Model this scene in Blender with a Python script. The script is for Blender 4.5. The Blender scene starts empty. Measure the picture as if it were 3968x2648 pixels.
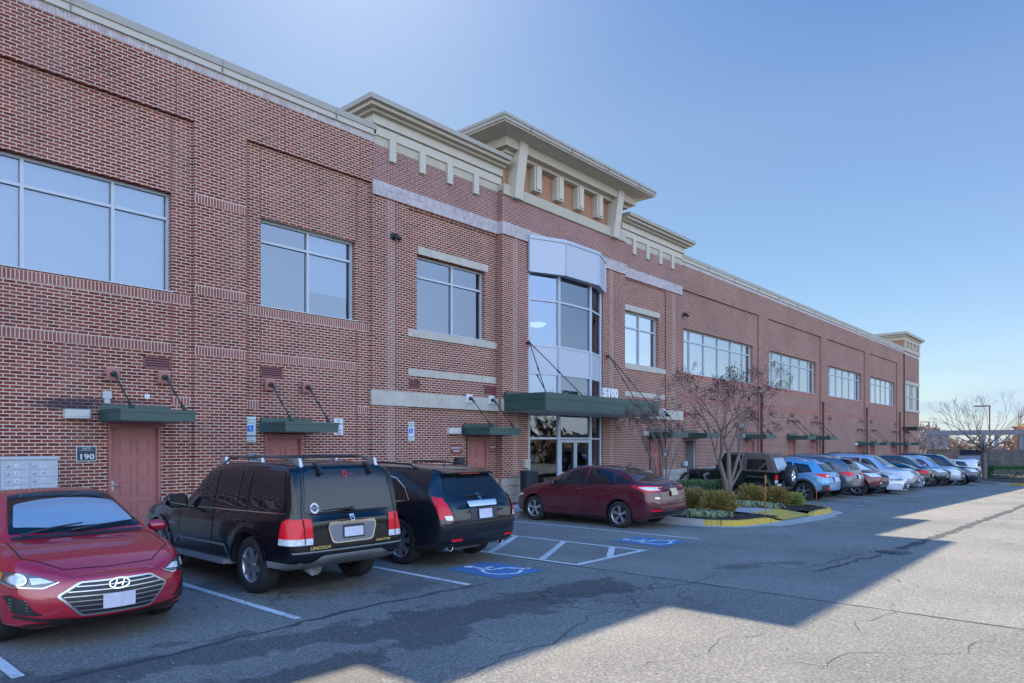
import bpy, bmesh, math, random
import numpy as np
from mathutils import Vector, Matrix, noise
from mathutils.bvhtree import BVHTree
from math import sin, cos, pi, radians, tan, atan2, sqrt
R = random.Random(7)
SC = bpy.context.scene
COL = SC.collection

# ---------------- camera, sky, sun, exposure ----------------
cam_d = bpy.data.cameras.new('camera')
cam = bpy.data.objects.new('camera', cam_d); COL.objects.link(cam)
cam.location = (0, 0, 2.0)
cam.rotation_euler = (radians(90), 0, -radians(48.4817))
cam_d.sensor_width = 36.0
cam_d.lens = 36.0 * 2720 / 3968
cam_d.shift_y = (1722 - 1324) / 3968
cam_d.clip_start = 0.05; cam_d.clip_end = 3000
SC.camera = cam

SUN_AZ = atan2(.67, .955)          # from +Y toward +X
SUN_EL = radians(40.6)
SKY_FRONT, SKY_BACK, SKY_TOP = .62, 3.15, .3
w = bpy.data.worlds.new('World'); SC.world = w; w.use_nodes = True
nt = w.node_tree; nt.nodes.clear()
out = nt.nodes.new('ShaderNodeOutputWorld'); bg = nt.nodes.new('ShaderNodeBackground')
sky = nt.nodes.new('ShaderNodeTexSky'); sky.sky_type = 'NISHITA'; sky.sun_disc = False
sky.sun_elevation = SUN_EL; sky.sun_rotation = SUN_AZ
sky.air_density = 1.0; sky.dust_density = 0.35; sky.ozone_density = 2.2; sky.altitude = 0
# thin pale cloud veil low over the horizon
tc = nt.nodes.new('ShaderNodeTexCoord'); sep = nt.nodes.new('ShaderNodeSeparateXYZ')
nt.links.new(tc.outputs['Generated'], sep.inputs[0])
mp = nt.nodes.new('ShaderNodeMapping'); mp.inputs['Scale'].default_value = (3, 3, 22)
nt.links.new(tc.outputs['Generated'], mp.inputs[0])
nz = nt.nodes.new('ShaderNodeTexNoise'); nz.inputs['Scale'].default_value = 1.6; nz.inputs['Detail'].default_value = 5
nt.links.new(mp.outputs[0], nz.inputs['Vector'])
r1 = nt.nodes.new('ShaderNodeMapRange'); r1.inputs[1].default_value = .42; r1.inputs[2].default_value = .72
nt.links.new(nz.outputs['Fac'], r1.inputs[0])
r2 = nt.nodes.new('ShaderNodeMapRange'); r2.inputs[1].default_value = .16; r2.inputs[2].default_value = .04
nt.links.new(sep.outputs['Z'], r2.inputs[0])
mm = nt.nodes.new('ShaderNodeMath'); mm.operation = 'MULTIPLY'
nt.links.new(r1.outputs[0], mm.inputs[0]); nt.links.new(r2.outputs[0], mm.inputs[1])
m2 = nt.nodes.new('ShaderNodeMath'); m2.operation = 'MULTIPLY'; m2.inputs[1].default_value = .85
nt.links.new(mm.outputs[0], m2.inputs[0])
rh = nt.nodes.new('ShaderNodeMapRange'); rh.inputs[1].default_value = .10; rh.inputs[2].default_value = 0.; rh.inputs[3].default_value = 0; rh.inputs[4].default_value = .55
nt.links.new(sep.outputs['Z'], rh.inputs[0])
m3 = nt.nodes.new('ShaderNodeMath'); m3.operation = 'MAXIMUM'
nt.links.new(m2.outputs[0], m3.inputs[0]); nt.links.new(rh.outputs[0], m3.inputs[1])
mx = nt.nodes.new('ShaderNodeMixRGB'); mx.inputs[2].default_value = (4.6, 5.9, 7.4, 1)
nt.links.new(m3.outputs[0], mx.inputs[0]); nt.links.new(sky.outputs[0], mx.inputs[1])
# added fill: sky boosted overhead and away from the sun, dimmed toward it
geo = nt.nodes.new('ShaderNodeVectorMath'); geo.operation = 'DOT_PRODUCT'
geo.inputs[1].default_value = (-sin(SUN_AZ), -cos(SUN_AZ), 0)
nt.links.new(tc.outputs['Generated'], geo.inputs[0])
rb = nt.nodes.new('ShaderNodeMapRange'); rb.interpolation_type = 'SMOOTHSTEP'
rb.inputs[1].default_value = -.30; rb.inputs[2].default_value = .35; rb.inputs[3].default_value = SKY_FRONT; rb.inputs[4].default_value = SKY_BACK
nt.links.new(geo.outputs['Value'], rb.inputs[0])
rz = nt.nodes.new('ShaderNodeMapRange'); rz.interpolation_type = 'SMOOTHSTEP'
rz.inputs[1].default_value = .60; rz.inputs[2].default_value = .85; rz.inputs[3].default_value = 0; rz.inputs[4].default_value = SKY_TOP
nt.links.new(sep.outputs['Z'], rz.inputs[0])
rl = nt.nodes.new('ShaderNodeMapRange'); rl.inputs[1].default_value = .02; rl.inputs[2].default_value = .42; rl.inputs[3].default_value = .46; rl.inputs[4].default_value = 1.15
nt.links.new(sep.outputs['Z'], rl.inputs[0])
# the low dimming applies only on the side away from the sun
rk = nt.nodes.new('ShaderNodeMapRange'); rk.inputs[1].default_value = -.30; rk.inputs[2].default_value = .2
nt.links.new(geo.outputs['Value'], rk.inputs[0])
lo = nt.nodes.new('ShaderNodeMixRGB'); lo.inputs[1].default_value = (1, 1, 1, 1)
nt.links.new(rk.outputs[0], lo.inputs[0]); nt.links.new(rl.outputs[0], lo.inputs[2])
ma = nt.nodes.new('ShaderNodeMath'); ma.operation = 'ADD'
nt.links.new(rb.outputs[0], ma.inputs[0]); nt.links.new(rz.outputs[0], ma.inputs[1])
vs = nt.nodes.new('ShaderNodeVectorMath'); vs.operation = 'SCALE'
rg = nt.nodes.new('ShaderNodeMapRange'); rg.inputs[1].default_value = -1; rg.inputs[2].default_value = -.5; rg.inputs[3].default_value = .66; rg.inputs[4].default_value = 1.08
nt.links.new(geo.outputs['Value'], rg.inputs[0])
mh = nt.nodes.new('ShaderNodeMath'); mh.operation = 'MULTIPLY'
nt.links.new(ma.outputs[0], mh.inputs[0]); nt.links.new(lo.outputs[0], mh.inputs[1])
mg = nt.nodes.new('ShaderNodeMath'); mg.operation = 'MULTIPLY'
nt.links.new(mh.outputs[0], mg.inputs[0]); nt.links.new(rg.outputs[0], mg.inputs[1])
hs = nt.nodes.new('ShaderNodeHueSaturation')
rs = nt.nodes.new('ShaderNodeMapRange'); rs.inputs[1].default_value = -.30; rs.inputs[2].default_value = .2; rs.inputs[3].default_value = 1.04; rs.inputs[4].default_value = .66
nt.links.new(geo.outputs['Value'], rs.inputs[0]); 
rsz = nt.nodes.new('ShaderNodeMapRange'); rsz.inputs[1].default_value = .40; rsz.inputs[2].default_value = .85; rsz.inputs[3].default_value = 0; rsz.inputs[4].default_value = .7
nt.links.new(sep.outputs['Z'], rsz.inputs[0]); rsa = nt.nodes.new('ShaderNodeMath'); rsa.operation = 'ADD'
nt.links.new(rs.outputs[0], rsa.inputs[0]); nt.links.new(rsz.outputs[0], rsa.inputs[1])
nt.links.new(rsa.outputs[0], hs.inputs['Saturation']); nt.links.new(mx.outputs[0], hs.inputs['Color'])
tn_ = nt.nodes.new('ShaderNodeMixRGB'); tn_.blend_type = 'MULTIPLY'; tn_.inputs[0].default_value = 1; rt = nt.nodes.new('ShaderNodeMapRange'); rt.inputs[1].default_value = -.95; rt.inputs[2].default_value = -.5; nt.links.new(geo.outputs['Value'], rt.inputs[0])
tt_ = nt.nodes.new('ShaderNodeMixRGB'); tt_.inputs[1].default_value = (.86, 1.0, 1.06, 1); tt_.inputs[2].default_value = (1.0, .985, 1.03, 1); nt.links.new(rt.outputs[0], tt_.inputs[0]); nt.links.new(tt_.outputs[0], tn_.inputs[2])
nt.links.new(hs.outputs[0], tn_.inputs[1]); nt.links.new(tn_.outputs[0], vs.inputs[0]); nt.links.new(mg.outputs[0], vs.inputs['Scale'])
nt.links.new(vs.outputs[0], bg.inputs['Color']); bg.inputs['Strength'].default_value = 0.10
nt.links.new(bg.outputs[0], out.inputs['Surface'])

sd = bpy.data.lights.new('sun', 'SUN'); sd.energy = 5.0; sd.angle = radians(.5); sd.color = (1, .875, .68)
sun = bpy.data.objects.new('sun', sd); COL.objects.link(sun)
sv = Vector((sin(SUN_AZ)*cos(SUN_EL), cos(SUN_AZ)*cos(SUN_EL), sin(SUN_EL)))
sun.rotation_euler = (-sv).to_track_quat('-Z', 'Y').to_euler()
sun.location = sv*60
SC.view_settings.view_transform = 'Standard'; SC.view_settings.look = 'None'
SC.view_settings.exposure = 1.1; SC.view_settings.gamma = 1
SC.view_settings.use_curve_mapping = False

# ---------------- helpers ----------------
def put(o, parent=None):
    COL.objects.link(o)
    if parent is not None: o.parent = parent
    return o
def tag(o, label=None, cat=None, group=None, kind=None):
    if label: o['label'] = label
    if cat: o['category'] = cat
    if group: o['group'] = group
    if kind: o['kind'] = kind
    return o
def empty(name, loc=(0,0,0), rz=0, label=None, cat=None, group=None, parent=None):
    o = bpy.data.objects.new(name, None); o.location = loc; o.rotation_euler = (0,0,rz)
    o.empty_display_size = .3
    put(o, parent); return tag(o, label, cat, group)
class MB:
    """collects shapes into one mesh"""
    def __init__(s): s.v=[]; s.f=[]; s.mi=[]; s.mats=[]; s.cur=0; s.sm=[]
    def mat(s, m):
        if m not in s.mats: s.mats.append(m)
        s.cur = s.mats.index(m); return s
    def add(s, vs, fs, smooth=False):
        n=len(s.v); s.v.extend([tuple(v) for v in vs])
        for f in fs: s.f.append(tuple(i+n for i in f)); s.mi.append(s.cur); s.sm.append(smooth)
    def quad(s,a,b,c,d): s.add([a,b,c,d],[(0,1,2,3)])
    def box(s, x0,x1,y0,y1,z0,z1):
        if x0>x1:x0,x1=x1,x0
        if y0>y1:y0,y1=y1,y0
        if z0>z1:z0,z1=z1,z0
        s.add([(x0,y0,z0),(x1,y0,z0),(x1,y1,z0),(x0,y1,z0),(x0,y0,z1),(x1,y0,z1),(x1,y1,z1),(x0,y1,z1)],
              [(0,3,2,1),(4,5,6,7),(0,1,5,4),(1,2,6,5),(2,3,7,6),(3,0,4,7)])
    def hexa(s, b, t):
        s.add(list(b)+list(t), [(0,3,2,1),(4,5,6,7),(0,1,5,4),(1,2,6,5),(2,3,7,6),(3,0,4,7)])
    def prism(s, pts, ax, a0, a1, smooth=False):
        """extrude 2D polygon pts along axis ax ('x','y','z') from a0 to a1"""
        def P(p,a):
            if ax=='x': return (a,p[0],p[1])
            if ax=='y': return (p[0],a,p[1])
            return (p[0],p[1],a)
        n=len(pts); vs=[P(p,a0) for p in pts]+[P(p,a1) for p in pts]
        s.add(vs,[tuple(range(n))[::-1],tuple(range(n,2*n))])
        s.add(vs,[(i,(i+1)%n,n+(i+1)%n,n+i) for i in range(n)],smooth)
    def tube(s, pts, rs, n=6, cap=True, smooth=True):
        pts=[Vector(p) for p in pts]
        if not hasattr(rs,'__len__'): rs=[rs]*len(pts)
        vs=[];prev=None
        for i,p in enumerate(pts):
            d=(pts[min(i+1,len(pts)-1)]-pts[max(i-1,0)])
            if d.length<1e-9: d=Vector((0,0,1))
            d.normalize()
            if prev is None:
                a=Vector((0,0,1)) if abs(d.z)<.9 else Vector((1,0,0)); u=d.cross(a).normalized()
            else:
                u=prev-d*prev.dot(d)
                if u.length<1e-6: u=d.orthogonal()
                u.normalize()
            prev=u; v=d.cross(u)
            for k in range(n):
                a=2*pi*k/n; vs.append(p+(u*cos(a)+v*sin(a))*rs[i])
        fs=[]
        for i in range(len(pts)-1):
            for k in range(n):
                k2=(k+1)%n; fs.append((i*n+k,i*n+k2,(i+1)*n+k2,(i+1)*n+k))
        s.add(vs,fs,smooth)
        if cap: s.add(vs,[tuple(range(n))[::-1],tuple((len(pts)-1)*n+k for k in range(n))])
    def lathe(s, prof, c=(0,0,0), ax='z', n=24, smooth=True, close=False):
        """prof: list of (r,h)"""
        vs=[];m=len(prof)
        for k in range(n):
            a=2*pi*k/n
            for r,h in prof:
                x,y=r*cos(a),r*sin(a)
                if ax=='z': p=(c[0]+x,c[1]+y,c[2]+h)
                elif ax=='y': p=(c[0]+x,c[1]+h,c[2]+y)
                else: p=(c[0]+h,c[1]+x,c[2]+y)
                vs.append(p)
        fs=[]
        for k in range(n):
            k2=(k+1)%n
            for i in range(m-1+(1 if close else 0)):
                j=(i+1)%m; fs.append((k*m+i,k2*m+i,k2*m+j,k*m+j))
        s.add(vs,fs,smooth)
    def sphere(s,c,r,sc=(1,1,1),n=8,m=6):
        prof=[(r*sin(pi*i/m),-r*cos(pi*i/m)) for i in range(m+1)]
        vs=[]
        for k in range(n):
            a=2*pi*k/n
            for rr,h in prof: vs.append((c[0]+rr*cos(a)*sc[0],c[1]+rr*sin(a)*sc[1],c[2]+h*sc[2]))
        fs=[(k*(m+1)+i,((k+1)%n)*(m+1)+i,((k+1)%n)*(m+1)+i+1,k*(m+1)+i+1) for k in range(n) for i in range(m)]
        s.add(vs,fs,True)
    def build(s, name, m=None, parent=None, fix=True):
        me=bpy.data.meshes.new(name)
        me.from_pydata(s.v,[],s.f)
        mats=s.mats if s.mats else [m]
        for q in mats: me.materials.append(q)
        if s.mats: me.polygons.foreach_set('material_index', s.mi)
        me.polygons.foreach_set('use_smooth', s.sm)
        if fix:
            b=bmesh.new(); b.from_mesh(me); bmesh.ops.remove_doubles(b,verts=b.verts,dist=1e-5)
            bmesh.ops.recalc_face_normals(b,faces=b.faces); b.to_mesh(me); b.free()
        me.update()
        o=bpy.data.objects.new(name,me); return put(o,parent)
def text_mesh(mb, body, size, origin, right, up, thick=.004, bold=0, align='CENTER', width=None):
    """lettering as solid mesh added to mb. origin = centre of baseline"""
    cu=bpy.data.curves.new('t','FONT'); cu.body=body; cu.size=size; cu.align_x=align
    cu.extrude=thick/2; cu.offset=bold; cu.resolution_u=2
    o=bpy.data.objects.new('t',cu); COL.objects.link(o)
    dg=bpy.context.evaluated_depsgraph_get(); me=bpy.data.meshes.new_from_object(o.evaluated_get(dg))
    right=Vector(right).normalized(); up=Vector(up).normalized(); nn=right.cross(up)
    xs=[v.co.x for v in me.vertices]
    k=1.0
    if width and xs: k=width/max(1e-6,(max(xs)-min(xs)))
    vs=[Vector(origin)+right*(v.co.x*k)+up*v.co.y+nn*v.co.z for v in me.vertices]
    mb.add(vs,[tuple(p.vertices) for p in me.polygons])
    bpy.data.objects.remove(o); bpy.data.meshes.remove(me)

# ---------------- materials ----------------
MATS={}
def newmat(name):
    m=bpy.data.materials.new(name); m.use_nodes=True; m.node_tree.nodes.clear(); MATS[name]=m
    n=m.node_tree; o=n.nodes.new('ShaderNodeOutputMaterial'); p=n.nodes.new('ShaderNodeBsdfPrincipled')
    n.links.new(p.outputs[0],o.inputs[0]); return m,n,p,o
def N(n,t,**k):
    q=n.nodes.new(t)
    for a,b in k.items():
        if a.startswith('i_'): q.inputs[int(a[2:])].default_value=b
        else: setattr(q,a,b)
    return q
def math_(n,op,a,b=None,clamp=False):
    q=n.nodes.new('ShaderNodeMath'); q.operation=op; q.use_clamp=clamp
    for i,v in enumerate((a,b)):
        if v is None: continue
        if hasattr(v,'links') or hasattr(v,'is_linked'): n.links.new(v,q.inputs[i])
        else: q.inputs[i].default_value=v
    return q.outputs[0]
def ramp(n,fac,a,b,c0,c1,interp='LINEAR'):
    q=n.nodes.new('ShaderNodeValToRGB'); q.color_ramp.interpolation=interp
    q.color_ramp.elements[0].position=a; q.color_ramp.elements[0].color=(*c0,1)
    q.color_ramp.elements[1].position=b; q.color_ramp.elements[1].color=(*c1,1)
    n.links.new(fac,q.inputs[0]); return q.outputs[0]
def noise_(n,vec,scale,detail=3,rough=.5):
    q=n.nodes.new('ShaderNodeTexNoise'); q.inputs['Scale'].default_value=scale
    q.inputs['Detail'].default_value=detail; q.inputs['Roughness'].default_value=rough
    if vec is not None: n.links.new(vec,q.inputs['Vector'])
    return q.outputs['Fac']
def mixc(n,fac,a,b,mode='MIX'):
    q=n.nodes.new('ShaderNodeMixRGB'); q.blend_type=mode
    for i,v in ((0,fac),(1,a),(2,b)):
        if isinstance(v,(int,float)): q.inputs[i].default_value=v
        elif isinstance(v,tuple): q.inputs[i].default_value=(*v,1)
        else: n.links.new(v,q.inputs[i])
    return q.outputs[0]
def wpos(n): return n.nodes.new('ShaderNodeNewGeometry').outputs['Position']
def flat(name,col,rough=.6,metal=0,coat=0,spec=.5,var=.12,vs=6,bump=0,bs=60):
    m,n,p,o=newmat(name)
    tcn=n.nodes.new('ShaderNodeTexCoord').outputs['Object']
    f=noise_(n,tcn,vs,4)
    c=mixc(n,f,tuple(x*(1-var) for x in col),tuple(min(1,x*(1+var)) for x in col))
    n.links.new(c,p.inputs['Base Color'])
    p.inputs['Roughness'].default_value=rough; p.inputs['Metallic'].default_value=metal
    p.inputs['Coat Weight'].default_value=coat; p.inputs['Coat Roughness'].default_value=.03
    p.inputs['Specular IOR Level'].default_value=spec
    if bump:
        b=n.nodes.new('ShaderNodeBump'); b.inputs['Strength'].default_value=bump; b.inputs['Distance'].default_value=.01
        n.links.new(noise_(n,tcn,bs,3),b.inputs['Height']); n.links.new(b.outputs[0],p.inputs['Normal'])
    return m
def wallvec(n,z0=0.,x0=0.):
    pos=wpos(n); s=N(n,'ShaderNodeSeparateXYZ'); n.links.new(pos,s.inputs[0])
    xy=math_(n,'ADD',s.outputs[0],s.outputs[1]); xy=math_(n,'SUBTRACT',xy,x0)
    z=math_(n,'SUBTRACT',s.outputs[2],z0)
    c=N(n,'ShaderNodeCombineXYZ'); n.links.new(xy,c.inputs[0]); n.links.new(z,c.inputs[1]); return c.outputs[0],pos,s
def brick(name,bw,bh,c1,c2,mort,offset=.5,z0=0.,ms=.0100,bleach=0,blc=(.42,.36,.36),stain=None):
    m,n,p,o=newmat(name); vec,pos,s=wallvec(n,z0)
    wob=n.nodes.new('ShaderNodeTexNoise'); wob.inputs['Scale'].default_value=9; n.links.new(vec,wob.inputs['Vector'])
    vv=N(n,'ShaderNodeVectorMath',operation='SCALE'); n.links.new(wob.outputs['Color'],vv.inputs[0]); vv.inputs['Scale'].default_value=.006
    va=N(n,'ShaderNodeVectorMath',operation='ADD'); n.links.new(vec,va.inputs[0]); n.links.new(vv.outputs[0],va.inputs[1])
    b=n.nodes.new('ShaderNodeTexBrick'); b.offset=offset; b.squash=1
    b.inputs['Scale'].default_value=1; b.inputs['Brick Width'].default_value=bw; b.inputs['Row Height'].default_value=bh
    b.inputs['Mortar Size'].default_value=ms; b.inputs['Mortar Smooth'].default_value=.15; b.inputs['Bias'].default_value=0
    b.inputs['Color1'].default_value=(*c1,1); b.inputs['Color2'].default_value=(*c2,1); b.inputs['Mortar'].default_value=(*mort,1)
    n.links.new(va.outputs[0],b.inputs['Vector'])
    n1=noise_(n,pos,.55,4,.6); col=mixc(n,ramp(n,n1,.3,.75,(0,0,0),(1,1,1)),b.outputs['Color'],mixc(n,1.,b.outputs['Color'],(.80,.78,.80),'MULTIPLY'))
    n2=noise_(n,pos,28,3,.6); col=mixc(n,.22,col,ramp(n,n2,.25,.75,(.0,.0,.0),(.6,.55,.5)),'OVERLAY')
    mq=N(n,'ShaderNodeMapping'); mq.inputs['Scale'].default_value=(1.1,1.1,.22); n.links.new(pos,mq.inputs[0]); n5=noise_(n,mq.outputs[0],1.6,6,.68)
    col=mixc(n,math_(n,'MULTIPLY',ramp(n,n5,.50,.80,(0,0,0),(1,1,1)),.34),col,(.36,.23,.20)); n6=noise_(n,mq.outputs[0],.8,5,.6); col=mixc(n,math_(n,'MULTIPLY',ramp(n,n6,.55,.8,(0,0,0),(1,1,1)),.35),col,mixc(n,1.,col,(.55,.5,.5),'MULTIPLY'))
    if bleach:
        n3=noise_(n,pos,7,5,.7); col=mixc(n,math_(n,'MULTIPLY',ramp(n,n3,.32,.68,(0,0,0),(1,1,1)),bleach),col,blc)
    if stain:
        # dark water stain with a shape of its own on the wall: (x,z,rx,rz)
        for (sx,sz,rx,rz,cl,am) in stain:
            dx=math_(n,'DIVIDE',math_(n,'SUBTRACT',s.outputs[0],sx),rx); dz=math_(n,'DIVIDE',math_(n,'SUBTRACT',s.outputs[2],sz),rz)
            d=math_(n,'SQRT',math_(n,'ADD',math_(n,'MULTIPLY',dx,dx),math_(n,'MULTIPLY',dz,dz)))
            d=math_(n,'ADD',d,math_(n,'MULTIPLY',math_(n,'SUBTRACT',noise_(n,pos,5,4),.5),.9))
            f=n.nodes.new('ShaderNodeMapRange'); f.inputs[1].default_value=1.05; f.inputs[2].default_value=.45; n.links.new(d,f.inputs[0])
            col=mixc(n,math_(n,'MULTIPLY',f.outputs[0],am),col,cl)
    n.links.new(col,p.inputs['Base Color']); p.inputs['Roughness'].default_value=.9; p.inputs['Specular IOR Level'].default_value=.2
    bp=n.nodes.new('ShaderNodeBump'); bp.inputs['Strength'].default_value=.5; bp.inputs['Distance'].default_value=.008
    inv=math_(n,'SUBTRACT',1.,b.outputs['Fac']); n.links.new(math_(n,'ADD',inv,math_(n,'MULTIPLY',n2,.25)),bp.inputs['Height']); n.links.new(bp.outputs[0],p.inputs['Normal'])
    return m
MORT=(.60,.51,.40)
BR1,BR2=(.140,.024,.018),(.29,.068,.046)
def stoneish(name,col,var=.25,streak=.3,rough=.85,sc=3.):
    m,n,p,o=newmat(name); pos=wpos(n)
    f=noise_(n,pos,sc,6,.65); c=mixc(n,ramp(n,f,.3,.7,(0,0,0),(1,1,1)),tuple(x*(1-var) for x in col),tuple(min(1,x*(1+var*.5)) for x in col))
    mp=N(n,'ShaderNodeMapping'); mp.inputs['Scale'].default_value=(6,6,.5); n.links.new(pos,mp.inputs[0])
    g=noise_(n,mp.outputs[0],1.2,4,.6); c=mixc(n,math_(n,'MULTIPLY',ramp(n,g,.5,.8,(0,0,0),(1,1,1)),streak),c,tuple(x*.55 for x in col))
    h=noise_(n,pos,90,2); c=mixc(n,.12,c,ramp(n,h,.3,.7,(0,0,0),(1,1,1)),'OVERLAY')
    n.links.new(c,p.inputs['Base Color']); p.inputs['Roughness'].default_value=rough
    b=n.nodes.new('ShaderNodeBump'); b.inputs['Strength'].default_value=.15; b.inputs['Distance'].default_value=.005; n.links.new(h,b.inputs['Height']); n.links.new(b.outputs[0],p.inputs['Normal'])
    return m
M_BRICK=brick('brick_wall',.203,.0677,BR1,BR2,MORT,z0=.0,stain=[(4.55,2.78,.75,.16,(.03,.03,.045),.8),(5.5,2.88,1.3,.07,(.05,.03,.04),.6)])
M_BRICKUP=brick('brick_upper',.203,.0677,(.20,.055,.045),(.27,.09,.07),(.50,.42,.36),z0=.0,bleach=.25,blc=(.40,.26,.23))
M_STRIP=brick('brick_washed',.203,.0677,(.23,.08,.06),(.31,.12,.09),(.60,.51,.41),z0=.0,bleach=.28,blc=(.46,.36,.32))
def soldier(name,z0,white=0,h=.203):
    if white: return brick(name,.0677,h,(.40,.34,.34),(.52,.46,.45),(.36,.29,.28),offset=0,z0=z0,bleach=.55,blc=(.62,.58,.58))
    return brick(name,.0677,h,(.26,.085,.075),(.34,.13,.11),MORT,offset=0,z0=z0)
M_SOLS=soldier('soldier_brick',0); 
M_SOLW=soldier('soldier_white',10.29,1,.18)
M_SOLW2=soldier('soldier_white_double',8.86,1,.203)
M_PINK=stoneish('smooth_brick_band',(.33,.14,.105),.2,.15)
M_STONE=stoneish('cast_stone',(.46,.42,.35),.14,.35)
M_BASE=stoneish('stone_base',(.38,.355,.30),.2,.3,sc=5)
M_STUCCO=stoneish('stucco_cream',(.43,.38,.295),.08,.10)
M_STUCCOP=stoneish('stucco_pale',(.49,.455,.375),.07,.10)
M_ORANGE=stoneish('stucco_orange',(.34,.175,.10),.12,.1)
M_COPE=flat('coping_metal',(.31,.285,.235),.45,var=.08)
M_COPEP=flat('coping_pale',(.44,.41,.33),.5,var=.06)
M_GREEN=flat('green_metal',(.022,.062,.055),.42,spec=.6,var=.15)
M_GREEND=flat('green_iron',(.010,.030,.028),.4)
M_ALU=flat('aluminium_panel',(.36,.40,.46),.38,metal=.0,spec=.8,var=.06)
M_ALUD=flat('aluminium_frame',(.40,.44,.47),.4,metal=0,spec=.7,var=.05)
M_DOOR=flat('door_red',(.34,.125,.11),.5,var=.07,bump=.1)
M_LOUV=flat('louver_red',(.19,.055,.05),.5)
M_DARK=flat('dark_void',(.01,.01,.012),.8)
M_BLACK=flat('black_plastic',(.018,.018,.020),.45)
M_RUB=flat('tyre_rubber',(.017,.017,.018),.75,bump=.2,bs=90)
M_CHROME=flat('chrome',(.75,.77,.8),.12,metal=1,var=.03)
M_SILV=flat('silver_alloy',(.50,.52,.55),.28,metal=.85,var=.05)
M_GREYP=flat('grey_plastic',(.16,.17,.18),.5)
M_WHITE=flat('white_paint',(.70,.70,.68),.5,var=.05)
M_SIGNW=flat('sign_white',(.58,.62,.64),.45,var=.03)
M_SIGNG=flat('sign_green',(.06,.22,.13),.5)
M_SIGNB=flat('sign_blue',(.01,.13,.55),.5,var=.04)
M_SIGNR=flat('sign_maroon',(.17,.03,.035),.5)
M_NAVY=flat('sign_dark',(.012,.035,.055),.4)
M_MAIL=flat('mailbox_grey',(.40,.43,.46),.4,var=.05)
M_IRON=flat('black_iron',(.012,.02,.03),.45)
M_ROOM=flat('room_plaster',(.42,.42,.40),.9)
M_CEIL=flat('room_ceiling',(.65,.65,.62),.9)
M_ROOF=flat('roof_gravel',(.3,.29,.27),.9)
M_PIPE=flat('downspout_brown',(.13,.042,.034),.5)
M_RED=flat('lamp_red',(.72,.006,.02),.3,coat=.25,spec=.3,var=.08)
M_REDD=flat('lamp_red_dark',(.28,.008,.015),.15,coat=1)
M_AMB=flat('lamp_amber',(.65,.20,.02),.2,coat=1)
M_LENS=flat('lamp_clear',(.60,.64,.68),.12,coat=1,spec=.9,var=.5,vs=22)
M_LENSD=flat('lamp_dark',(.05,.06,.075),.1,coat=1,spec=.9,var=.4,vs=20)
M_PLATE=flat('plate_lilac',(.55,.54,.62),.5,var=.2,vs=14)
M_PLATEG=flat('plate_gold',(.55,.42,.25),.5,var=.15,vs=10)
def glassmat(name,tint,refl,fac,rough=.0):
    m,n,p,o=newmat(name); n.nodes.remove(p)
    t=N(n,'ShaderNodeBsdfTransparent'); t.inputs[0].default_value=(*tint,1)
    g=N(n,'ShaderNodeBsdfGlossy'); g.inputs['Color'].default_value=(*refl,1); g.inputs['Roughness'].default_value=rough
    pos=wpos(n); b=n.nodes.new('ShaderNodeBump'); b.inputs['Strength'].default_value=.06; b.inputs['Distance'].default_value=.02
    n.links.new(noise_(n,pos,.8,2),b.inputs['Height']); n.links.new(b.outputs[0],g.inputs['Normal'])
    lw=N(n,'ShaderNodeLayerWeight'); lw.inputs['Blend'].default_value=.35
    f=math_(n,'ADD',math_(n,'MULTIPLY',lw.outputs['Fresnel'],.8),fac,True)
    x=N(n,'ShaderNodeMixShader'); n.links.new(f,x.inputs[0]); n.links.new(t.outputs[0],x.inputs[1]); n.links.new(g.outputs[0],x.inputs[2])
    n.links.new(x.outputs[0],o.inputs[0]); return m
M_WIN=glassmat('window_glass',(.47,.58,.72),(.56,.67,.82),.20)
M_WINR=glassmat('window_glass_bright',(.4,.5,.6),(.85,.92,1.),.55)
M_WIND=glassmat('lobby_glass',(.30,.33,.36),(.75,.82,.9),.12)
def carglass():
    m,n,p,o=newmat('car_glass'); p.inputs['Base Color'].default_value=(.010,.013,.016,1); p.inputs['Roughness'].default_value=.02
    p.inputs['Specular IOR Level'].default_value=.55; return m
M_CGL=carglass()
def blindmat():
    m,n,p,o=newmat('blind_slats'); pos=wpos(n); s=N(n,'ShaderNodeSeparateXYZ'); n.links.new(pos,s.inputs[0])
    q=math_(n,'FRACT',math_(n,'MULTIPLY',s.outputs[2],22.))
    c=ramp(n,q,.05,.35,(.40,.44,.44),(.56,.60,.58)); n.links.new(c,p.inputs['Base Color']); p.inputs['Roughness'].default_value=.7; return m
M_BLIND=blindmat()
def paint(name,col,metal=.35,rough=.32,spec=.4,coat_ior=1.5,dirty=.16):
    m,n,p,o=newmat(name); tcn=n.nodes.new('ShaderNodeTexCoord').outputs['Object']
    f=noise_(n,tcn,700,1); c=mixc(n,f,tuple(x*.85 for x in col),tuple(min(1,x*1.2) for x in col))
    d=noise_(n,tcn,3,5); s=N(n,'ShaderNodeSeparateXYZ'); n.links.new(tcn,s.inputs[0])
    low=n.nodes.new('ShaderNodeMapRange'); low.inputs[1].default_value=.75; low.inputs[2].default_value=.2; n.links.new(s.outputs[2],low.inputs[0])
    dirt=math_(n,'MULTIPLY',math_(n,'MULTIPLY',low.outputs[0],ramp(n,d,.3,.7,(0,0,0),(1,1,1))),dirty)
    c=mixc(n,dirt,c,(.13,.12,.11)); n.links.new(c,p.inputs['Base Color'])
    p.inputs['Metallic'].default_value=metal; p.inputs['Roughness'].default_value=rough
    p.inputs['Coat Weight'].default_value=1; p.inputs['Coat Roughness'].default_value=.015; p.inputs['Coat IOR'].default_value=coat_ior; p.inputs['Specular IOR Level'].default_value=spec
    return m
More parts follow.
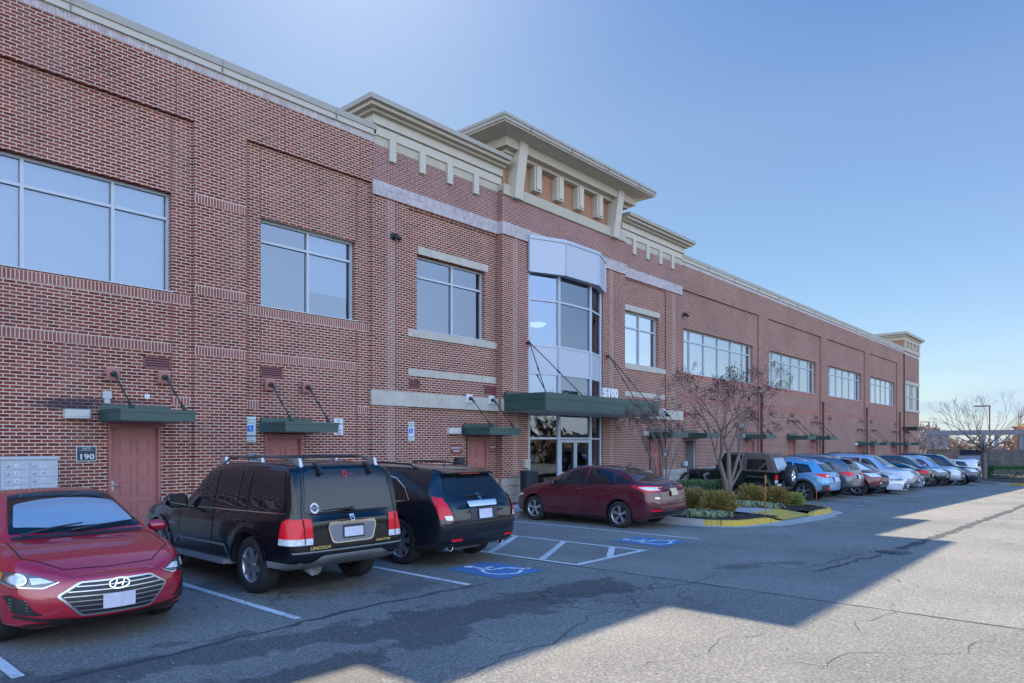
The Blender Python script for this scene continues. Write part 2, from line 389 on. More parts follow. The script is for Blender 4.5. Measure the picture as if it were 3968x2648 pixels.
# ---------------- ground height ----------------
def gz(x,y):
    xx=min(max(x-16,0),70); z=-.0165*xx
    c=min(max((x-14)/12,0),1)*.02
    z+=c*min(max(y-7,0),6)
    return z
YW=15.6
def wall_grid(mb,x0,x1,z0,z1,y,holes):
    xs=sorted(set([x0,x1]+[h[k] for h in holes for k in (0,1) if x0<h[k]<x1]))
    zs=sorted(set([z0,z1]+[h[k] for h in holes for k in (2,3) if z0<h[k]<z1]))
    for i in range(len(xs)-1):
        for j in range(len(zs)-1):
            cx=(xs[i]+xs[i+1])/2; cz=(zs[j]+zs[j+1])/2
            if any(h[0]<cx<h[1] and h[2]<cz<h[3] for h in holes): continue
            mb.quad((xs[i],y,zs[j]),(xs[i+1],y,zs[j]),(xs[i+1],y,zs[j+1]),(xs[i],y,zs[j+1]))
def reveal(mb,h,y0,y1):
    a,b,c,d=h
    mb.quad((a,y0,c),(a,y1,c),(a,y1,d),(a,y0,d)); mb.quad((b,y0,c),(b,y0,d),(b,y1,d),(b,y1,c))
    mb.quad((a,y0,d),(a,y1,d),(b,y1,d),(b,y0,d)); mb.quad((a,y0,c),(b,y0,c),(b,y1,c),(a,y1,c))
B=empty('office_building',(20,YW,0),0,'long two-storey red brick office building with cream cornices and green door canopies','building')
BL=Vector((20,YW,0))
def bpart(mb,name,m,parent=None,label=None,**k):
    """vertices are given in world coordinates; parts sit under the building"""
    o=mb.build(name,m,parent if parent is not None else B,**k)
    if parent is None: o.location=-BL
    if label: o['label']=label
    return o
ZB=-1.7; RD=.09
recs=[(-1.96,6.99),(8.22,11.83),(29.42,38.35),(39.7,48.73),(50.0,58.96),(60.35,68.92)]
RZ=9.17
doors=[(5.27,6.29,.18,2.46),(8.73,9.73,.1,2.25),(15.53,16.46,.1,2.25),(26.65,27.6,.05,2.27),(29.85,30.95,.05,2.27),(36.9,37.85,-.15,2.27),(43.2,44.1,-.25,2.27),(47.3,48.3,-.3,2.25),(57.75,58.7,-.5,1.95),(60.9,61.8,-.5,1.95),(67.6,68.5,-.6,1.95),(71.6,72.5,-.7,1.95)]
W=dict(
 w1=(-1.35,6.54,5.31,7.48,[-.85,.70,2.25,3.82,5.41]),
 w2=(8.62,11.36,5.31,7.45,[10.0]),
 w3=(13.5,16.38,5.33,7.54,[15.05]),
 w4=(24.68,27.45,5.33,7.52,[26.05]),
 w5=(29.78,37.75,5.31,7.42,[30.68,32.2,33.72,35.26,36.79]),
 w6=(40.04,47.98,5.31,7.40,[40.94,42.47,44.0,45.53,47.07]),
 w7=(50.42,58.3,5.31,7.40,[51.32,52.8,54.3,55.85,57.38]),
 w8=(60.6,68.5,5.31,7.40,[61.5,63.05,64.6,66.15,67.65]))
wb=MB()
# main plane with recessed panels and the pavilion set between
PAV=(11.88,29.38)
holes=[(a,b,ZB-1,RZ) for a,b in recs]+[(PAV[0],PAV[1],ZB-1,20)]
dh=[d for d in doors]
wall_grid(wb,-30,71.0,ZB,10.3,YW,holes+[d for d in dh])
for a,b in recs:
    ws=[w[:4] for w in W.values() if a<=w[0] and w[1]<=b]; ds=[d for d in dh if d[0]>a and d[1]<b]
    wall_grid(wb,a,b,ZB,RZ,YW+RD,ws+ds)
    wb.quad((a,YW,ZB),(a,YW+RD,ZB),(a,YW+RD,RZ),(a,YW,RZ)); wb.quad((b,YW,ZB),(b,YW,RZ),(b,YW+RD,RZ),(b,YW+RD,ZB))
    wb.quad((a,YW,RZ),(b,YW,RZ),(b,YW+RD,RZ),(a,YW+RD,RZ))
    for h in ws: reveal(wb,h,YW+RD,YW+.32)
    for h in ds: reveal(wb,h,YW+RD,YW+.22)
for d in dh:
    if not any(a<d[0] and d[1]<b for a,b in recs): reveal(wb,d,YW,YW+.2)
# pavilion lower brick (bays left and right slightly recessed), z up to 9.27
for a,b,bay in ((11.88,16.9,(13.13,16.89)),(24.3,29.38,(24.36,27.98))):
    ws=[w[:4] for w in W.values() if a<w[0] and w[1]<b]
    ds=[d for d in dh if d[0]>a and d[1]<b]; dsb=[d for d in ds if bay[0]<d[0] and d[1]<bay[1]]
    wall_grid(wb,a,b,ZB,8.86,YW,[(bay[0],bay[1],ZB-1,8.8)]+[d for d in ds if d not in dsb])
    wall_grid(wb,bay[0],bay[1],ZB,8.8,YW+.06,ws+dsb)
    reveal(wb,(bay[0],bay[1],ZB,8.8),YW,YW+.06)
    for h in ws: reveal(wb,h,YW+.06,YW+.3)
    for h in dsb: reveal(wb,h,YW+.06,YW+.2)
YC=15.4; OP=(18.23,22.7,.15,8.95)
wall_grid(wb,16.9,24.3,ZB,8.86,YC,[OP]); reveal(wb,OP,YC,YC+.5)
wb.quad((16.9,YC,ZB),(16.9,YW+.06,ZB),(16.9,YW+.06,8.86),(16.9,YC,8.86)); wb.quad((24.3,YC,ZB),(24.3,YW+.06,ZB),(24.3,YW+.06,8.86),(24.3,YC,8.86))
bpart(wb,'wall',M_BRICK)
ub=MB(); wall_grid(ub,PAV[0],16.9,9.27,10.3,YW-.004,[]); wall_grid(ub,16.9,24.3,9.27,10.3,YC-.004,[]); wall_grid(ub,24.3,PAV[1],9.27,10.3,YW-.004,[])
ub.quad((16.9,YC,9.2),(16.9,YW,9.2),(16.9,YW,10.3),(16.9,YC,10.3)); ub.quad((24.3,YC,9.2),(24.3,YW,9.2),(24.3,YW,10.3),(24.3,YC,10.3))
bpart(ub,'upper_wall',M_BRICKUP,label='lighter weathered brick above the white double brick band of the central pavilion')
# white double soldier band of the pavilion
sb=MB()
for x0,x1,y in ((PAV[0]-.03,16.86,YW-.05),(16.86,18.3,YC-.05),(22.65,24.34,YC-.05),(24.34,PAV[1]+.03,YW-.05)): sb.box(x0,x1,y,YW+.03,8.86,9.27)
sb.box(18.3,22.65,YC-.02,YC+.3,8.86,9.27)
bpart(sb,'white_brick_band',M_SOLW2)
# washed strips and control joints
for x0,x1,y in ((12.35,12.64,YW),(17.42,17.70,YC),(23.18,23.48,YC),(28.55,28.87,YW)):
    st=MB(); st.box(x0,x1,y-.004,y+.01,.9,8.86); bpart(st,'washed_brick_strip',M_STRIP)
M_JNT=flat('joint_seal',(.16,.06,.055),.7)
for x,y,z0,z1 in ((6.53,YW+RD,2.9,5.1),(6.53,YW+RD,.9,2.46),(6.53,YW+RD,7.5,9.17),(8.6,YW+RD,2.9,5.1),(8.6,YW+RD,7.5,9.17),(11.4,YW+RD,7.45,9.17),(11.4,YW+RD,.9,5.1),(12.66,YW,.9,8.8),(17.71,YC,.9,8.8),(28.9,YW,.9,8.8),(23.5,YC,.9,8.8),(6.6,YW,9.2,10.3),(9.2,YW,9.2,10.3),(11.45,YW,9.2,10.3)):
    cj=MB(); cj.box(x-.009,x+.009,y-.006,y+.01,z0,z1); bpart(cj,'control_joint',M_JNT)
# soldier brick bands (proud 4 mm) by level
def band(name,rects,m,pr=.004,label=None):
    for x0,x1,z0,z1,y in rects:
        b=MB(); b.box(x0,x1,y-pr,y+.012,z0,z1); bpart(b,name,m,label=label)
R_=YW+RD
band('soldier_brick_band',[(-1.96,6.52,3.99,4.19,R_),(8.6,11.4,3.99,4.19,R_),(7.0,8.21,3.99,4.19,YW),(-3.2,-1.97,3.99,4.19,YW)],soldier('sol1',3.99))
band('soldier_brick_band',[(-1.96,6.98,5.09,5.29,R_),(8.23,11.82,5.09,5.29,R_)],soldier('sol2',5.09))
band('soldier_brick_band',[(7.0,8.21,5.34,5.54,YW)],soldier('sol3',5.34))
band('soldier_brick_band',[(7.0,8.21,7.37,7.57,YW)],soldier('sol4',7.37))
band('soldier_brick_band',[(6.54,6.93,2.84,3.04,R_),(8.23,8.58,2.84,3.04,R_),(11.42,11.8,2.84,3.04,R_)],soldier('sol5',2.84))
band('smooth_brick_band',[(29.42,38.3,3.97,4.2,R_),(39.72,48.7,3.97,4.2,R_),(50.02,58.9,3.97,4.2,R_),(60.37,68.9,3.97,4.2,R_),(38.37,39.68,3.97,4.2,YW),(48.75,49.98,3.97,4.2,YW),(58.98,60.33,3.97,4.2,YW),(68.95,70.8,3.97,4.2,YW),
   (29.42,38.3,5.08,5.3,R_),(39.72,48.7,5.08,5.3,R_),(50.02,58.9,5.08,5.3,R_),(60.37,68.9,5.08,5.3,R_),(38.37,39.68,5.3,5.55,YW),(48.75,49.98,5.3,5.55,YW),(58.98,60.33,5.3,5.55,YW),(68.95,70.8,5.3,5.55,YW),
   (38.37,39.68,7.27,7.49,YW),(48.75,49.98,7.27,7.49,YW),(58.98,60.33,7.27,7.49,YW),(68.95,70.8,7.27,7.49,YW)],M_PINK,.006)
band('white_brick_band',[(-30,11.95,10.29,10.47,YW),(29.4,71.0,10.29,10.47,YW)],M_SOLW,.006,'white soldier brick course under the long coping')
# header edge bricks over windows of the left part (dark shadowed lip)
# stone bands
band('stone_band',[(13.13,16.88,3.98,4.2,YW+.06),(24.37,27.97,3.98,4.2,YW+.06)],M_STONE,.02)
band('stone_sill',[(13.13,16.88,5.11,5.32,YW+.06),(24.37,27.97,5.11,5.32,YW+.06)],M_STONE,.05)
band('stone_lintel',[(13.53,16.5,7.56,7.79,YW+.06),(24.6,27.5,7.54,7.77,YW+.06)],M_STONE,.03)
band('stone_band',[(11.8,16.9,3.08,3.49,YW),(24.3,29.5,3.10,3.50,YW),(16.86,18.22,3.08,3.49,YC),(22.7,24.34,3.10,3.50,YC)],M_STONE,.05,'broad cream stone band at canopy height')
# base course with joints
bs=MB()
def base(x0,x1,y,pr=.04):
    segs=[]; cur=x0
    for d in sorted([d for d in doors if x0<d[0]<x1]+([OP] if x0<OP[0]<x1 and y<15.5 else [])):
        segs.append((cur,d[0]-.0)); cur=d[1]
    segs.append((cur,x1))
    for a,b in segs:
        if b-a<.02: continue
        for z0,z1 in ((ZB,.03),(.035,.33),(.34,.63),(.64,.89)):
            bs.box(a,b,y-pr,y+.02,z0,z1-.006)
base(-30,11.88,YW,.03); base(11.88,16.9,YW); base(16.88,24.32,YC); base(24.3,29.4,YW); base(29.4,71,YW,.03)
bpart(bs,'stone_base',M_BASE)
# ---------------- windows ----------------
def room(x0,x1,z0,z1,y,dep=4.,m=None):
    b=MB(); a,c,d,e=x0-.8,x1+.8,z0-.75,z1+.45
    b.mat(M_ROOM); b.quad((a,y+dep,d),(c,y+dep,d),(c,y+dep,e),(a,y+dep,e)); b.quad((a,y,d),(a,y+dep,d),(a,y+dep,e),(a,y,e)); b.quad((c,y,d),(c,y+dep,d),(c,y+dep,e),(c,y,e)); b.quad((a,y,d),(c,y,d),(c,y+dep,d),(a,y+dep,d))
    b.mat(M_CEIL); b.quad((a,y,e),(c,y,e),(c,y+dep,e),(a,y+dep,e))
    # front closing strips round the opening
    b.mat(M_ROOM); wall_grid(b,a,c,d,e,y+.002,[(x0-.05,x1+.05,z0-.05,z1+.05)])
    for i in range(int((c-a)//2.4)):
        b.mat(M_WHITE); b.box(a+1.2+i*2.4,a+1.5+i*2.4,y+.8,y+1.9,e-.06,e-.03)
    return b
def window(key,yf,gl,tz=6.93,blinds=(),depth=.20):
    x0,x1,z0,z1,ms=W[key]; f=MB(); t=.055; y=yf+depth
    F=M_ALUD
    f.box(x0,x1,y-.04,y+.06,z0,z0+t); f.box(x0,x1,y-.04,y+.06,z1-t,z1)
    f.box(x0,x0+t,y-.04,y+.06,z0+t,z1-t); f.box(x1-t,x1,y-.04,y+.06,z0+t,z1-t)
    xs=[x0+t]+list(ms)+[x1-t]
    for m in ms: f.box(m-.03,m+.03,y-.05,y+.06,z0+t,z1-t)
    for i in range(len(xs)-1):
        a=xs[i]+(.03 if i else 0); b=xs[i+1]-(.03 if i<len(xs)-2 else 0); f.box(a,b,y-.045,y+.06,tz-.03,tz+.03)
    f.box(x0-.02,x1+.02,yf-.03,y-.042,z0-.0,z0+.022)
    wo=bpart(f,'window',F)
    g=MB(); g.quad((x0+t,y+.01,z0+t),(x1-t,y+.01,z0+t),(x1-t,y+.01,z1-t),(x0+t,y+.01,z1-t)); g.build('pane',gl,wo,fix=False)
    if blinds:
        b=MB()
        for a,c,d,e in blinds: b.box(a,c,y+.10,y+.115,d,e)
        b.build('blind',M_BLIND,wo)
    room(x0,x1,z0,z1,y+.07,4).build('room',None,wo,fix=False)
    return wo
m1=[-1.3]+W['w1'][4]+[6.5]
window('w1',R_,M_WIN,6.93,[(m1[i]+.04,m1[i+1]-.04,5.36,7.42) for i in range(6)])
window('w2',R_,M_WIN,6.93,[(10.04,11.3,5.95,7.4)])
window('w3',YW+.06,M_WIN,6.94)
window('w4',YW+.06,M_WINR,6.88)
for k in ('w5','w6','w7','w8'): window(k,R_,M_WINR,6.88)
for o in B.children:
    pass
# ---------------- doors ----------------
def door(i,open_=False):
    x0,x1,z0,z1=doors[i]; y=YW+.11+(0 if any(a<x0 and x1<b for a,b in recs) else -.03)
    f=MB(); t=.05
    f.box(x0,x0+t,y-.06,y+.09,z0,z1); f.box(x1-t,x1,y-.06,y+.09,z0,z1); f.box(x0+t,x1-t,y-.06,y+.09,z1-.11,z1)
    fo=bpart(f,'door',M_DOOR)
    if open_:
        b=MB(); b.box(x0+t,x1-t,y+2.2,y+2.25,z0,z1); b.box(x0+t-.02,x0+t,y+.1,y+2.2,z0,z1); b.box(x1-t,x1-t+.02,y+.1,y+2.2,z0,z1); b.box(x0+t,x1-t,y+.1,y+2.2,z1-.02,z1); b.build('hallway',flat('hall_dark',(.05,.06,.065),.8),fo)
        l=MB(); l.hexa([(x1-.30,y+.45,z0),(x1-.26,y+.45,z0),(x1-.055,y+.02,z0),(x1-.09,y+.02,z0)],[(x1-.30,y+.45,z1-.12),(x1-.26,y+.45,z1-.12),(x1-.055,y+.02,z1-.12),(x1-.09,y+.02,z1-.12)]); l.build('leaf',flat('leaf_grey',(.12,.13,.14),.5),fo); l=MB(); l.box(x1-t-.03,x1-t,y-.02,y+.06,z0,z1-.11); l.build('door_edge',M_SIGNW,fo)
        return
    l=MB(); a,b=x0+t,x1-t; zt=z1-.11; l.box(a,b,y+.02,y+.06,z0+.01,zt)
    # six raised panels
    w=(b-a); hs=[(zt-.26,zt-.56),(zt-.70,zt-1.03),(zt-1.14,zt-1.45),(zt-1.56,zt-1.92)]
    for za,zb in hs:
        for q in (0,1):
            xa=a+w*(.17 if q==0 else .55); xb=xa+w*.28
            if zb<z0+.1: continue
            for s,(o1,yy) in enumerate(((0,.012),(.025,.004))):
                pass
            l.box(xa,xb,y+.008,y+.02,za,za+.018); l.box(xa,xb,y+.008,y+.02,zb-.018,zb); l.box(xa,xa+.018,y+.008,y+.02,zb,za); l.box(xb-.018,xb,y+.008,y+.02,zb,za); l.box(xa+.04,xb-.04,y+.010,y+.02,zb+.04,za-.04)
    l.build('leaf',M_DOOR,fo)
    h=MB(); h.box(a+.005,a+.06,y-.005,y+.02,z0+.85,z0+1.06); h.tube([(a+.04,y+.0,z0+.98),(a+.04,y-.05,z0+.98),(a+.16,y-.055,z0+.98)],.013,8)
    h.build('handle',M_SILV,fo)
for i in range(12): door(i,i==4)
# ---------------- louvers, downspouts ----------------
def louver(x0,x1,z0,z1,y):
    l=MB(); t=.025
    l.box(x0,x1,y-.02,y+.02,z1-t,z1); l.box(x0,x1,y-.02,y+.02,z0,z0+t); l.box(x0,x0+t,y-.02,y+.02,z0,z1); l.box(x1-t,x1,y-.02,y+.02,z0,z1)
    n=4
    for i in range(n):
        za=z0+t+(z1-z0-2*t)*(i)/n; zb=za+(z1-z0-2*t)/n*.62
        l.hexa([(x0+t,y-.018,za),(x1-t,y-.018,za),(x1-t,y-.012,za),(x0+t,y-.012,za)],[(x0+t,y-.004,zb),(x1-t,y-.004,zb),(x1-t,y+.001,zb),(x0+t,y+.001,zb)])
    o=bpart(l,'louver',M_LOUV)
    b=MB(); b.box(x0+t,x1-t,y-.003,y-.0015,z0+t,z1-t); b.build('backing',M_DARK,o)
for x0,x1,y in ((5.95,6.5,R_),(8.62,9.18,R_),(13.15,13.6,YW+.06),(16.32,16.87,YW+.06),(37.5,38.1,R_),(40.05,40.6,R_),(43.3,43.95,R_),(47.6,48.3,R_),(50.5,51.1,R_),(57.9,58.6,R_),(60.7,61.3,R_),(68.1,68.6,R_)): louver(x0,x1,3.61,3.87,y)
for x,zt in ((38.6,5.0),(49.0,5.0),(59.3,5.0),(69.6,5.0),(71.15,10.2)):
    d=MB(); d.box(x-.05,x+.05,YW-.12,YW-.01,ZB+.5,zt-.25 if x<71 else 10.2); d.box(x-.1,x+.1,YW-.14,YW-.005,zt-.4,zt-.15)
    for z in (1.2,3.3): d.box(x-.1,x+.1,YW-.125,YW-.005,z,z+.05)
    bpart(d,'downspout',M_PIPE)
# ---------------- canopies over the doors ----------------
canx=[(5.07,.17,0),(8.54,0,0),(15.31,0,1),(26.4,0,1),(29.62,0,0),(36.4,0,0),(42.75,0,0),(46.85,0,0),(57.05,-.38,0),(60.35,-.38,0),(67.15,-.38,0),(71.4,-.38,0)]
for x0,dz,pl in canx:
    x1=x0+1.42; y0,y1=14.44,YW-.002; zb,zt=2.29+dz,2.52+dz
    c=MB(); c.box(x0,x1,y0,y1,zb,zt-.065); c.box(x0-.015,x1+.015,y0-.015,y1,zt-.065,zt); c.box(x0+.03,x1-.03,YW-.04,y1,zt,zt+.12)
    co=bpart(c,'canopy',M_GREEN)
    u=MB(); u.box(x0+.04,x1-.04,y0+.04,y1-.01,zb-.006,zb-.001); u.build('soffit',M_GREYP,co)
    for rx in (x0+.24,x1-.17):
        zp=3.43 if dz==0 else (3.43 if dz>0 else 3.1)
        p=MB(); p.box(rx-.12,rx+.12,YW-.075,YW-.02,zp-.13,zp+.13); p.build('wall_plate',M_SIGNW if pl else M_DOOR,co)
        r=MB(); a=Vector((rx,YW-.05,zp)); b=Vector((rx+.02,14.62,zt+.03)); d=b-a
        r.lathe([(0,0),(.055,0),(.055,-.07),(.03,-.1),(0,-.1)],(rx,YW-.075,zp),'y',10)
        a=a+Vector((0,-.1,0)); d=b-a
        r.tube([a,a+d*.16,a+d*.17,a+d*.45,a+d*.46,a+d*.56,a+d*.57,a+d*.86,a+d*.87,b],[.034,.03,.015,.015,.028,.028,.015,.015,.032,.036],7)
        r.sphere(b,.05); r.build('tie_rod',M_GREEND,co)
# ---------------- entrance bay ----------------
P=[(18.32,15.5),(19.5,15.1),(21.4,15.1),(22.62,15.5)]
ent=empty('entrance',(0,0,0),parent=B); ent.location=-BL
def facet(mb,a,b,z0,z1,off=0,t=.02):
    d=Vector((b[0]-a[0],b[1]-a[1],0)).normalized(); n=Vector((d.y,-d.x,0))
    A=Vector((*a,0))+n*off; Bq=Vector((*b,0))+n*off; A2=A-n*t; B2=Bq-n*t
    mb.hexa([A+Vector((0,0,z0)),Bq+Vector((0,0,z0)),B2+Vector((0,0,z0)),A2+Vector((0,0,z0))],[A+Vector((0,0,z1)),Bq+Vector((0,0,z1)),B2+Vector((0,0,z1)),A2+Vector((0,0,z1))])
fr=MB()
for i,p in enumerate(P):
    fr.box(p[0]-.055,p[0]+.055,p[1]-.06,p[1]+.05,.15,7.95)
for i in range(3):
    a,b=P[i],P[i+1]
    for z in (2.17,3.02,4.40,5.37,6.94,7.86): facet(fr,a,b,z,z+.07,.05,.08)
    if i!=1: facet(fr,a,b,.15,.3,.05,.08)
fr.build('frame',M_ALU,ent)
gp=MB()
for i in range(3):
    for z0,z1 in ((.15,3.02),): facet(gp,P[i],P[i+1],z0,z1,.0,.01)
gp.build('lobby_pane',M_WIND,ent)
gp=MB()
for i in range(3):
    for z0,z1 in ((3.09,4.4),(5.44,7.86)): facet(gp,P[i],P[i+1],z0,z1,.0,.01)
gp.build('upper_pane',M_WIN,ent)
sp=MB()
for i in range(3): facet(sp,P[i],P[i+1],4.47,5.37,.03,.03)
sp.build('spandrel_panel',M_ALU,ent)
dr=MB(); mid=(P[1][0]+P[2][0])/2
for a,b in ((P[1][0]+.06,mid-.01),(mid+.01,P[2][0]-.06)):
    y=15.06
    for x in (a,b-.07): dr.box(x,x+.07,y-.02,y+.02,.16,2.15)
    dr.box(a+.07,b-.07,y-.02,y+.02,2.06,2.15); dr.box(a+.07,b-.07,y-.02,y+.02,.16,.34); dr.box(a+.07,b-.07,y-.03,y-.01,.98,1.02)
do=dr.build('double_door',M_ALU,ent)
h=MB()
for x in (mid-.09,mid+.09): h.tube([(x,15.0,.85),(x,14.95,.87),(x,14.95,1.2),(x,15.0,1.22)],.014,6)
h.build('handle',M_SILV,ent)
bx=MB(); Q=[(18.2,15.38),(18.2,15.3),(19.55,14.77),(21.55,14.77),(22.73,15.3),(22.73,15.38)]
bx.prism(Q,'z',7.86,8.98); Q2=[(18.17,15.39),(18.17,15.28),(19.54,14.74),(21.56,14.74),(22.76,15.28),(22.76,15.39)]
bx.prism(Q2,'z',8.985,9.1)
for p in Q[1:5]: bx.box(p[0]-.035,p[0]+.035,p[1]-.012,p[1]+.03,7.87,8.98)
bx.prism([(18.25,15.4),(22.7,15.4),(22.6,15.95),(18.3,15.95)],'z',7.93,7.96)
bx.build('metal_hood',M_ALU,ent)
# lobby inside
lb=MB(); lb.mat(M_ROOM)
x0,x1,y0,y1=17.6,23.4,15.62,20.5
lb.quad((x0,y1,.15),(x1,y1,.15),(x1,y1,8.4),(x0,y1,8.4)); lb.quad((x0,y0,.15),(x0,y1,.15),(x0,y1,8.4),(x0,y0,8.4)); lb.quad((x1,y0,.15),(x1,y1,.15),(x1,y1,8.4),(x1,y0,8.4))
lb.mat(M_CEIL); lb.add([(x0,y0,8.4),(18.4,y0,8.4),(19.52,15.13,8.4),(21.38,15.13,8.4),(22.55,y0,8.4),(x1,y0,8.4),(x1,y1,8.4),(x0,y1,8.4)],[(0,1,2,3,4,5,6,7)]); lb.box(x0,x1,17.6,y1,3.2,3.5)
lb.mat(flat('lobby_floor',(.22,.2,.17),.4)); lb.add([(x0,y0,.16),(18.4,y0,.16),(19.52,15.13,.16),(21.38,15.13,.16),(22.55,y0,.16),(x1,y0,.16),(x1,y1,.16),(x0,y1,.16)],[(0,1,2,3,4,5,6,7)])
lb.build('lobby',None,ent,fix=False)
def emis(name,col,s):
    m=bpy.data.materials.new(name); m.use_nodes=True; n=m.node_tree; n.nodes.clear(); o=n.nodes.new('ShaderNodeOutputMaterial'); e=n.nodes.new('ShaderNodeEmission')
    e.inputs[0].default_value=(*col,1); e.inputs[1].default_value=s; n.links.new(e.outputs[0],o.inputs[0]); return m
M_GLOW=emis('sconce_glow',(1,.52,.08),1.3)
def lamp_at(px,py,Y,kind):
    # a lit fitting inside the lobby
    return None
for X,Y,Z,gr in ((20.9,17.2,6.62,0),(21.0,19.0,7.6,0)):
    l=empty('pendant_lamp',(X,Y,Z),0,'round white bowl pendant lamp hanging behind the upper entrance glass' if Y<18 else 'second bowl pendant lamp farther back under the lobby ceiling','lamp')
    b=MB(); b.lathe([(0,-.13),(.2,-.10),(.33,-.02),(.36,.03),(.34,.03),(.2,-.05),(0,-.08)],n=20); b.build('bowl',emis('bowl_glow',(1,.9,.8),.9),l)
    b=MB(); b.tube([(0,0,-.05),(0,0,8.4-Z)],.012,5); b.tube([(.3,0,.03),(0,0,.5)],.006,4); b.build('stem',M_SILV,l)
for X,Y,Z,la in ((18.66,16.3,5.62,'amber lit wall sconce glowing behind the upper entrance glass'),(18.74,16.6,2.42,'amber lit wall sconce glowing behind the ground floor lobby glass')):
    l=empty('wall_sconce',(X,Y,Z),0,la,'lamp')
    b=MB(); b.lathe([(0,-.16),(.07,-.16),(.085,.16),(0,.16)],n=12); b.build('shade',M_GLOW,l)
    b=MB(); b.box(-.02,.02,-.01,.11,-.03,.03); b.box(-.06,.06,.09,.12,-.3,.2); b.lathe([(0,-.18),(.09,-.18),(.09,-.16),(0,-.16)],n=12); b.build('bracket',M_BLACK,l)
# entrance canopy
c=MB(); c.box(16.95,23.9,13.62,15.34,3.07,3.42); c.box(16.93,23.92,13.60,15.34,3.42,3.62); c.box(16.97,23.88,15.28,15.34,3.62,3.72)
co=bpart(c,'entrance_canopy',M_GREEN,label='large green metal canopy over the glass entrance')
u=MB(); u.box(17.0,23.85,13.67,15.33,3.055,3.066); u.build('soffit',flat('soffit_grey',(.42,.42,.42),.6),co)
for px in (18.14,22.95):
    p=MB(); p.box(px-.13,px+.13,YC-.03,YC-.001,5.3,5.55); p.build('wall_plate',M_DOOR if px<20 else M_PINK,co)
    r=MB(); a=Vector((px,YC-.02,5.43)); r.lathe([(0,0),(.06,0),(.06,-.1),(0,-.12)],(px,YC-.03,5.43),'y',10)
    a=a+Vector((0,-.12,0))
    for b in (Vector((px-.75 if px<20 else px-.2,13.95,3.62)),Vector((px+1.35 if px<20 else px+.75,14.0,3.62))):
        d=b-a; r.tube([a,a+d*.5,a+d*.51,a+d*.56,a+d*.57,b],[.017,.017,.03,.03,.017,.017],6); r.sphere(b,.05)
    r.build('tie_rod',M_GREEND,co)
# house number standing on the canopy
t=MB(); text_mesh(t,'5100',.44,(21.4,14.2,3.70),(1,0,0),(0,0,1),.09,bold=.022,width=.95); 
no=t.build('house_number',M_WHITE); tag(no,'white block numerals 5100 standing on the entrance canopy','sign')
# ---------------- copings and cornices ----------------
cp=MB()
for x0,x1 in ((-30,11.93),(29.42,71.0)):
    cp.mat(M_COPEP); cp.box(x0,x1,YW-.06,YW+.4,10.46,10.60); cp.mat(M_COPE); cp.box(x0,x1,YW-.09,YW+.42,10.60,10.76)
cp.mat(M_COPEP)
for i in range(33):
    x=-29+i*3.05
    if 11.9<x<29.5: continue
    cp.mat(M_GREYP); cp.box(x-.007,x+.007,YW-.0925,YW-.05,10.475,10.765)
bpart(cp,'coping',None)
def cornice(x0,x1,yb,left,right,yp):
    """stepped stucco cornice; left/right: return along that side"""
    k=MB(); steps=[(10.25,10.50,0.014,M_STUCCO),(10.50,10.74,.06,M_STUCCOP),(10.74,10.77,.03,M_STUCCO),(10.77,11.02,.12,M_STUCCOP),(11.02,11.10,.25,M_STUCCO),(11.10,11.20,.40,M_STUCCO),(11.20,11.335,.5,M_COPE)]
    for z0,z1,pr,m in steps:
        k.mat(m); k.box(x0-(pr if left else 0),x1+(pr if right else 0),yp-pr,yb,z0,z1)
    return k
k=cornice(11.93,17.04,19.5,True,False,YW); bpart(k,'cornice',None)
k=cornice(24.2,29.36,19.5,False,True,YW); bpart(k,'cornice',None)
for x in (12.4,13.5,14.6,15.73,25.12,26.2,27.28,28.36):
    d=MB(); d.mat(M_STUCCOP); d.box(x,x+.22,YW-.09,YW+.01,9.9,10.52); bpart(d,'dentil',None)
# tower over the entrance
k=MB(); k.mat(M_STUCCO); k.box(16.93,24.27,15.33,21.5,10.16,10.5); k.mat(M_ORANGE); k.box(17.05,24.15,15.5,21.4,10.5,11.6); k.mat(M_STUCCO)
k.box(16.9,24.3,15.25,21.6,11.48,11.60); k.box(16.7,24.5,15.03,21.8,11.60,11.88)
k.hexa([(16.7,15.03,11.88),(24.5,15.03,11.88),(24.5,21.8,11.88),(16.7,21.8,11.88)],[(16.15,14.62,11.95),(24.85,14.62,11.95),(24.85,22.2,11.95),(16.15,22.2,11.95)])
k.box(16.0,25.0,14.46,22.3,11.95,12.0)
k.mat(M_GREYP)
for i in range(4): k.box(17.2+i*2.2,17.212+i*2.2,14.388,14.5,12.0,12.203)
k.mat(M_COPE); k.box(15.95,25.05,14.42,22.4,12.0,12.11); k.box(15.92,25.08,14.39,22.42,12.11,12.2)
bpart(k,'tower_cornice',None)
for x0 in (17.32,23.17):
    d=MB(); x1=x0+.4; d.prism([(15.21,10.12),(15.6,10.12),(15.6,11.9),(14.95,11.9)],'x',x0,x1); bpart(d,'fin_bracket',M_STUCCOP)
for x0 in (18.42,19.67,20.9,22.15):
    d=MB(); d.box(x0,x0+.4,15.28,15.6,10.66,11.5); d.box(x0+.08,x0+.32,15.23,15.3,10.72,11.5); bpart(d,'dentil',M_STUCCOP)
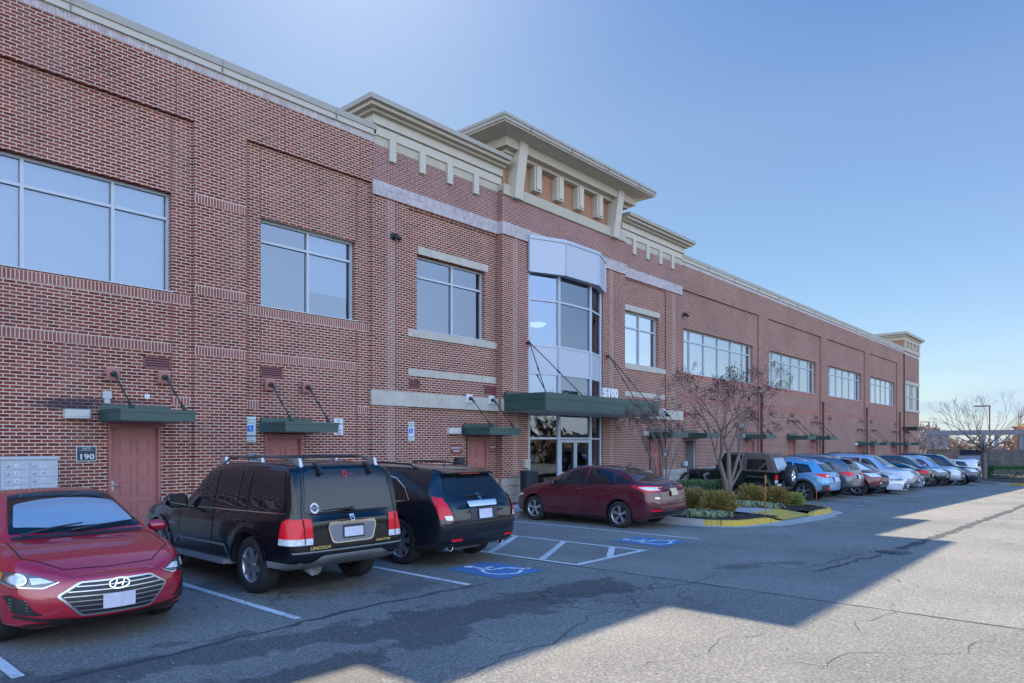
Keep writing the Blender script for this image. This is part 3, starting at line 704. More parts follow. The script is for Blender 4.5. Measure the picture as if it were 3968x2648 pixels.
# end tower
k=MB(); TX0,TX1=71.0,77.2
k.mat(M_BRICK); wall_grid(k,TX0,TX1,ZB,10.18,YW-.02,[(71.6,76.9,5.1,7.75),(71.6,72.5,-.7,1.95)]); k.quad((TX1,YW,ZB),(TX1,40,ZB),(TX1,40,10.8),(TX1,YW,10.8))
k.mat(M_PINK); k.box(71.35,76.9,YW-.03,YW,8.6,8.62); k.box(71.0,77.2,YW-.03,YW-.005,4.0,4.2)
k.mat(M_SOLW); k.box(TX0,TX1+.02,YW-.05,YW+.1,10.18,10.38); k.mat(M_ORANGE); k.box(TX0,TX1,YW-.02,21,10.38,11.5)
k.mat(M_STUCCO); k.box(TX0-.06,TX1+.06,YW-.1,21.1,10.5,10.8); k.box(TX0-.08,TX1+.08,YW-.12,21.1,11.42,11.75); k.box(TX0-.3,TX1+.3,YW-.2,21.3,11.75,11.9)
k.mat(M_COPE); k.box(TX0-.55,TX1+.6,YW-.42,21.6,11.9,12.12)
bpart(k,'end_tower',None)
for i in range(5):
    d=MB(); x=71.3+i*1.32; d.box(x,x+.28,YW-.16,YW-.02,10.78,11.43); bpart(d,'dentil',M_STUCCOP)
f=MB(); f.mat(M_STONE); 
wall_grid(f,71.4,77.05,5.0,7.8,YW-.06,[(71.7,72.7,5.25,7.5),(73.0,75.3,5.25,7.5),(75.6,76.75,5.25,7.5)]); f.box(71.35,77.1,YW-.12,YW,5.0,5.2); f.box(71.35,77.1,YW-.1,YW,7.6,7.8)
f.mat(M_ALUD)
for a,b in ((71.7,72.7),(73.0,75.3),(75.6,76.75)):
    n=3 if b-a>2 else 2
    for i in range(1,n): x=a+(b-a)*i/n; f.box(x-.04,x+.04,YW-.03,YW+.05,5.25,7.5)
    f.box(a,b,YW-.03,YW+.05,6.3,6.38)
to=bpart(f,'tower_window',None)
g=MB(); g.box(71.6,76.9,YW+.05,YW+.08,5.2,7.6); g.build('pane',flat('yellow_blind_glass',(.28,.27,.16),.2,coat=1),to)
for i in range(3):
    d=MB(); x=72.6+i*1.35; d.prism([(x,9.2-.9),(x+.22,8.0+.0),(x,7.7+.05),(x-.22,8.0)],'y',YW-.03,YW-.012); bpart(d,'diamond_vent',M_PIPE)
# hidden volume of the building: roof, rear and end walls
k=MB(); k.box(-30,77.2,YW+.6,45,10.0,10.2); k.box(-30,77.2,44.8,45,ZB,10.3); k.box(-30,-29.8,YW,45,ZB,10.3); k.box(-30,71,YW+.28,YW+.4,10.2,10.46); k.box(77.0,77.19,YW+.1,45,ZB,10.3); 
bpart(k,'roof',M_ROOF)
# ---------------- things on the wall ----------------
def sign(name,x0,x1,z0,z1,y,m,edge,label,cat='sign',th=.012):
    e=empty(name,((x0+x1)/2,y,(z0+z1)/2),0,label,cat); w_,h_=(x1-x0)/2,(z1-z0)/2
    b=MB(); b.mat(edge); b.box(-w_,w_,-th,0,-h_,h_); b.mat(m); b.box(-w_+.012,w_-.012,-th-.003,-th+.001,-h_+.012,h_-.012); b.build('panel',None,e); return e,w_,h_
def txt(e,body,size,x,z,m,wd=None,y=-.018,bold=0,name='lettering'):
    t=MB(); text_mesh(t,body,size,(x,y,z),(1,0,0),(0,0,1),.004,bold=bold,width=wd); t.build(name,m,e)
def wheelchair(mb,cx,cz,s,place):
    """the access symbol; place(u,v)->3D"""
    def disc(u,v,r,n=14): mb.add([place(cx+u*s+r*s*cos(2*pi*i/n),cz+v*s+r*s*sin(2*pi*i/n)) for i in range(n)],[tuple(range(n))])
    def strip(pts,w):
        for i in range(len(pts)-1):
            a=Vector(pts[i]);b=Vector(pts[i+1]);d=(b-a).normalized();nn=Vector((-d.y,d.x))*w/2
            q=[a-nn,b-nn,b+nn,a+nn]; mb.add([place(cx+p.x*s,cz+p.y*s) for p in q],[(0,1,2,3)])
    disc(-.1,.42,.085)
    strip([(-.09,.31),(-.06,.0),(.2,-.02),(.32,-.32),(.42,-.28)],.075)
    strip([(-.08,.17),(.14,.16)],.06)
    strip([(-.14+.0,.16)]+[(-.02+.27*cos(t),-.15+.27*sin(t)) for t in [radians(a) for a in range(125,345,20)]],.06)
for i,(x0,x1,z0,z1,y,vz,la) in enumerate(((8.19,8.5,2.20,2.66,R_,2.045,'white reserved parking sign with blue access symbol above the dark SUV'),(13.13,13.4,2.22,2.66,YW+.06,2.08,'white reserved parking sign with blue access symbol left of elevator room sign'))):
    e,w_,h_=sign('reserved_parking_sign',x0,x1,z0,z1,y,M_SIGNW,M_SIGNG,la)
    txt(e,'RESERVED',.062,0,.13,M_SIGNG,w_*1.75); txt(e,'PARKING',.062,0,.06,M_SIGNG,w_*1.5)
    q=MB(); q.box(-.075,.075,-.02,-.014,-.13,.02); q.build('blue_square',M_SIGNB,e)
    q=MB(); wheelchair(q,0,-.055,.13,lambda u,v:(u,-.022,v)); q.build('access_symbol',M_WHITE,e,fix=False)
    e,w_,h_=sign('van_accessible_sign',x0,x1,vz,vz+.145,y,M_SIGNW,M_SIGNG,la.replace('reserved parking sign with blue access symbol','van accessible plate under a parking sign'))
    txt(e,'VAN',.05,0,.01,M_SIGNG,.10); txt(e,'ACCESSIBLE',.04,0,-.045,M_SIGNG,.22)
e,w_,h_=sign('no_parking_sign',10.66,10.97,2.23,2.69,R_,M_SIGNW,M_SIGNR,'white no parking sign with maroon words right of the second green canopy')
for i,s in enumerate(('NO','PARKING','IN','ACCESS','AISLE')): txt(e,s,.075,0,.135-i*.083,M_SIGNR,(.10,.25,.05,.22,.17)[i])
for x0,x1,z0,z1,y,num,la in ((4.69,5.05,1.66,1.96,R_,'190','dark suite 190 sign on the brick left of the first red door'),(8.19,8.54,1.48,1.78,R_,'106','dark suite 106 sign half hidden behind the roof of the black SUV'),(27.72,28.04,1.48,1.78,YW,'180','dark suite 180 sign beside the red door behind the thin tree')):
    e,w_,h_=sign('suite_sign',x0,x1,z0,z1,y,M_NAVY,M_SIGNW,la)
    txt(e,'SUITE',.055,0,.085,M_SIGNW,.15); txt(e,num,.15,0,-.11,M_SIGNW,.25,bold=.003)
    q=MB(); q.box(-.14,.14,-.019,-.014,.066,.071); q.build('rule',M_SIGNW,e)
e,w_,h_=sign('elevator_room_sign',14.84,15.33,1.69,1.99,YW+.06,M_SIGNR,M_PINK,'maroon elevator room sign left of the third red door')
txt(e,'ELEVATOR',.09,0,.02,M_SIGNW,.42,bold=.002); txt(e,'ROOM',.09,0,-.08,M_SIGNW,.25,bold=.002)
e,w_,h_=sign('fire_panel_sign',16.59,16.87,1.72,1.99,YW+.06,M_SIGNR,M_PINK,'maroon FACP sign right of the elevator room door')
txt(e,'FACP',.10,0,.02,M_SIGNW,.22,bold=.002); txt(e,'AND BOX',.04,0,-.06,M_SIGNW,.18)
def simple(name,la,cat,fn,m=None,group=None):
    b=MB(); fn(b); o=b.build(name,m); tag(o,la,cat,group); return o
def wall_light(x0,x1,z0,z1,y,la):
    e=empty('wall_light',((x0+x1)/2,y,(z0+z1)/2),0,la,'wall light'); w_,h_=(x1-x0)/2,(z1-z0)/2
    b=MB(); pts=[(-w_,0),(-w_*.96,-.10),(-w_*.75,-.16),(w_*.75,-.16),(w_*.96,-.10),(w_,0)]; b.prism(pts,'z',-h_,h_); b.build('housing',flat('light_housing',(.50,.49,.44),.5),e)
    b=MB(); b.prism([(p[0]*1.02,p[1]*1.04) for p in pts],'z',-h_*.62,-h_*.56); b.prism([(p[0]*1.02,p[1]*1.04) for p in pts],'z',h_*.9,h_*1.0); b.build('rim',M_ALUD,e)
wall_light(4.46,4.94,2.51,2.69,R_,'cream box wall light left of the first green canopy by the sooty bricks')
wall_light(14.7,15.22,2.32,2.51,YW+.06,'cream box wall light left of the elevator room canopy')
wall_light(26.05,26.4,2.36,2.55,YW+.06,'cream box wall light left of the canopy behind the thin tree')
wall_light(36.0,36.36,2.36,2.55,R_,'cream box wall light beside the canopy behind the larger bare tree')
wall_light(56.5,56.95,1.92,2.1,R_,'cream box wall light left of the first of the four farthest canopies')
simple('junction_box','small silver junction box above the left end of the first canopy','box',lambda b:(b.box(5.16,5.32,R_-.06,R_,2.93,3.08),b.box(5.19,5.29,R_-.05,R_,2.83,2.93)),M_MAIL)
simple('sensor_box','small white box on the brick between the first two tie rod plates','box',lambda b:(b.box(5.97,6.07,R_-.04,R_,2.96,3.06),b.box(5.99,6.05,R_-.045,R_-.03,2.98,3.02)),M_SIGNW)
simple('key_box','black key box left of the elevator room door','box',lambda b:(b.box(15.0,15.35,YW-.06,YW+.06,1.38,1.6),b.box(15.03,15.32,YW-.08,YW-.06,1.41,1.57)),M_BLACK)
simple('keypad','small grey keypad on the elevator room door frame','keypad',lambda b:(b.box(15.5,15.59,YW-.03,YW+.06,1.2,1.33),b.box(15.52,15.57,YW-.035,YW-.03,1.22,1.29)),M_ALUD)
simple('entry_intercom','beige intercom box on the brick beside the lobby glass','intercom',lambda b:(b.box(17.95,18.2,YC-.12,YC,1.2,1.48),b.box(18.02,18.16,YC-.13,YC-.12,1.28,1.42)),flat('intercom_beige',(.42,.40,.34),.5))
simple('mail_box_slot','small metal letter box beside the open door','letter box',lambda b:(b.box(29.5,29.8,YW-.12,YW,1.0,1.22),b.box(29.52,29.78,YW-.13,YW-.12,1.15,1.2)),M_MAIL)
def cam_(x,y,z,la,group=None):
    e=empty('security_camera',(x,y,z),0,la,'camera'); b=MB(); b.lathe([(0,0),(.1,0),(.1,-.03),(0,-.03)],ax='y',n=12); b.build('mount',M_BLACK,e)
    b=MB(); b.tube([(0,-.02,0),(.02,-.12,-.03)],.03,6); b.tube([(-.02,-.1,.0),(.12,-.16,-.06)],[.07,.07],8); b.sphere((.12,-.16,-.06),.06); b.build('body',M_BLACK,e)
cam_(12.56,YW-.005,7.84,'black camera high on the brick strip at the left end of the pavilion')
cam_(29.6,YW-.005,8.0,'black camera on the wall at the right end of the pavilion')
# round light and lamp behind the crape myrtles
e=empty('round_wall_light',(27.75,YW-.05,3.3),0,'white round wall plate with dark bracket at the right end of the entrance canopy','wall light')
b=MB(); b.lathe([(0,0),(.2,0),(.2,-.05),(0,-.08)],ax='y',n=20); b.build('plate',M_SIGNW,e); b=MB(); b.tube([(0,-.05,0),(0,-.25,-.05)],.05,8); b.build('bracket',M_BLACK,e)
e=empty('flood_light',(36.0,R_,3.0),0,'white double flood light on the brick behind the larger bare tree','wall light')
b=MB(); b.lathe([(0,0),(.1,0),(.1,-.04),(0,-.04)],ax='y',n=14); b.build('base',M_SIGNW,e)
for dx in (-.22,.22):
    b=MB(); b.tube([(0,-.04,0),(dx*.6,-.12,.05*(-1 if dx>0 else 1)),(dx,-.25,-.05)],[.03,.04,.12],10); b.build('lamp_head',M_SIGNW,e)
e=empty('arm_light',(71.3,YW-.02,3.45),0,'black box light on an arm at the far end of the building','wall light')
b=MB(); b.box(-.8,0,-.25,-.05,-.02,.12); b.build('arm',M_BLACK,e); b=MB(); b.box(-.2,1.5,-1.1,-.3,-.22,.12); b.build('head',M_BLACK,e)
# cluster mailbox, free standing before the wall
mx0,mx1,my0,my1=3.2,4.16,14.75,15.3
e=empty('cluster_mailbox',((mx0+mx1)/2,my0,.15),0,'grey cluster mailbox with numbered doors against the brick at left','mailbox')
w_=.43
b=MB(); b.box(-w_,w_,0,.46,.55,1.58); b.box(-w_-.02,w_+.02,-.03,.48,1.58,1.63); b.box(-.15,.15,.1,.35,0,.55); b.box(-.3,.3,0,.45,0,.03); b.build('cabinet',M_MAIL,e)
nums=[['1','2','3','4','5'],['9','10','11','12','13']]
for c_ in (0,1):
    for r_ in range(5):
        xa=-w_+.05+c_*.395; za=1.53-r_*.135
        d=MB(); d.mat(M_MAIL); d.box(xa,xa+.365,-.012,0,za-.125,za); d.mat(M_SILV); d.lathe([(0,0),(.02,0),(.02,-.02),(0,-.02)],(xa+.045,-.012,za-.065),'y',8); d.mat(M_SIGNW); d.box(xa+.15,xa+.21,-.016,-.011,za-.09,za-.03)
        if r_<4: d.mat(M_BLACK); text_mesh(d,nums[c_][r_],.05,(xa+.18,-.018,za-.077),(1,0,0),(0,0,1),.003,bold=.001)
        d.build('mail_door',None,e)
# ---------------- ground ----------------
def asphalt():
    m,n,p,o=newmat('asphalt'); pos=wpos(n); s=N(n,'ShaderNodeSeparateXYZ'); n.links.new(pos,s.inputs[0])
    big=noise_(n,pos,.35,5,.6); fine=noise_(n,pos,34,4,.8); vf=noise_(n,pos,160,2,.6)
    v=N(n,'ShaderNodeTexVoronoi'); v.inputs['Scale'].default_value=36; n.links.new(pos,v.inputs['Vector'])
    stone=ramp(n,v.outputs['Color'],.55,.95,(0,0,0),(1,1,1))
    c=mixc(n,ramp(n,big,.3,.7,(0,0,0),(1,1,1)),(.130,.129,.124),(.222,.215,.194))
    c=mixc(n,ramp(n,fine,.38,.62,(0,0,0),(1,1,1)),mixc(n,1.,c,(.50,.50,.51),'MULTIPLY'),mixc(n,1.,c,(1.42,1.39,1.32),'MULTIPLY'))
    c=mixc(n,math_(n,'MULTIPLY',stone,.38),c,(.42,.39,.34))
    # newer darker lift towards the building, light old surface in the near right part (seam runs at x=9.33)
    old=N(n,'ShaderNodeMapRange'); old.inputs[1].default_value=9.31; old.inputs[2].default_value=9.35; n.links.new(s.outputs[0],old.inputs[0])
    c=mixc(n,math_(n,'MULTIPLY',math_(n,'SUBTRACT',1.,old.outputs[0]),.30),c,mixc(n,1.,c,(.68,.68,.70),'MULTIPLY'))
    # damp dark stain band running along the fronts of the near bays: distance to a polyline
    def seg(ax,ay,bx,by):
        dx,dy=bx-ax,by-ay; L=dx*dx+dy*dy
        px=math_(n,'SUBTRACT',s.outputs[0],ax); py=math_(n,'SUBTRACT',s.outputs[1],ay)
        t=math_(n,'DIVIDE',math_(n,'ADD',math_(n,'MULTIPLY',px,dx),math_(n,'MULTIPLY',py,dy)),L,); t=math_(n,'MINIMUM',math_(n,'MAXIMUM',t,0.),1.)
        qx=math_(n,'SUBTRACT',px,math_(n,'MULTIPLY',t,dx)); qy=math_(n,'SUBTRACT',py,math_(n,'MULTIPLY',t,dy))
        return math_(n,'SQRT',math_(n,'ADD',math_(n,'MULTIPLY',qx,qx),math_(n,'MULTIPLY',qy,qy)))
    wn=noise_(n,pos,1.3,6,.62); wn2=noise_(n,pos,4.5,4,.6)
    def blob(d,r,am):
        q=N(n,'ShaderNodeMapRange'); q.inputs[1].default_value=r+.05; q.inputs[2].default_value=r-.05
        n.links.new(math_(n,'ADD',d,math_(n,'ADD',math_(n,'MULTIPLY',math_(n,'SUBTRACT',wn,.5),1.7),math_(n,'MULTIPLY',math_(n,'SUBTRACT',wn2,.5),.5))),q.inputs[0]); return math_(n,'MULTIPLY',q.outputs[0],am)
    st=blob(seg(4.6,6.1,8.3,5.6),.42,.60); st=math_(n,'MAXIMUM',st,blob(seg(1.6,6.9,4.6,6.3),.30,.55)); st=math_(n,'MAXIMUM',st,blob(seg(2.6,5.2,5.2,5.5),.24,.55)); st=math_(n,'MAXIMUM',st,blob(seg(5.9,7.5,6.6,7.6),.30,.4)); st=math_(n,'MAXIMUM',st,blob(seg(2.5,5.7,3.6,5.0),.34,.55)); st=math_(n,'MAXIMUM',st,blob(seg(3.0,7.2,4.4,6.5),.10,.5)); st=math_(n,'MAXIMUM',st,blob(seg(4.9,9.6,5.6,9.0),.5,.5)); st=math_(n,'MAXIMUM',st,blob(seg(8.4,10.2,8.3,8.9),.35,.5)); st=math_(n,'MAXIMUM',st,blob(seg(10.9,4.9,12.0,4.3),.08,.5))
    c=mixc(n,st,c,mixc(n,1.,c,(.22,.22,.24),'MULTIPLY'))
    # fine crazing
    wv=N(n,'ShaderNodeVectorMath',operation='ADD'); tn=n.nodes.new('ShaderNodeTexNoise'); tn.inputs['Scale'].default_value=2.2; tn.inputs['Detail'].default_value=5; n.links.new(pos,tn.inputs['Vector'])
    sc=N(n,'ShaderNodeVectorMath',operation='SCALE'); sc.inputs['Scale'].default_value=.9; n.links.new(tn.outputs['Color'],sc.inputs[0]); n.links.new(pos,wv.inputs[0]); n.links.new(sc.outputs[0],wv.inputs[1])
    cv=N(n,'ShaderNodeTexVoronoi',feature='DISTANCE_TO_EDGE'); cv.inputs['Scale'].default_value=.42; n.links.new(wv.outputs[0],cv.inputs['Vector'])
    cr=N(n,'ShaderNodeMapRange'); cr.inputs[1].default_value=.011; cr.inputs[2].default_value=.002; n.links.new(cv.outputs['Distance'],cr.inputs[0])
    msk=ramp(n,noise_(n,pos,.28,2),.50,.60,(0,0,0),(1,1,1)); crk=math_(n,'MULTIPLY',cr.outputs[0],msk)
    c=mixc(n,math_(n,'MULTIPLY',crk,.6),c,(.03,.03,.03))
    n.links.new(c,p.inputs['Base Color']); rr=math_(n,'SUBTRACT',.92,math_(n,'MULTIPLY',st,.25)); n.links.new(rr,p.inputs['Roughness']); p.inputs['Specular IOR Level'].default_value=.35
    b=n.nodes.new('ShaderNodeBump'); b.inputs['Strength'].default_value=.55; b.inputs['Distance'].default_value=.012
    n.links.new(math_(n,'SUBTRACT',math_(n,'ADD',fine,math_(n,'MULTIPLY',vf,.4)),math_(n,'MULTIPLY',crk,.8)),b.inputs['Height']); n.links.new(b.outputs[0],p.inputs['Normal'])
    return m
M_ASPH=asphalt()
def grid_sheet(xs,ys,zf,mat,name):
    b=MB(); nx,ny=len(xs),len(ys)
    b.add([(x,y,zf(x,y)) for y in ys for x in xs],[(j*nx+i,j*nx+i+1,(j+1)*nx+i+1,(j+1)*nx+i) for j in range(ny-1) for i in range(nx-1)],True)
    return b.build(name,mat)
xs=[-900,-300,-100,-40]+[x for x in range(-20,15,4)]+[14+i*1.0 for i in range(0,14)]+[28+i*3 for i in range(20)]+[90,120,200,400,900]
ys=[-900,-300,-100,-40,-20,-10,-4,0,3,5,7,8,9,10,11,12,13,14,16,20,40,100,300,900]
g=grid_sheet(xs,ys,gz,M_ASPH,'ground'); tag(g,kind='structure')
M_CRACK=flat('crack_dark',(.055,.055,.057),.9,spec=.2)
M_SEAL=flat('seal_dark',(.055,.056,.060),.8,spec=.3,var=.3,vs=20)
M_SEAL2=flat('seal_pale',(.15,.147,.14),.9,spec=.3,var=.3,vs=20)
def sheet_line(pts,w,dz=.004,wob=0,seed=1,mb=None,taper=False):
    """thin painted strip draped on the ground"""
    b=mb or MB(); rr=random.Random(seed); P=[]
    for i in range(len(pts)-1):
        a=Vector(pts[i]); c=Vector(pts[i+1]); n=max(1,int((c-a).length/.18 if wob else (c-a).length/1.0))
        for k in range(n):
            q=a.lerp(c,k/n)
            if wob and (k or i): q=q+Vector((rr.uniform(-wob,wob),rr.uniform(-wob,wob)))
            P.append(q)
    P.append(Vector(pts[-1])); L=[]
    for i,q in enumerate(P):
        d=(P[min(i+1,len(P)-1)]-P[max(i-1,0)]).normalized(); nn=Vector((-d.y,d.x)); ww=w/2
        if wob: ww*=rr.uniform(.35,1.3)
        if taper and (i==0 or i==len(P)-1): ww*=.1
        for sgn in (1,-1):
            x=q+nn*ww*sgn; L.append((x.x,x.y,gz(x.x,x.y)+dz))
    b.add(L,[(2*i,2*i+1,2*i+3,2*i+2) for i in range(len(P)-1)]); return b
cb=MB()
# cracks traced on the pavement, as ground positions
for i,(pts,wd) in enumerate((
  ([(3.9,4.25),(4.9,4.45),(5.7,4.35),(6.7,4.75),(7.3,4.5),(8.0,5.0),(8.6,4.95),(9.1,5.25)],.03),
  ([(5.7,4.35),(5.2,4.85),(5.3,5.3)],.02),([(7.0,4.6),(7.6,4.15),(8.3,3.9),(9.4,3.7)],.018),
  ([(6.9,5.9),(8.0,5.35),(8.6,4.95),(9.6,4.7),(10.8,4.75),(11.7,4.35)],.035),([(8.8,6.7),(9.2,6.3),(9.8,6.1)],.02),
  ([(7.9,2.1),(8.5,2.3),(9.0,2.15),(9.9,2.3)],.022),([(6.4,2.4),(6.6,2.1),(7.2,2.0),(7.5,1.7)],.022),([(7.6,1.6),(7.9,1.25),(8.5,1.2),(9.5,.7),(10.1,.35)],.02),([(5.5,3.3),(6.2,3.1),(6.9,3.15),(7.4,2.9)],.018),
  ([(3.3,6.2),(3.5,6.6),(3.3,6.9)],.02),([(3.5,6.6),(4.0,6.5)],.016),([(3.4,3.9),(4.0,4.0),(4.5,3.8)],.018))):
    sheet_line(pts,wd*.42,.003,.085,i,cb,True)
o=cb.build('pavement_crack',M_CRACK,fix=False); tag(o,kind='structure')
cb=MB(); sheet_line([(9.33,8.0),(9.33,4.0),(9.32,-6)],.035,.0035,.008,3,cb); o=cb.build('pavement_seam',M_SEAL,fix=False); tag(o,kind='structure')
cb=MB(); sheet_line([(1.6,6.75),(3.2,6.9),(4.6,7.0),(6.2,7.05),(7.3,6.95)],.07,.0035,.05,5,cb); o=cb.build('tar_line',M_SEAL,fix=False); tag(o,kind='structure')
cb=MB(); sheet_line([(14.9,3.35),(16.0,3.27),(18.5,3.2),(22,3.15),(28.4,3.05),(45,2.9),(70,2.7)],.22,.0035,.05,9,cb); o=cb.build('sealed_joint',M_SEAL,fix=False); tag(o,kind='structure')
cb=MB(); sheet_line([(11.3,3.75),(12.3,3.6),(13.2,3.55),(14.0,3.4)],.06,.0035,.05,11,cb,True); sheet_line([(11.8,3.95),(12.8,3.8),(13.8,3.7)],.03,.0035,.06,12,cb,True); o=cb.build('pavement_crack',M_CRACK,fix=False); tag(o,kind='structure')
M_LINE=flat('line_white',(.56,.57,.56),.75,spec=.3,var=.22,vs=9)
def worn(name,col):
    m,n,p,o=newmat(name); pos=wpos(n); f=noise_(n,pos,22,5,.75); g_=noise_(n,pos,1.6,2)
    t=math_(n,'ADD',f,math_(n,'MULTIPLY',math_(n,'SUBTRACT',g_,.5),.35))
    c=mixc(n,ramp(n,t,.34,.50,(0,0,0),(1,1,1)),(.13,.13,.13),col); c=mixc(n,.25,c,mixc(n,noise_(n,pos,60,2),(.2,.2,.2),(.9,.9,.9)),'OVERLAY')
    n.links.new(c,p.inputs['Base Color']); p.inputs['Roughness'].default_value=.85; return m
M_LINE=worn('line_white',(.56,.57,.56)); M_BLUE=worn('marking_blue',(.05,.15,.33)); M_YEL=worn('kerb_yellow',(.52,.33,.035)); M_SYM=worn('marking_pale',(.62,.66,.70))
def pl(pts,w=.1):
    b=sheet_line(pts,w,.006); o=b.build('parking_line',M_LINE,fix=False); tag(o,kind='structure')
pl([(1.70,12.4),(1.70,7.15)]); pl([(-.95,12.4),(-.95,7.1)])
pl([(4.39,12.5),(4.39,7.15)]); pl([(7.06,12.5),(7.06,7.06)]); pl([(13.65,12.5),(13.68,6.84)]); 
b=MB(); sheet_line([(9.42,12.5),(9.40,6.92)],.1,.006,mb=b); sheet_line([(11.5,12.5),(11.52,6.92)],.1,.006,mb=b)
sheet_line([(9.36,6.87),(11.62,6.87)],.11,.0068,mb=b) if 0 else None
sheet_line([(9.37,6.9),(11.6,6.9)],.12,.0071,mb=b)
for a,c in (((11.52,10.06),(9.40,8.86)),((11.52,8.76),(9.40,7.65)),((11.52,7.59),(10.46,6.95)),((11.52,11.4),(9.4,10.1)),((11.52,12.5),(9.4,11.3))): sheet_line([a,c],.12,.0075,mb=b)
o=b.build('access_aisle_marking',M_LINE,fix=False); tag(o,kind='structure')
for x in (26.6,29.33,32.05,34.75,37.5,40.25,43.0,45.75,48.5,51.25,54.0): pl([(x,12.5),(x,7.05-.012*(x-26))])
for x0,x1,y0,y1,la in ((7.68,8.66,6.98,8.24,'nearer blue square with white wheelchair symbol painted behind the dark crossover'),(12.16,13.14,6.85,8.04,'farther blue square with white wheelchair symbol painted beside the maroon sedan')):
    e=empty('access_symbol_marking',((x0+x1)/2,(y0+y1)/2,0),0,la,'road marking'); w_,h_=(x1-x0)/2,(y1-y0)/2
    b=MB(); b.add([(-w_,-h_,.006),(w_,-h_,.006),(w_,h_,.006),(-w_,h_,.006)],[(0,1,2,3)]); b.build('blue_square',M_BLUE,e,fix=False)
    b=MB(); wheelchair(b,.02,0,1.12,lambda u,v:(u,v,.0105)); b.build('symbol',M_SYM,e,fix=False)
# sidewalk along the building
M_CONC=stoneish('concrete_walk',(.36,.35,.32),.12,.05,sc=2.)
def slab(x0,x1,y0,y1,h,name,mat,step=1.5,skirt=.4):
    b=MB(); n=max(1,int((x1-x0)/step)); m=max(1,int((y1-y0)/1.5)); X=[x0+(x1-x0)*i/n for i in range(n+1)]; Y=[y0+(y1-y0)*j/m for j in range(m+1)]
    b.add([(x,y,gz(x,y)+h) for y in Y for x in X],[(j*(n+1)+i,j*(n+1)+i+1,(j+1)*(n+1)+i+1,(j+1)*(n+1)+i) for j in range(m) for i in range(n)])
    for i in range(n): b.quad((X[i],y0,gz(X[i],y0)-.1),(X[i+1],y0,gz(X[i+1],y0)-.1),(X[i+1],y0,gz(X[i+1],y0)+h),(X[i],y0,gz(X[i],y0)+h))
    for x in (x0,x1):
        for j in range(m): b.quad((x,Y[j],gz(x,Y[j])-.1),(x,Y[j+1],gz(x,Y[j+1])-.1),(x,Y[j+1],gz(x,Y[j+1])+h),(x,Y[j],gz(x,Y[j])+h))
    o=b.build(name,mat); tag(o,kind='structure'); return o
slab(-30,80,12.76,15.62,.145,'sidewalk',M_CONC)
slab(-30,15.9,12.6,12.755,.15,'kerb',M_CONC); slab(24.2,80,12.6,12.755,.15,'kerb',M_CONC)
b=MB()
for i in range(-14,52):
    x=i*1.55; b.quad((x,12.8,gz(x,12.8)+.149),(x+.012,12.8,gz(x,12.8)+.149),(x+.012,15.5,gz(x,15.5)+.149),(x,15.5,gz(x,15.5)+.149))
o=b.build('sidewalk_joint',M_CRACK,fix=False); tag(o,kind='structure')
# ---------------- planted island ----------------
def arc(cx,cy,r,a0,a1,n=8): return [(cx+r*cos(radians(a0+(a1-a0)*i/n)),cy+r*sin(radians(a0+(a1-a0)*i/n))) for i in range(n+1)]
# outline: left side down, round corner, along the aisle, round nose, up the right side
outl=[(16.0,12.76),(16.0,8.2)]+arc(17.0,8.1,1.0,180,262,7)+[(18.7,6.92),(20.75,6.92)]+arc(22.2,8.55,1.68,282,352,8)+[(24.0,9.2),(24.1,12.76)]
def offset(pts,d):
    r=[]
    for i,p in enumerate(pts):
        a=Vector(pts[max(i-1,0)]);c=Vector(pts[min(i+1,len(pts)-1)]); t=(c-a).normalized(); r.append((p[0]-t.y*d,p[1]+t.x*d))
    return r
KH=.14
def ribbon(pa,pb,za,zb,mb,sel=None):
    for i in range(len(pa)-1):
        if sel and not sel(i): continue
        q=[(pa[i],za),(pa[i+1],za),(pb[i+1],zb),(pb[i],zb)]
        q=[(p[0],p[1],gz(*p)+(z[k] if isinstance(z,(list,tuple)) else z)) for (p,z),k in zip(q,(i,i+1,i+1,i))]
        mb.quad(*q)
# refine outline
def refine(pts,s=.35):
    r=[]
    for i in range(len(pts)-1):
        a=Vector(pts[i]);c=Vector(pts[i+1]);n=max(1,int((c-a).length/s))
        for k in range(n): r.append(tuple(a.lerp(c,k/n)))
    r.append(pts[-1]); return r
ol=refine(outl); inn=offset(ol,.16); gut=offset(ol,-.32)
# kerb height drops at the ramp (18.6<x<20.75 on the aisle side)
def kh(p):
    if p[1]<7.6 and 17.9<p[0]<21.2:
        if p[0]<18.6: return KH*(18.6-p[0])/.7+.005
        if p[0]>20.75: return KH*(p[0]-20.75)/.45+.005
        return .008
    return KH
H_=[kh(p) for p in ol]
def isyel(p): return p[1]<8.5 and (p[0]<18.7 or p[0]>20.6) and (p[0]>16.02 or p[1]<7.75)
for nm,m,f in (('kerb',M_CONC,lambda i: not isyel(ol[i])),('yellow_kerb',M_YEL,lambda i: isyel(ol[i]))):
    b=MB(); ribbon(ol,offset(ol,.03),[0]*len(ol),H_,b,f); ribbon(offset(ol,.03),inn,H_,H_,b,f); o=b.build(nm,m,fix=False); tag(o,kind='structure')
b=MB(); gw=[p for p in gut]; ribbon(gut,ol,.006,.006,b); 
# wide apron in front of the ramp reaching to the nose
ap=[(17.2,7.0),(16.9,6.75),(17.2,6.5),(18.2,6.38),(19.6,6.33),(21.3,6.38),(22.3,6.75),(22.6,7.0),(20.8,6.95),(18.7,6.95)]
b.add([(x,y,gz(x,y)+.009) for x,y in ap],[tuple(range(len(ap)))]); o=b.build('gutter_apron',M_CONC,fix=False); tag(o,kind='structure')
M_MULCH=flat('mulch',(.028,.020,.016),.95,var=.7,vs=30,bump=1.,bs=45)
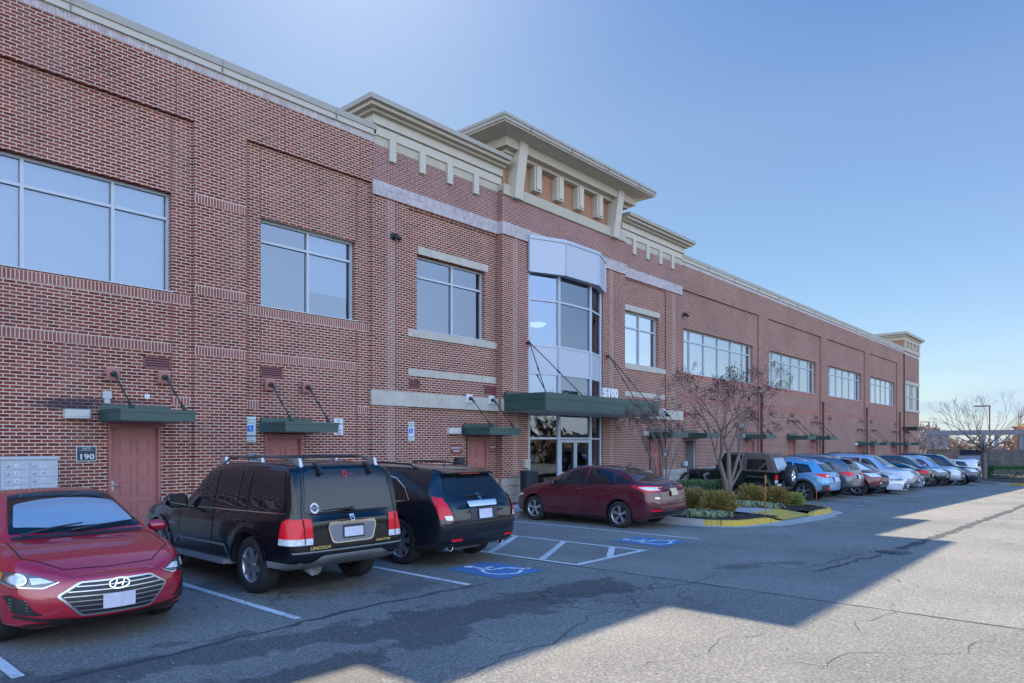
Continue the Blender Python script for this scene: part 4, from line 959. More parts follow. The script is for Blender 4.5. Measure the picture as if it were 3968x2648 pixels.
# mulch surface: gently mounded grid inside the kerb, except the path
def inside(x,y,poly):
    c=False;n=len(poly)
    for i in range(n):
        a=poly[i];d=poly[(i+1)%n]
        if (a[1]>y)!=(d[1]>y) and x<(d[0]-a[0])*(y-a[1])/(d[1]-a[1])+a[0]: c=not c
    return c
b=MB(); idx={}
pin=offset(ol,.12)
nx,ny=90,64
def mz(x,y):
    return gz(x,y)+.115+.035*noise.noise(Vector((x*1.3,y*1.3,0)))+.022*noise.noise(Vector((x*9,y*9,3)))
PATHL=lambda y:18.85+(y-7)*.16
PATHR=lambda y:21.22-(y-7)*.12 if y<8 else 21.1
for j in range(ny):
    for i in range(nx):
        x=15.95+i*.092; y=6.9+j*.092
        if not inside(x+.046,y+.046,pin): continue
        if PATHL(y)<x+.046<PATHR(y): continue
        q=[]
        for dx,dy in ((0,0),(1,0),(1,1),(0,1)):
            k=(i+dx,j+dy)
            if k not in idx: idx[k]=len(b.v); b.v.append((x+dx*.092,y+dy*.092,mz(x+dx*.092,y+dy*.092)))
            q.append(idx[k])
        b.f.append(tuple(q)); b.mi.append(0); b.sm.append(False)
o=b.build('mulch_bed',M_MULCH,fix=False); tag(o,kind='structure')
# wood chips scattered: uncountable
b=MB()
for _ in range(3500):
    x=R.uniform(16.1,24); y=R.uniform(7,12.6)
    if not inside(x,y,pin) or PATHL(y)<x<PATHR(y): continue
    a=R.uniform(0,pi); l=R.uniform(.02,.055); z=mz(x,y)+.004; dx,dy=cos(a)*l,sin(a)*l; ww=.009
    b.add([(x-dx,y-dy,z),(x+dx,y+dy,z+R.uniform(0,.03)),(x+dx-dy*.3,y+dy+dx*.3,z+.012),(x-dx-dy*.3,y-dy+dx*.3,z+.01)],[(0,1,2,3)])
o=b.build('mulch_chips',flat('mulch_chip',(.05,.034,.025),.95,var=.6,vs=40),fix=False); tag(o,'dark brown mulch chips covering the planted island','mulch',kind='stuff')
b=MB()
ysp=[7.0+i*.5 for i in range(12)]
def pz(x,y): return gz(x,y)+(.02+.11*min(1,max(0,(y-6.95)/1.0)))+.004
for i in range(len(ysp)-1):
    y0,y1=ysp[i],ysp[i+1]
    b.mat(M_YEL if y1<=8.01 else M_CONC)
    b.quad((PATHL(y0),y0-.05*0,pz(0,y0)-gz(0,y0)+gz(PATHL(y0),y0)),(PATHR(y0),y0,pz(0,y0)-gz(0,y0)+gz(PATHR(y0),y0)),(PATHR(y1),y1,pz(0,y1)-gz(0,y1)+gz(PATHR(y1),y1)),(PATHL(y1),y1,pz(0,y1)-gz(0,y1)+gz(PATHL(y1),y1)))
o=b.build('island_path',None,fix=False); tag(o,kind='structure')
# far island with hedge at the end of the row
fi=[(60.5,9.6),(58,8.2),(55.4,6.6),(54.6,5.2),(55.6,3.8),(60,3.0),(80,2.6),(80,9.8)]
b=MB(); fo=refine(fi+[fi[0]],.6); fin=offset(fo,-.18) if 0 else offset(fo,.18)
cz=[.16]*len(fo)
for nm,m,rng in (('kerb',M_CONC,lambda i: fo[i][1]>6.2),('yellow_kerb',M_YEL,lambda i: fo[i][1]<=6.2)):
    b=MB(); ribbon(fo,fo,0.,.15,b,rng); ribbon(fo,fin,.15,.15,b,rng); o=b.build(nm,m,fix=False); tag(o,kind='structure')
b=MB(); b.add([(p[0],p[1],gz(*p)+.14) for p in fin],[tuple(range(len(fin)))]); o=b.build('mulch_bed',M_MULCH,fix=False); tag(o,kind='structure')
# manhole
e=empty('manhole_cover',(14.34,3.34,0),0,'round iron manhole cover in the shaded drive aisle','manhole')
b=MB(); b.lathe([(.28,.0),(.28,.008),(0,.010)],n=24); 
for i in range(6): b.box(-.2,.2,-.22+i*.08,-.2+i*.08,.01,.014)
b.build('lid',M_IRON,e); b=MB(); b.lathe([(.29,.004),(.29,.012),(.36,.012),(.38,.003)],n=28); b.build('ring',M_SEAL2,e)
# nearest fallen drain thing at the bottom edge: small dark grate

b=MB()
for i,p in enumerate(ol):
    if i%7==3:
        q=inn[i]; d=Vector((q[0]-p[0],q[1]-p[1])).normalized(); t_=Vector((-d.y,d.x))*.008; h=H_[i]
        a=Vector(p)-d*.006; c_=Vector(q); z=gz(*p)
        b.add([(a.x-t_.x,a.y-t_.y,z),(a.x+t_.x,a.y+t_.y,z),(a.x+t_.x,a.y+t_.y,z+h+.004),(a.x-t_.x,a.y-t_.y,z+h+.004)],[(0,1,2,3)])
        b.add([(a.x-t_.x,a.y-t_.y,z+h+.004),(a.x+t_.x,a.y+t_.y,z+h+.004),(c_.x+t_.x,c_.y+t_.y,z+h+.004),(c_.x-t_.x,c_.y-t_.y,z+h+.004)],[(0,1,2,3)])
o=b.build('kerb_joint',M_CRACK,fix=False); tag(o,kind='structure')
# light grit and leaf litter on the pavement
b=MB(); rr=random.Random(77)
for _ in range(900):
    x=rr.uniform(2,26); y=rr.uniform(1.5,8); s_=rr.uniform(.006,.02); a=rr.uniform(0,pi); z=gz(x,y)+.004
    b.add([(x+cos(a)*s_,y+sin(a)*s_,z),(x-sin(a)*s_*.6,y+cos(a)*s_*.6,z+.004),(x-cos(a)*s_,y-sin(a)*s_,z),(x+sin(a)*s_*.6,y-cos(a)*s_*.6,z+.002)],[(0,1,2,3)])
o=b.build('pavement_grit',flat('grit',(.38,.34,.28),.9,var=.5,vs=30),fix=False); tag(o,'pale grit and tiny leaves scattered over the pavement','grit',kind='stuff')
# ---------------- plants ----------------
def foliage_mat(name,c1,c2,rough=.7,vs=9):
    m,n,p,o=newmat(name); tcn=n.nodes.new('ShaderNodeTexCoord').outputs['Object']; f=noise_(n,tcn,vs,3,.6)
    oi=n.nodes.new('ShaderNodeNewGeometry'); c=mixc(n,ramp(n,f,.3,.7,(0,0,0),(1,1,1)),c1,c2); c=mixc(n,.45,c,mixc(n,oi.outputs['Random Per Island'],(.15,.15,.15),(.85,.85,.85)),'OVERLAY')
    n.links.new(c,p.inputs['Base Color']); p.inputs['Roughness'].default_value=rough; p.inputs['Specular IOR Level'].default_value=.3; return m
M_BUSH=foliage_mat('bush_leaves',(.11,.135,.03),(.34,.215,.07),vs=3.5); M_BUSHY=foliage_mat('bush_leaves_yellow',(.16,.25,.04),(.30,.34,.08)); M_HEDGE=foliage_mat('hedge_leaves',(.05,.10,.035),(.09,.15,.055),vs=4); M_HEDGE2=foliage_mat('far_hedge_leaves',(.025,.08,.025),(.05,.13,.04),vs=2)
M_BARK=flat('bark_pale',(.17,.13,.105),.85,var=.35,vs=14,bump=.4,bs=40); M_BARKD=flat('bark_dark',(.14,.11,.10),.9,var=.3); M_POD=flat('seed_pods',(.045,.018,.018),.9,var=.4,vs=30); M_TUFT=foliage_mat('blade_leaves',(.20,.26,.12),(.42,.44,.26))
def shrub(label,x,y,z,rx,ry,h,mat,n=2600,seed=1,spk=.085,box=False,group=None,stems=True):
    rr=random.Random(seed); e=empty('shrub' if not box else 'hedge',(x,y,z),0,label,'bush' if not box else 'hedge',group)
    b=MB()
    for _ in range(n):
        # points through an outer shell with a lumpy outline
        while 1:
            d=Vector((rr.gauss(0,1),rr.gauss(0,1),rr.gauss(0,1))); 
            if d.length>.1: break
        d.normalize()
        k=rr.random()**.35
        if box:
            q=Vector((rr.uniform(-1,1),rr.uniform(-1,1),rr.uniform(0,1)))
            f=rr.choice('xyzzy')
            if f=='x': q.x=rr.choice((-1,1))*rr.uniform(.86,1)
            elif f=='y': q.y=rr.choice((-1,1))*rr.uniform(.86,1)
            else: q.z=rr.uniform(.86,1)
            lump=1+.10*noise.noise(Vector((q.x*rx*1.2+seed,q.y*ry*1.2,q.z*2))); P=Vector((q.x*rx*lump,q.y*ry*lump,q.z*h*(lump+.02)*(1-.06*abs(q.x)**6)))
            d=(q-Vector((0,0,.3))).normalized()
        else:
            lump=1+.42*noise.noise(d*1.9+Vector((seed*3.1,0,0)))+.2*noise.noise(d*4.6+Vector((0,seed,0)))
            P=Vector((d.x*rx*k*lump*1.05,d.y*ry*k*lump*1.05,h*.46+d.z*h*.52*k*lump*(1.05 if d.z>0 else .95))); P.z=max(.02,P.z)
        s=spk*rr.uniform(.6,1.5); up=(d*.8+Vector((rr.uniform(-.5,.5),rr.uniform(-.5,.5),rr.uniform(.1,.9)))).normalized()
        sd=up.cross(Vector((rr.uniform(-1,1),rr.uniform(-1,1),.2))).normalized()*s*.13
        tp=P+up*s; md=P+up*s*.45
        b.add([P-sd*.3,md-sd,tp,md+sd],[(0,1,2,3)])
        b.add([md-sd*.2,md+sd*2.2+up*s*.25,md+up*s*.12],[(0,1,2)])
    b.build('foliage',mat,e,fix=False)
    if stems:
        b=MB()
        for i in range(7):
            a=rr.uniform(0,2*pi); b.tube([(0,0,-.05),(cos(a)*rx*.25,sin(a)*ry*.25,h*.3),(cos(a)*rx*.6,sin(a)*ry*.6,h*.7)],[.02,.014,.006],5)
        b.build('stem',M_BARKD,e)
    return e
def zt(x,y): return mz(x,y)
for i,(x,y,rx,h,mt,la) in enumerate(((18.7,9.55,.44,.62,M_BUSH,'rounded olive and brown shrub left of the pair behind the maroon sedan tail'),(18.35,8.6,.50,.60,M_BUSH,'rounded russet tipped shrub right of the pair, nearest the island path'),(22.2,9.25,.42,.64,M_BUSH,'olive shrub behind the orange marker rod, left of the right hand pair'),(22.9,8.75,.46,.60,M_BUSH,'olive shrub between the orange marker rod and the light blue crossover'),(23.35,8.3,.27,.38,M_BUSHY,'small bright yellow green shrub at the right end of the island'))):
    shrub(la,x,y,zt(x,y)-.03,rx,rx,h,mt,7500 if i<4 else 3200,i+3,.07,group='shrubs on the planted island')
shrub('low dark green clipped hedge behind the two brown shrubs',21.35,10.9,zt(21,11)-.03,1.55,.45,.70,M_HEDGE,6500,21,.07,box=True)
shrub('dark green clipped hedge before the concrete block wall at far right',67.0,5.0,gz(67,5)+.1,1.6,4.0,.9,M_HEDGE2,7000,31,.17,box=True)
def tuft(x,y,label,s,seed):
    rr=random.Random(seed); b=MB()
    for _ in range(130):
        a=rr.uniform(0,2*pi); l=s*rr.uniform(.6,1.2); w=.009; dx,dy=cos(a),sin(a); px,py=-dy*w,dx*w; x0,y0=rr.gauss(0,s*.22),rr.gauss(0,s*.22); pts=[(x0,y0,0),(x0+dx*l*.35,y0+dy*l*.35,l*.42),(x0+dx*l*.75,y0+dy*l*.75,l*.40),(x0+dx*l,y0+dy*l,l*.16)]
        v=[]
        for i,p in enumerate(pts):
            k=(1,1.2,.9,.2)[i]; v+=[(p[0]-px*k,p[1]-py*k,p[2]),(p[0]+px*k,p[1]+py*k,p[2])]
        b.add(v,[(0,1,3,2),(2,3,5,4),(4,5,7,6)])
    o=b.build('grass_clump',M_TUFT,fix=False); o.location=(x,y,zt(x,y)-.01); tag(o,label,'grass clump','drooping grass clumps in the mulch')
for i,(x,y,s,la) in enumerate(((16.85,8.55,.36,'pale drooping grass clump closest to the maroon sedan tail'),(16.95,8.2,.34,'pale drooping grass clump just right of the one by the sedan tail'),(17.35,8.15,.27,'small pale grass clump near the start of the yellow kerb'),(20.9,8.95,.36,'pale grass clump left of the path beyond the concrete walk'),(21.3,8.65,.30,'pale grass clump second beyond the concrete walk'),(21.15,8.25,.30,'pale grass clump right of the orange marker rod'))): tuft(x,y,la,s*1.2,i+50)
def branchy(mb,pods,p,d,r,l,depth,rr,up=.15,spread=.5,nseg=3,minr=.004,wig=.12,podp=0,kids=(2,3),shr=.74,tips=None):
    pts=[p];rs=[r];cur=p.copy();dd=d.normalized()
    for i in range(nseg):
        dd=(dd+Vector((rr.gauss(0,wig),rr.gauss(0,wig),rr.gauss(0,wig)*.6+up*.25))).normalized(); cur=cur+dd*l/nseg; pts.append(cur.copy()); rs.append(max(minr,r*(1-.38*(i+1)/nseg)))
    mb.tube(pts,rs,7 if r>.03 else (5 if r>.012 else 3),cap=False)
    if depth<=0:
        if podp and rr.random()<podp:
            for _ in range(rr.randint(7,16)):
                c=cur+Vector((rr.gauss(0,.05),rr.gauss(0,.05),rr.gauss(.02,.07))); s=rr.uniform(.012,.021); 
                pods.add([c+Vector((s,0,0)),c+Vector((-s,0,0)),c+Vector((0,s,0)),c+Vector((0,-s,0)),c+Vector((0,0,s)),c+Vector((0,0,-s))],[(0,2,4),(2,1,4),(1,3,4),(3,0,4),(2,0,5),(1,2,5),(3,1,5),(0,3,5)])
        return
    n=rr.randint(*kids)
    for k in range(n):
        a=rr.uniform(0,2*pi); o=dd.orthogonal().normalized(); o2=dd.cross(o); nd=(dd+(o*cos(a)+o2*sin(a))*spread*rr.uniform(.55,1.25)).normalized()
        st=pts[-1] if k<2 else pts[-2]
        branchy(mb,pods,st,nd,max(minr,rs[-1]*rr.uniform(.62,.82)),l*rr.uniform(shr-.14,shr+.1),depth-1,rr,up,spread,nseg,minr,wig,podp,kids,shr)
def myrtle(label,x,y,z,stems,seed,depth,podp,l0):
    rr=random.Random(seed); e=empty('crape_myrtle',(x,y,z),0,label,'tree'); t=MB(); c=MB(); pods=MB()
    for (dx,dy,h,lx,ly,r) in stems:
        a=Vector((dx,dy,0)); m=Vector((dx+lx*.22,dy+ly*.22,h*.5)); b_=Vector((dx+lx,dy+ly,h)); t.tube([a,m,b_],[r,r*.85,r*.7],8)
        for k in range(2):
            ang=rr.uniform(0,2*pi); d=Vector((lx*.9+cos(ang)*.42,ly*.8+sin(ang)*.42,1.)).normalized()
            branchy(c,pods,b_,d,r*.46+.006,l0*rr.uniform(.8,1.15),depth,rr,.19,.52,3,.0036,.09,podp,(2,3),.72)
    t.build('trunk',M_BARK,e,fix=False); c.build('crown',flat('twig',(.15,.105,.085),.9,var=.3),e,fix=False)
    if pods.v: tag(pods.build('seed_heads',M_POD,e,fix=False),kind='stuff')
    return e
myrtle('larger bare crape myrtle with dark seed heads in front of the black off-roader',22.3,10.1,zt(22.3,10.1)-.05,[(-.13,-.02,1.45,-.38,.1,.085),(.04,0,1.7,-.05,.0,.10),(.1,.02,1.6,.38,-.15,.07),(.14,.06,1.15,.75,-.1,.05),(-.05,.08,1.7,-.15,.3,.06)],5,4,.70,1.15)
myrtle('thinner multi-stemmed bare crape myrtle before the red door beyond the maroon sedan',21.0,11.85,zt(21,11.9)-.05,[(-.25,0,1.6,-.42,.1,.035),(-.1,.05,1.3,-.55,-.15,.032),(.0,-.05,1.7,-.05,.1,.038),(.08,.05,1.8,.1,.0,.036),(.2,0,1.55,.35,.1,.04),(.28,.1,1.2,.55,0,.028)],12,4,.22,.62)
# far bare tree beyond the row of cars
rr=random.Random(4); X,Y=64.0,8.5; e=empty('bare_tree',(X,Y,gz(X,Y)+.1),0,'wide spreading bare tree against the sky at far right','tree'); t=MB(); c=MB()
t.tube([(0,0,-.2),(0.03,0,1.0),(0,.03,2.0)],[.19,.15,.14],8); t.build('trunk',M_BARKD,e,fix=False)
for k in range(11):
    a=2*pi*k/11+rr.uniform(-.2,.2); el=rr.uniform(.30,.75) if k%4 else 1.6
    branchy(c,None,Vector((0,.03,1.9+.15*(k%4))),Vector((cos(a),sin(a),el)).normalized(),.06,1.7,4,rr,.16,.42,4,.0065,.09,0,(2,3),.72)
c.build('crown',M_BARKD,e,fix=False)
# ---------------- far background ----------------
def yat(px,X): 
    u=(px-1984)/2720; S_,C_=sin(radians(48.4817)),cos(radians(48.4817)); return X*(C_-u*S_)/(S_+u*C_)
M_BLOCK=brick('concrete_block',.8,.4,(.13,.13,.12),(.19,.185,.17),(.10,.10,.095),ms=.02)
b=MB(); b.box(82,82.5,-60,yat(3590,82),-2.5,1.42); b.box(81.95,82.55,-60,yat(3590,82)+.05,1.42,1.52); o=b.build('retaining_wall',M_BLOCK); tag(o,'long grey concrete block retaining wall behind the bare tree','wall')
M_PERG=stoneish('pergola_concrete',(.17,.19,.225),.1,.1)
e=empty('concrete_pergola',(100,12,0),0,'grey concrete post and beam structure beyond the block wall','pergola'); e.location=(0,0,0)
X=96.; 
b=MB(); b.box(X,X+.8,-60,yat(3588,X),3.05,3.62); b.build('beam',M_PERG,e)
for px in (3596,3627,3659,3808,3859,3955):
    y=yat(px,X); b=MB(); b.box(X+.1,X+.7,y-.2,y+.16,-2.5,3.05); b.build('column',M_PERG,e)
def far_wood(name,la,x0,x1,y0,y1,z0,z1,n,mat,seed,sz):
    rr=random.Random(seed); b=MB()
    for _ in range(n):
        x=rr.uniform(x0,x1); y=rr.uniform(y0,y1); hh=z0+(z1-z0)*(.55+.45*noise.noise(Vector((y*.09,x*.05,seed)))*1.6); z=z0+(hh-z0)*rr.random()**.7
        s=sz*rr.uniform(.5,1.4); a=Vector((rr.gauss(0,1),rr.gauss(0,1),rr.gauss(0,1))).normalized()*s; q=Vector((rr.gauss(0,1),rr.gauss(0,1),rr.gauss(0,1))).normalized()*s*.5; p=Vector((x,y,z)); b.add([p-a,p+q,p+a,p-q*.6],[(0,1,2,3)])
    o=b.build(name,mat,fix=False); tag(o,la,'woods',kind='stuff')
M_WOOD=foliage_mat('bare_wood',(.17,.115,.085),(.30,.21,.15),vs=.05)
far_wood('distant_wood','brown leafless woods far beyond the block wall',185,215,-60,60,-4,9.5,20000,M_WOOD,2,.9)
far_wood('distant_scrub','olive scrub at the foot of the far woods',125,150,-40,40,-4,1.6,4500,foliage_mat('scrub',(.10,.11,.05),(.22,.17,.10),vs=.1),3,.6)
def street_lamp(px,X,ztop,la,hh=12,th=.12):
    Y=yat(px,X); e=empty('street_lamp',(X,Y,ztop-hh),0,la,'lamp post')
    b=MB(); b.tube([(0,0,0),(0,0,hh)],[th,th*.7],8); b.build('pole',M_PIPE,e)
    b=MB(); b.box(-.3,.2,0.1,1.7,hh-.22,hh-.06); b.build('lamp_head',M_PIPE,e)
street_lamp(3834.5,110,7.15,'tall brown street lamp with a square head seen through the bare tree')
street_lamp(3600,175,7.0,'small distant street lamp just right of the building end',9,.2)
# trees near the building end
for i,(px,X,z1) in enumerate(((3575,150,5.5),(3560,140,4.8))):
    rr=random.Random(i+9); Y=yat(px,X); e=empty('bare_tree',(X,Y,-3),0,('distant dark leafy tree right of the building end','shorter distant tree touching the building end')[i],'tree'); t=MB(); t.tube([(0,0,0),(0,0,5)],[.3,.2],6); t.build('trunk',M_BARKD,e); c=MB()
    for k in range(8):
        a=2*pi*k/8; branchy(c,None,Vector((0,0,4)),Vector((cos(a),sin(a),.9)).normalized(),.12,2.,3,rr,.2,.6,3,.035,.12,0,(2,3),.75)
    c.build('crown',M_BARKD,e,fix=False)
# red brick block and machine at the right edge
e=empty('brick_warehouse',(0,0,0),0,'small red brick building at the far right edge beyond the wall','building'); X=170
b=MB(); y0,y1=yat(4060,X),yat(3928,X); b.box(X,X+20,y0,y1,-3,5.2); b.build('wall',M_ORANGE,e); b=MB(); b.box(X-.3,X+20,y0,y1+.3,5.2,5.5); b.build('roof',M_PIPE,e)
b=MB(); b.box(X-.2,X-.05,yat(3962,X),yat(3945,X),.0,3.); b.build('door',M_PIPE,e)
for px in (3948,3956):
    e2=empty('mast',(X,yat(px,X),5.4),0,('thin dark mast on the red brick building','second thin mast on the red brick building')[px==3956],'mast'); b=MB(); b.tube([(0,0,0),(0,0,3.4)],.06,5); b.box(-.1,.1,-.25,.25,2,2.1); b.build('pole',M_BLACK,e2)
e=empty('lifting_machine',(X-3,yat(3955,X-3),0),0,'yellow and orange lifting machine in front of the red brick building','machine'); b=MB(); b.box(-.6,.6,-.7,.5,5.6,6.0); b.box(-.6,.6,-1.1,-.4,5.3,5.6); b.build('boom',flat('machine_yellow',(.6,.38,.03),.5),e); b=MB(); b.box(-.6,.6,-.8,.5,4.9,5.3); b.build('body',flat('machine_orange',(.55,.13,.03),.5),e); b=MB(); b.box(-.5,.5,-.7,-.4,-3,4.9); b.box(-.5,.5,.1,.4,-3,4.9); b.build('support',M_BLACK,e)
# woods across the drive, behind the camera (mirrored in the lobby glass)
M_WOOD2=foliage_mat('bare_wood_near',(.10,.075,.045),(.22,.17,.10),vs=.2)
far_wood('woods_across_lot','leafless woods across the parking lot mirrored in the lobby glass',-50,110,-48,-38,-.5,7.5,9000,M_WOOD2,6,.8)
# ---------------- small outdoor things ----------------
for x,y,la in ((17.72,7.05,'orange marker rod standing at the kerb ramp'),(24.35,7.95,'orange marker rod beside the light blue crossover')):
    e=empty('marker_rod',(x,y,gz(x,y)+(.02 if x<20 else 0)),0,la,'marker rod'); h=1.22 if x<20 else .72
    b=MB(); b.tube([(0,0,0),(.03,0,h)],.008,6); b.build('rod',flat('rod_orange',(.55,.12,.03),.5),e)
    if x<20: b=MB(); b.box(.005,.05,-.012,.012,h-.22,h+.0); b.build('flag',flat('flag_ochre',(.30,.18,.02),.6),e)
e=empty('marker_rod',(60.3,5.8,gz(60,5.8)+.1),0,'leaning orange tipped marker rod in front of the far hedge','marker rod'); b=MB(); b.tube([(0,0,0),(.3,-.9,1.75)],.03,6); b.build('rod',M_YEL,e); b=MB(); b.tube([(.3,-.9,1.75),(.36,-1.05,2.05)],.035,6); b.build('tip',flat('tip_red',(.6,.06,.04),.5),e)
# trash can
e=empty('trash_can',(17.5,14.75,.15),0,'black ribbed steel trash can between the stone pier and the lobby glass','trash can')
b=MB(); n=34
for k in range(n):
    a=2*pi*k/n; r=.27; x,y=r*cos(a),r*sin(a); tx,ty=-sin(a)*.016,cos(a)*.016; ox,oy=cos(a)*.008,sin(a)*.008
    b.hexa([(x-tx-ox,y-ty-oy,.03),(x+tx-ox,y+ty-oy,.03),(x+tx+ox,y+ty+oy,.03),(x-tx+ox,y-ty+oy,.03)],[(x*1.02-tx-ox,y*1.02-ty-oy,.92),(x*1.02+tx-ox,y*1.02+ty-oy,.92),(x*1.06+tx+ox,y*1.06+ty+oy,.92),(x*1.06-tx+ox,y*1.06-ty+oy,.92)])
b.build('slats',M_IRON,e); b=MB(); b.lathe([(.25,.02),(.25,.9)],n=20); b.build('liner',M_BLACK,e); b=MB(); b.lathe([(.13,.94),(.27,.90),(.31,.93),(.31,.97),(.16,.99),(.13,.96)],n=24); b.lathe([(.26,.05),(.285,.05),(.285,.09),(.26,.09)],n=24); b.build('rim',M_IRON,e)
# bench: curved back rail with bars
e=empty('bench',(24.6,14.9,.0),0,'black metal bench with curved slatted back behind the maroon sedan','bench'); b=MB(); zb=gz(24.6,14.9)+.15
arcp=[(-.78+1.56*i/16,.30,zb+.62+.32*sin(pi*i/16)) for i in range(17)]
b.tube([(p[0],p[1],p[2]) for p in arcp],.022,6)
for i in range(1,32):
    u=i/32; x=-.78+1.56*u; b.tube([(x,.26,zb+.46),(x,.30,zb+.62+.32*sin(pi*u))],.008,4,cap=False)
b.build('backrest',M_IRON,e); b=MB(); b.box(-.78,.78,-.2,.26,zb+.42,zb+.45); b.build('seat',M_IRON,e)
for x in (-.74,.74):
    b=MB(); b.tube([(x,-.18,zb),(x,-.16,zb+.43)],.02,6); b.tube([(x,.28,zb),(x,.26,zb+.66)],.02,6); b.tube([(x,-.16,zb+.43),(x,-.18,zb+.66),(x,.26,zb+.66)],.018,6); b.build('leg',M_IRON,e)
# traffic cone in the open doorway
e=empty('traffic_cone',(30.05,15.35,.15+gz(30,15.3)),0,'small orange and white traffic cone in the open doorway','cone'); b=MB(); b.lathe([(.16,0),(.03,.68),(0,.68)],n=12); b.box(-.19,.19,-.19,.19,0,.03); b.build('cone',flat('cone_orange',(.7,.14,.02),.5),e); b=MB(); b.lathe([(.119,.20),(.082,.38)],n=12); b.build('stripe',M_SIGNW,e)
b=MB(); b.lathe([(.075,.46),(.055,.56)],n=12); b.build('stripe',M_SIGNW,e)
e=empty('black_bin',(29.75,15.1,gz(30,15)+.15),0,'black bin just outside the open door behind the off-roader','bin'); b=MB(); b.lathe([(.0,0),(.2,0),(.24,.72),(.22,.75),(0,.76)],n=12); b.build('body',M_BLACK,e); b=MB(); b.lathe([(.25,.72),(.26,.76),(.2,.80),(0,.8)],n=12); b.build('lid',M_IRON,e)
# door mat
simple('door_mat','dark door mat on the walk in front of the third red door','mat',lambda b:b.box(15.75,16.75,14.1,15.2,.149+.0,.165),M_BLACK)
# ---------------- vehicles ----------------
def pchip(xs,ys,q):
    xs=np.asarray(xs,float); ys=np.asarray(ys,float); n=len(xs)
    if n==2: return np.interp(q,xs,ys)
    h=np.diff(xs); d=np.diff(ys)/h; m=np.zeros(n)
    for i in range(1,n-1):
        if d[i-1]*d[i]>0:
            w1=2*h[i]+h[i-1]; w2=h[i]+2*h[i-1]; m[i]=(w1+w2)/(w1/d[i-1]+w2/d[i])
    m[0]=d[0]; m[-1]=d[-1]
    q=np.clip(np.asarray(q,float),xs[0],xs[-1]); i=np.clip(np.searchsorted(xs,q)-1,0,n-2)
    t=(q-xs[i])/h[i]
    return ((1+2*t)*(1-t)**2)*ys[i]+t*(1-t)**2*h[i]*m[i]+t*t*(3-2*t)*ys[i+1]+t*t*(t-1)*h[i]*m[i+1]
def prof(p,q): return pchip([a for a,_ in p],[b for _,b in p],q)
def catm(p,q):
    """smooth interpolating curve through points given as (x,z)"""
    return prof(p,q)
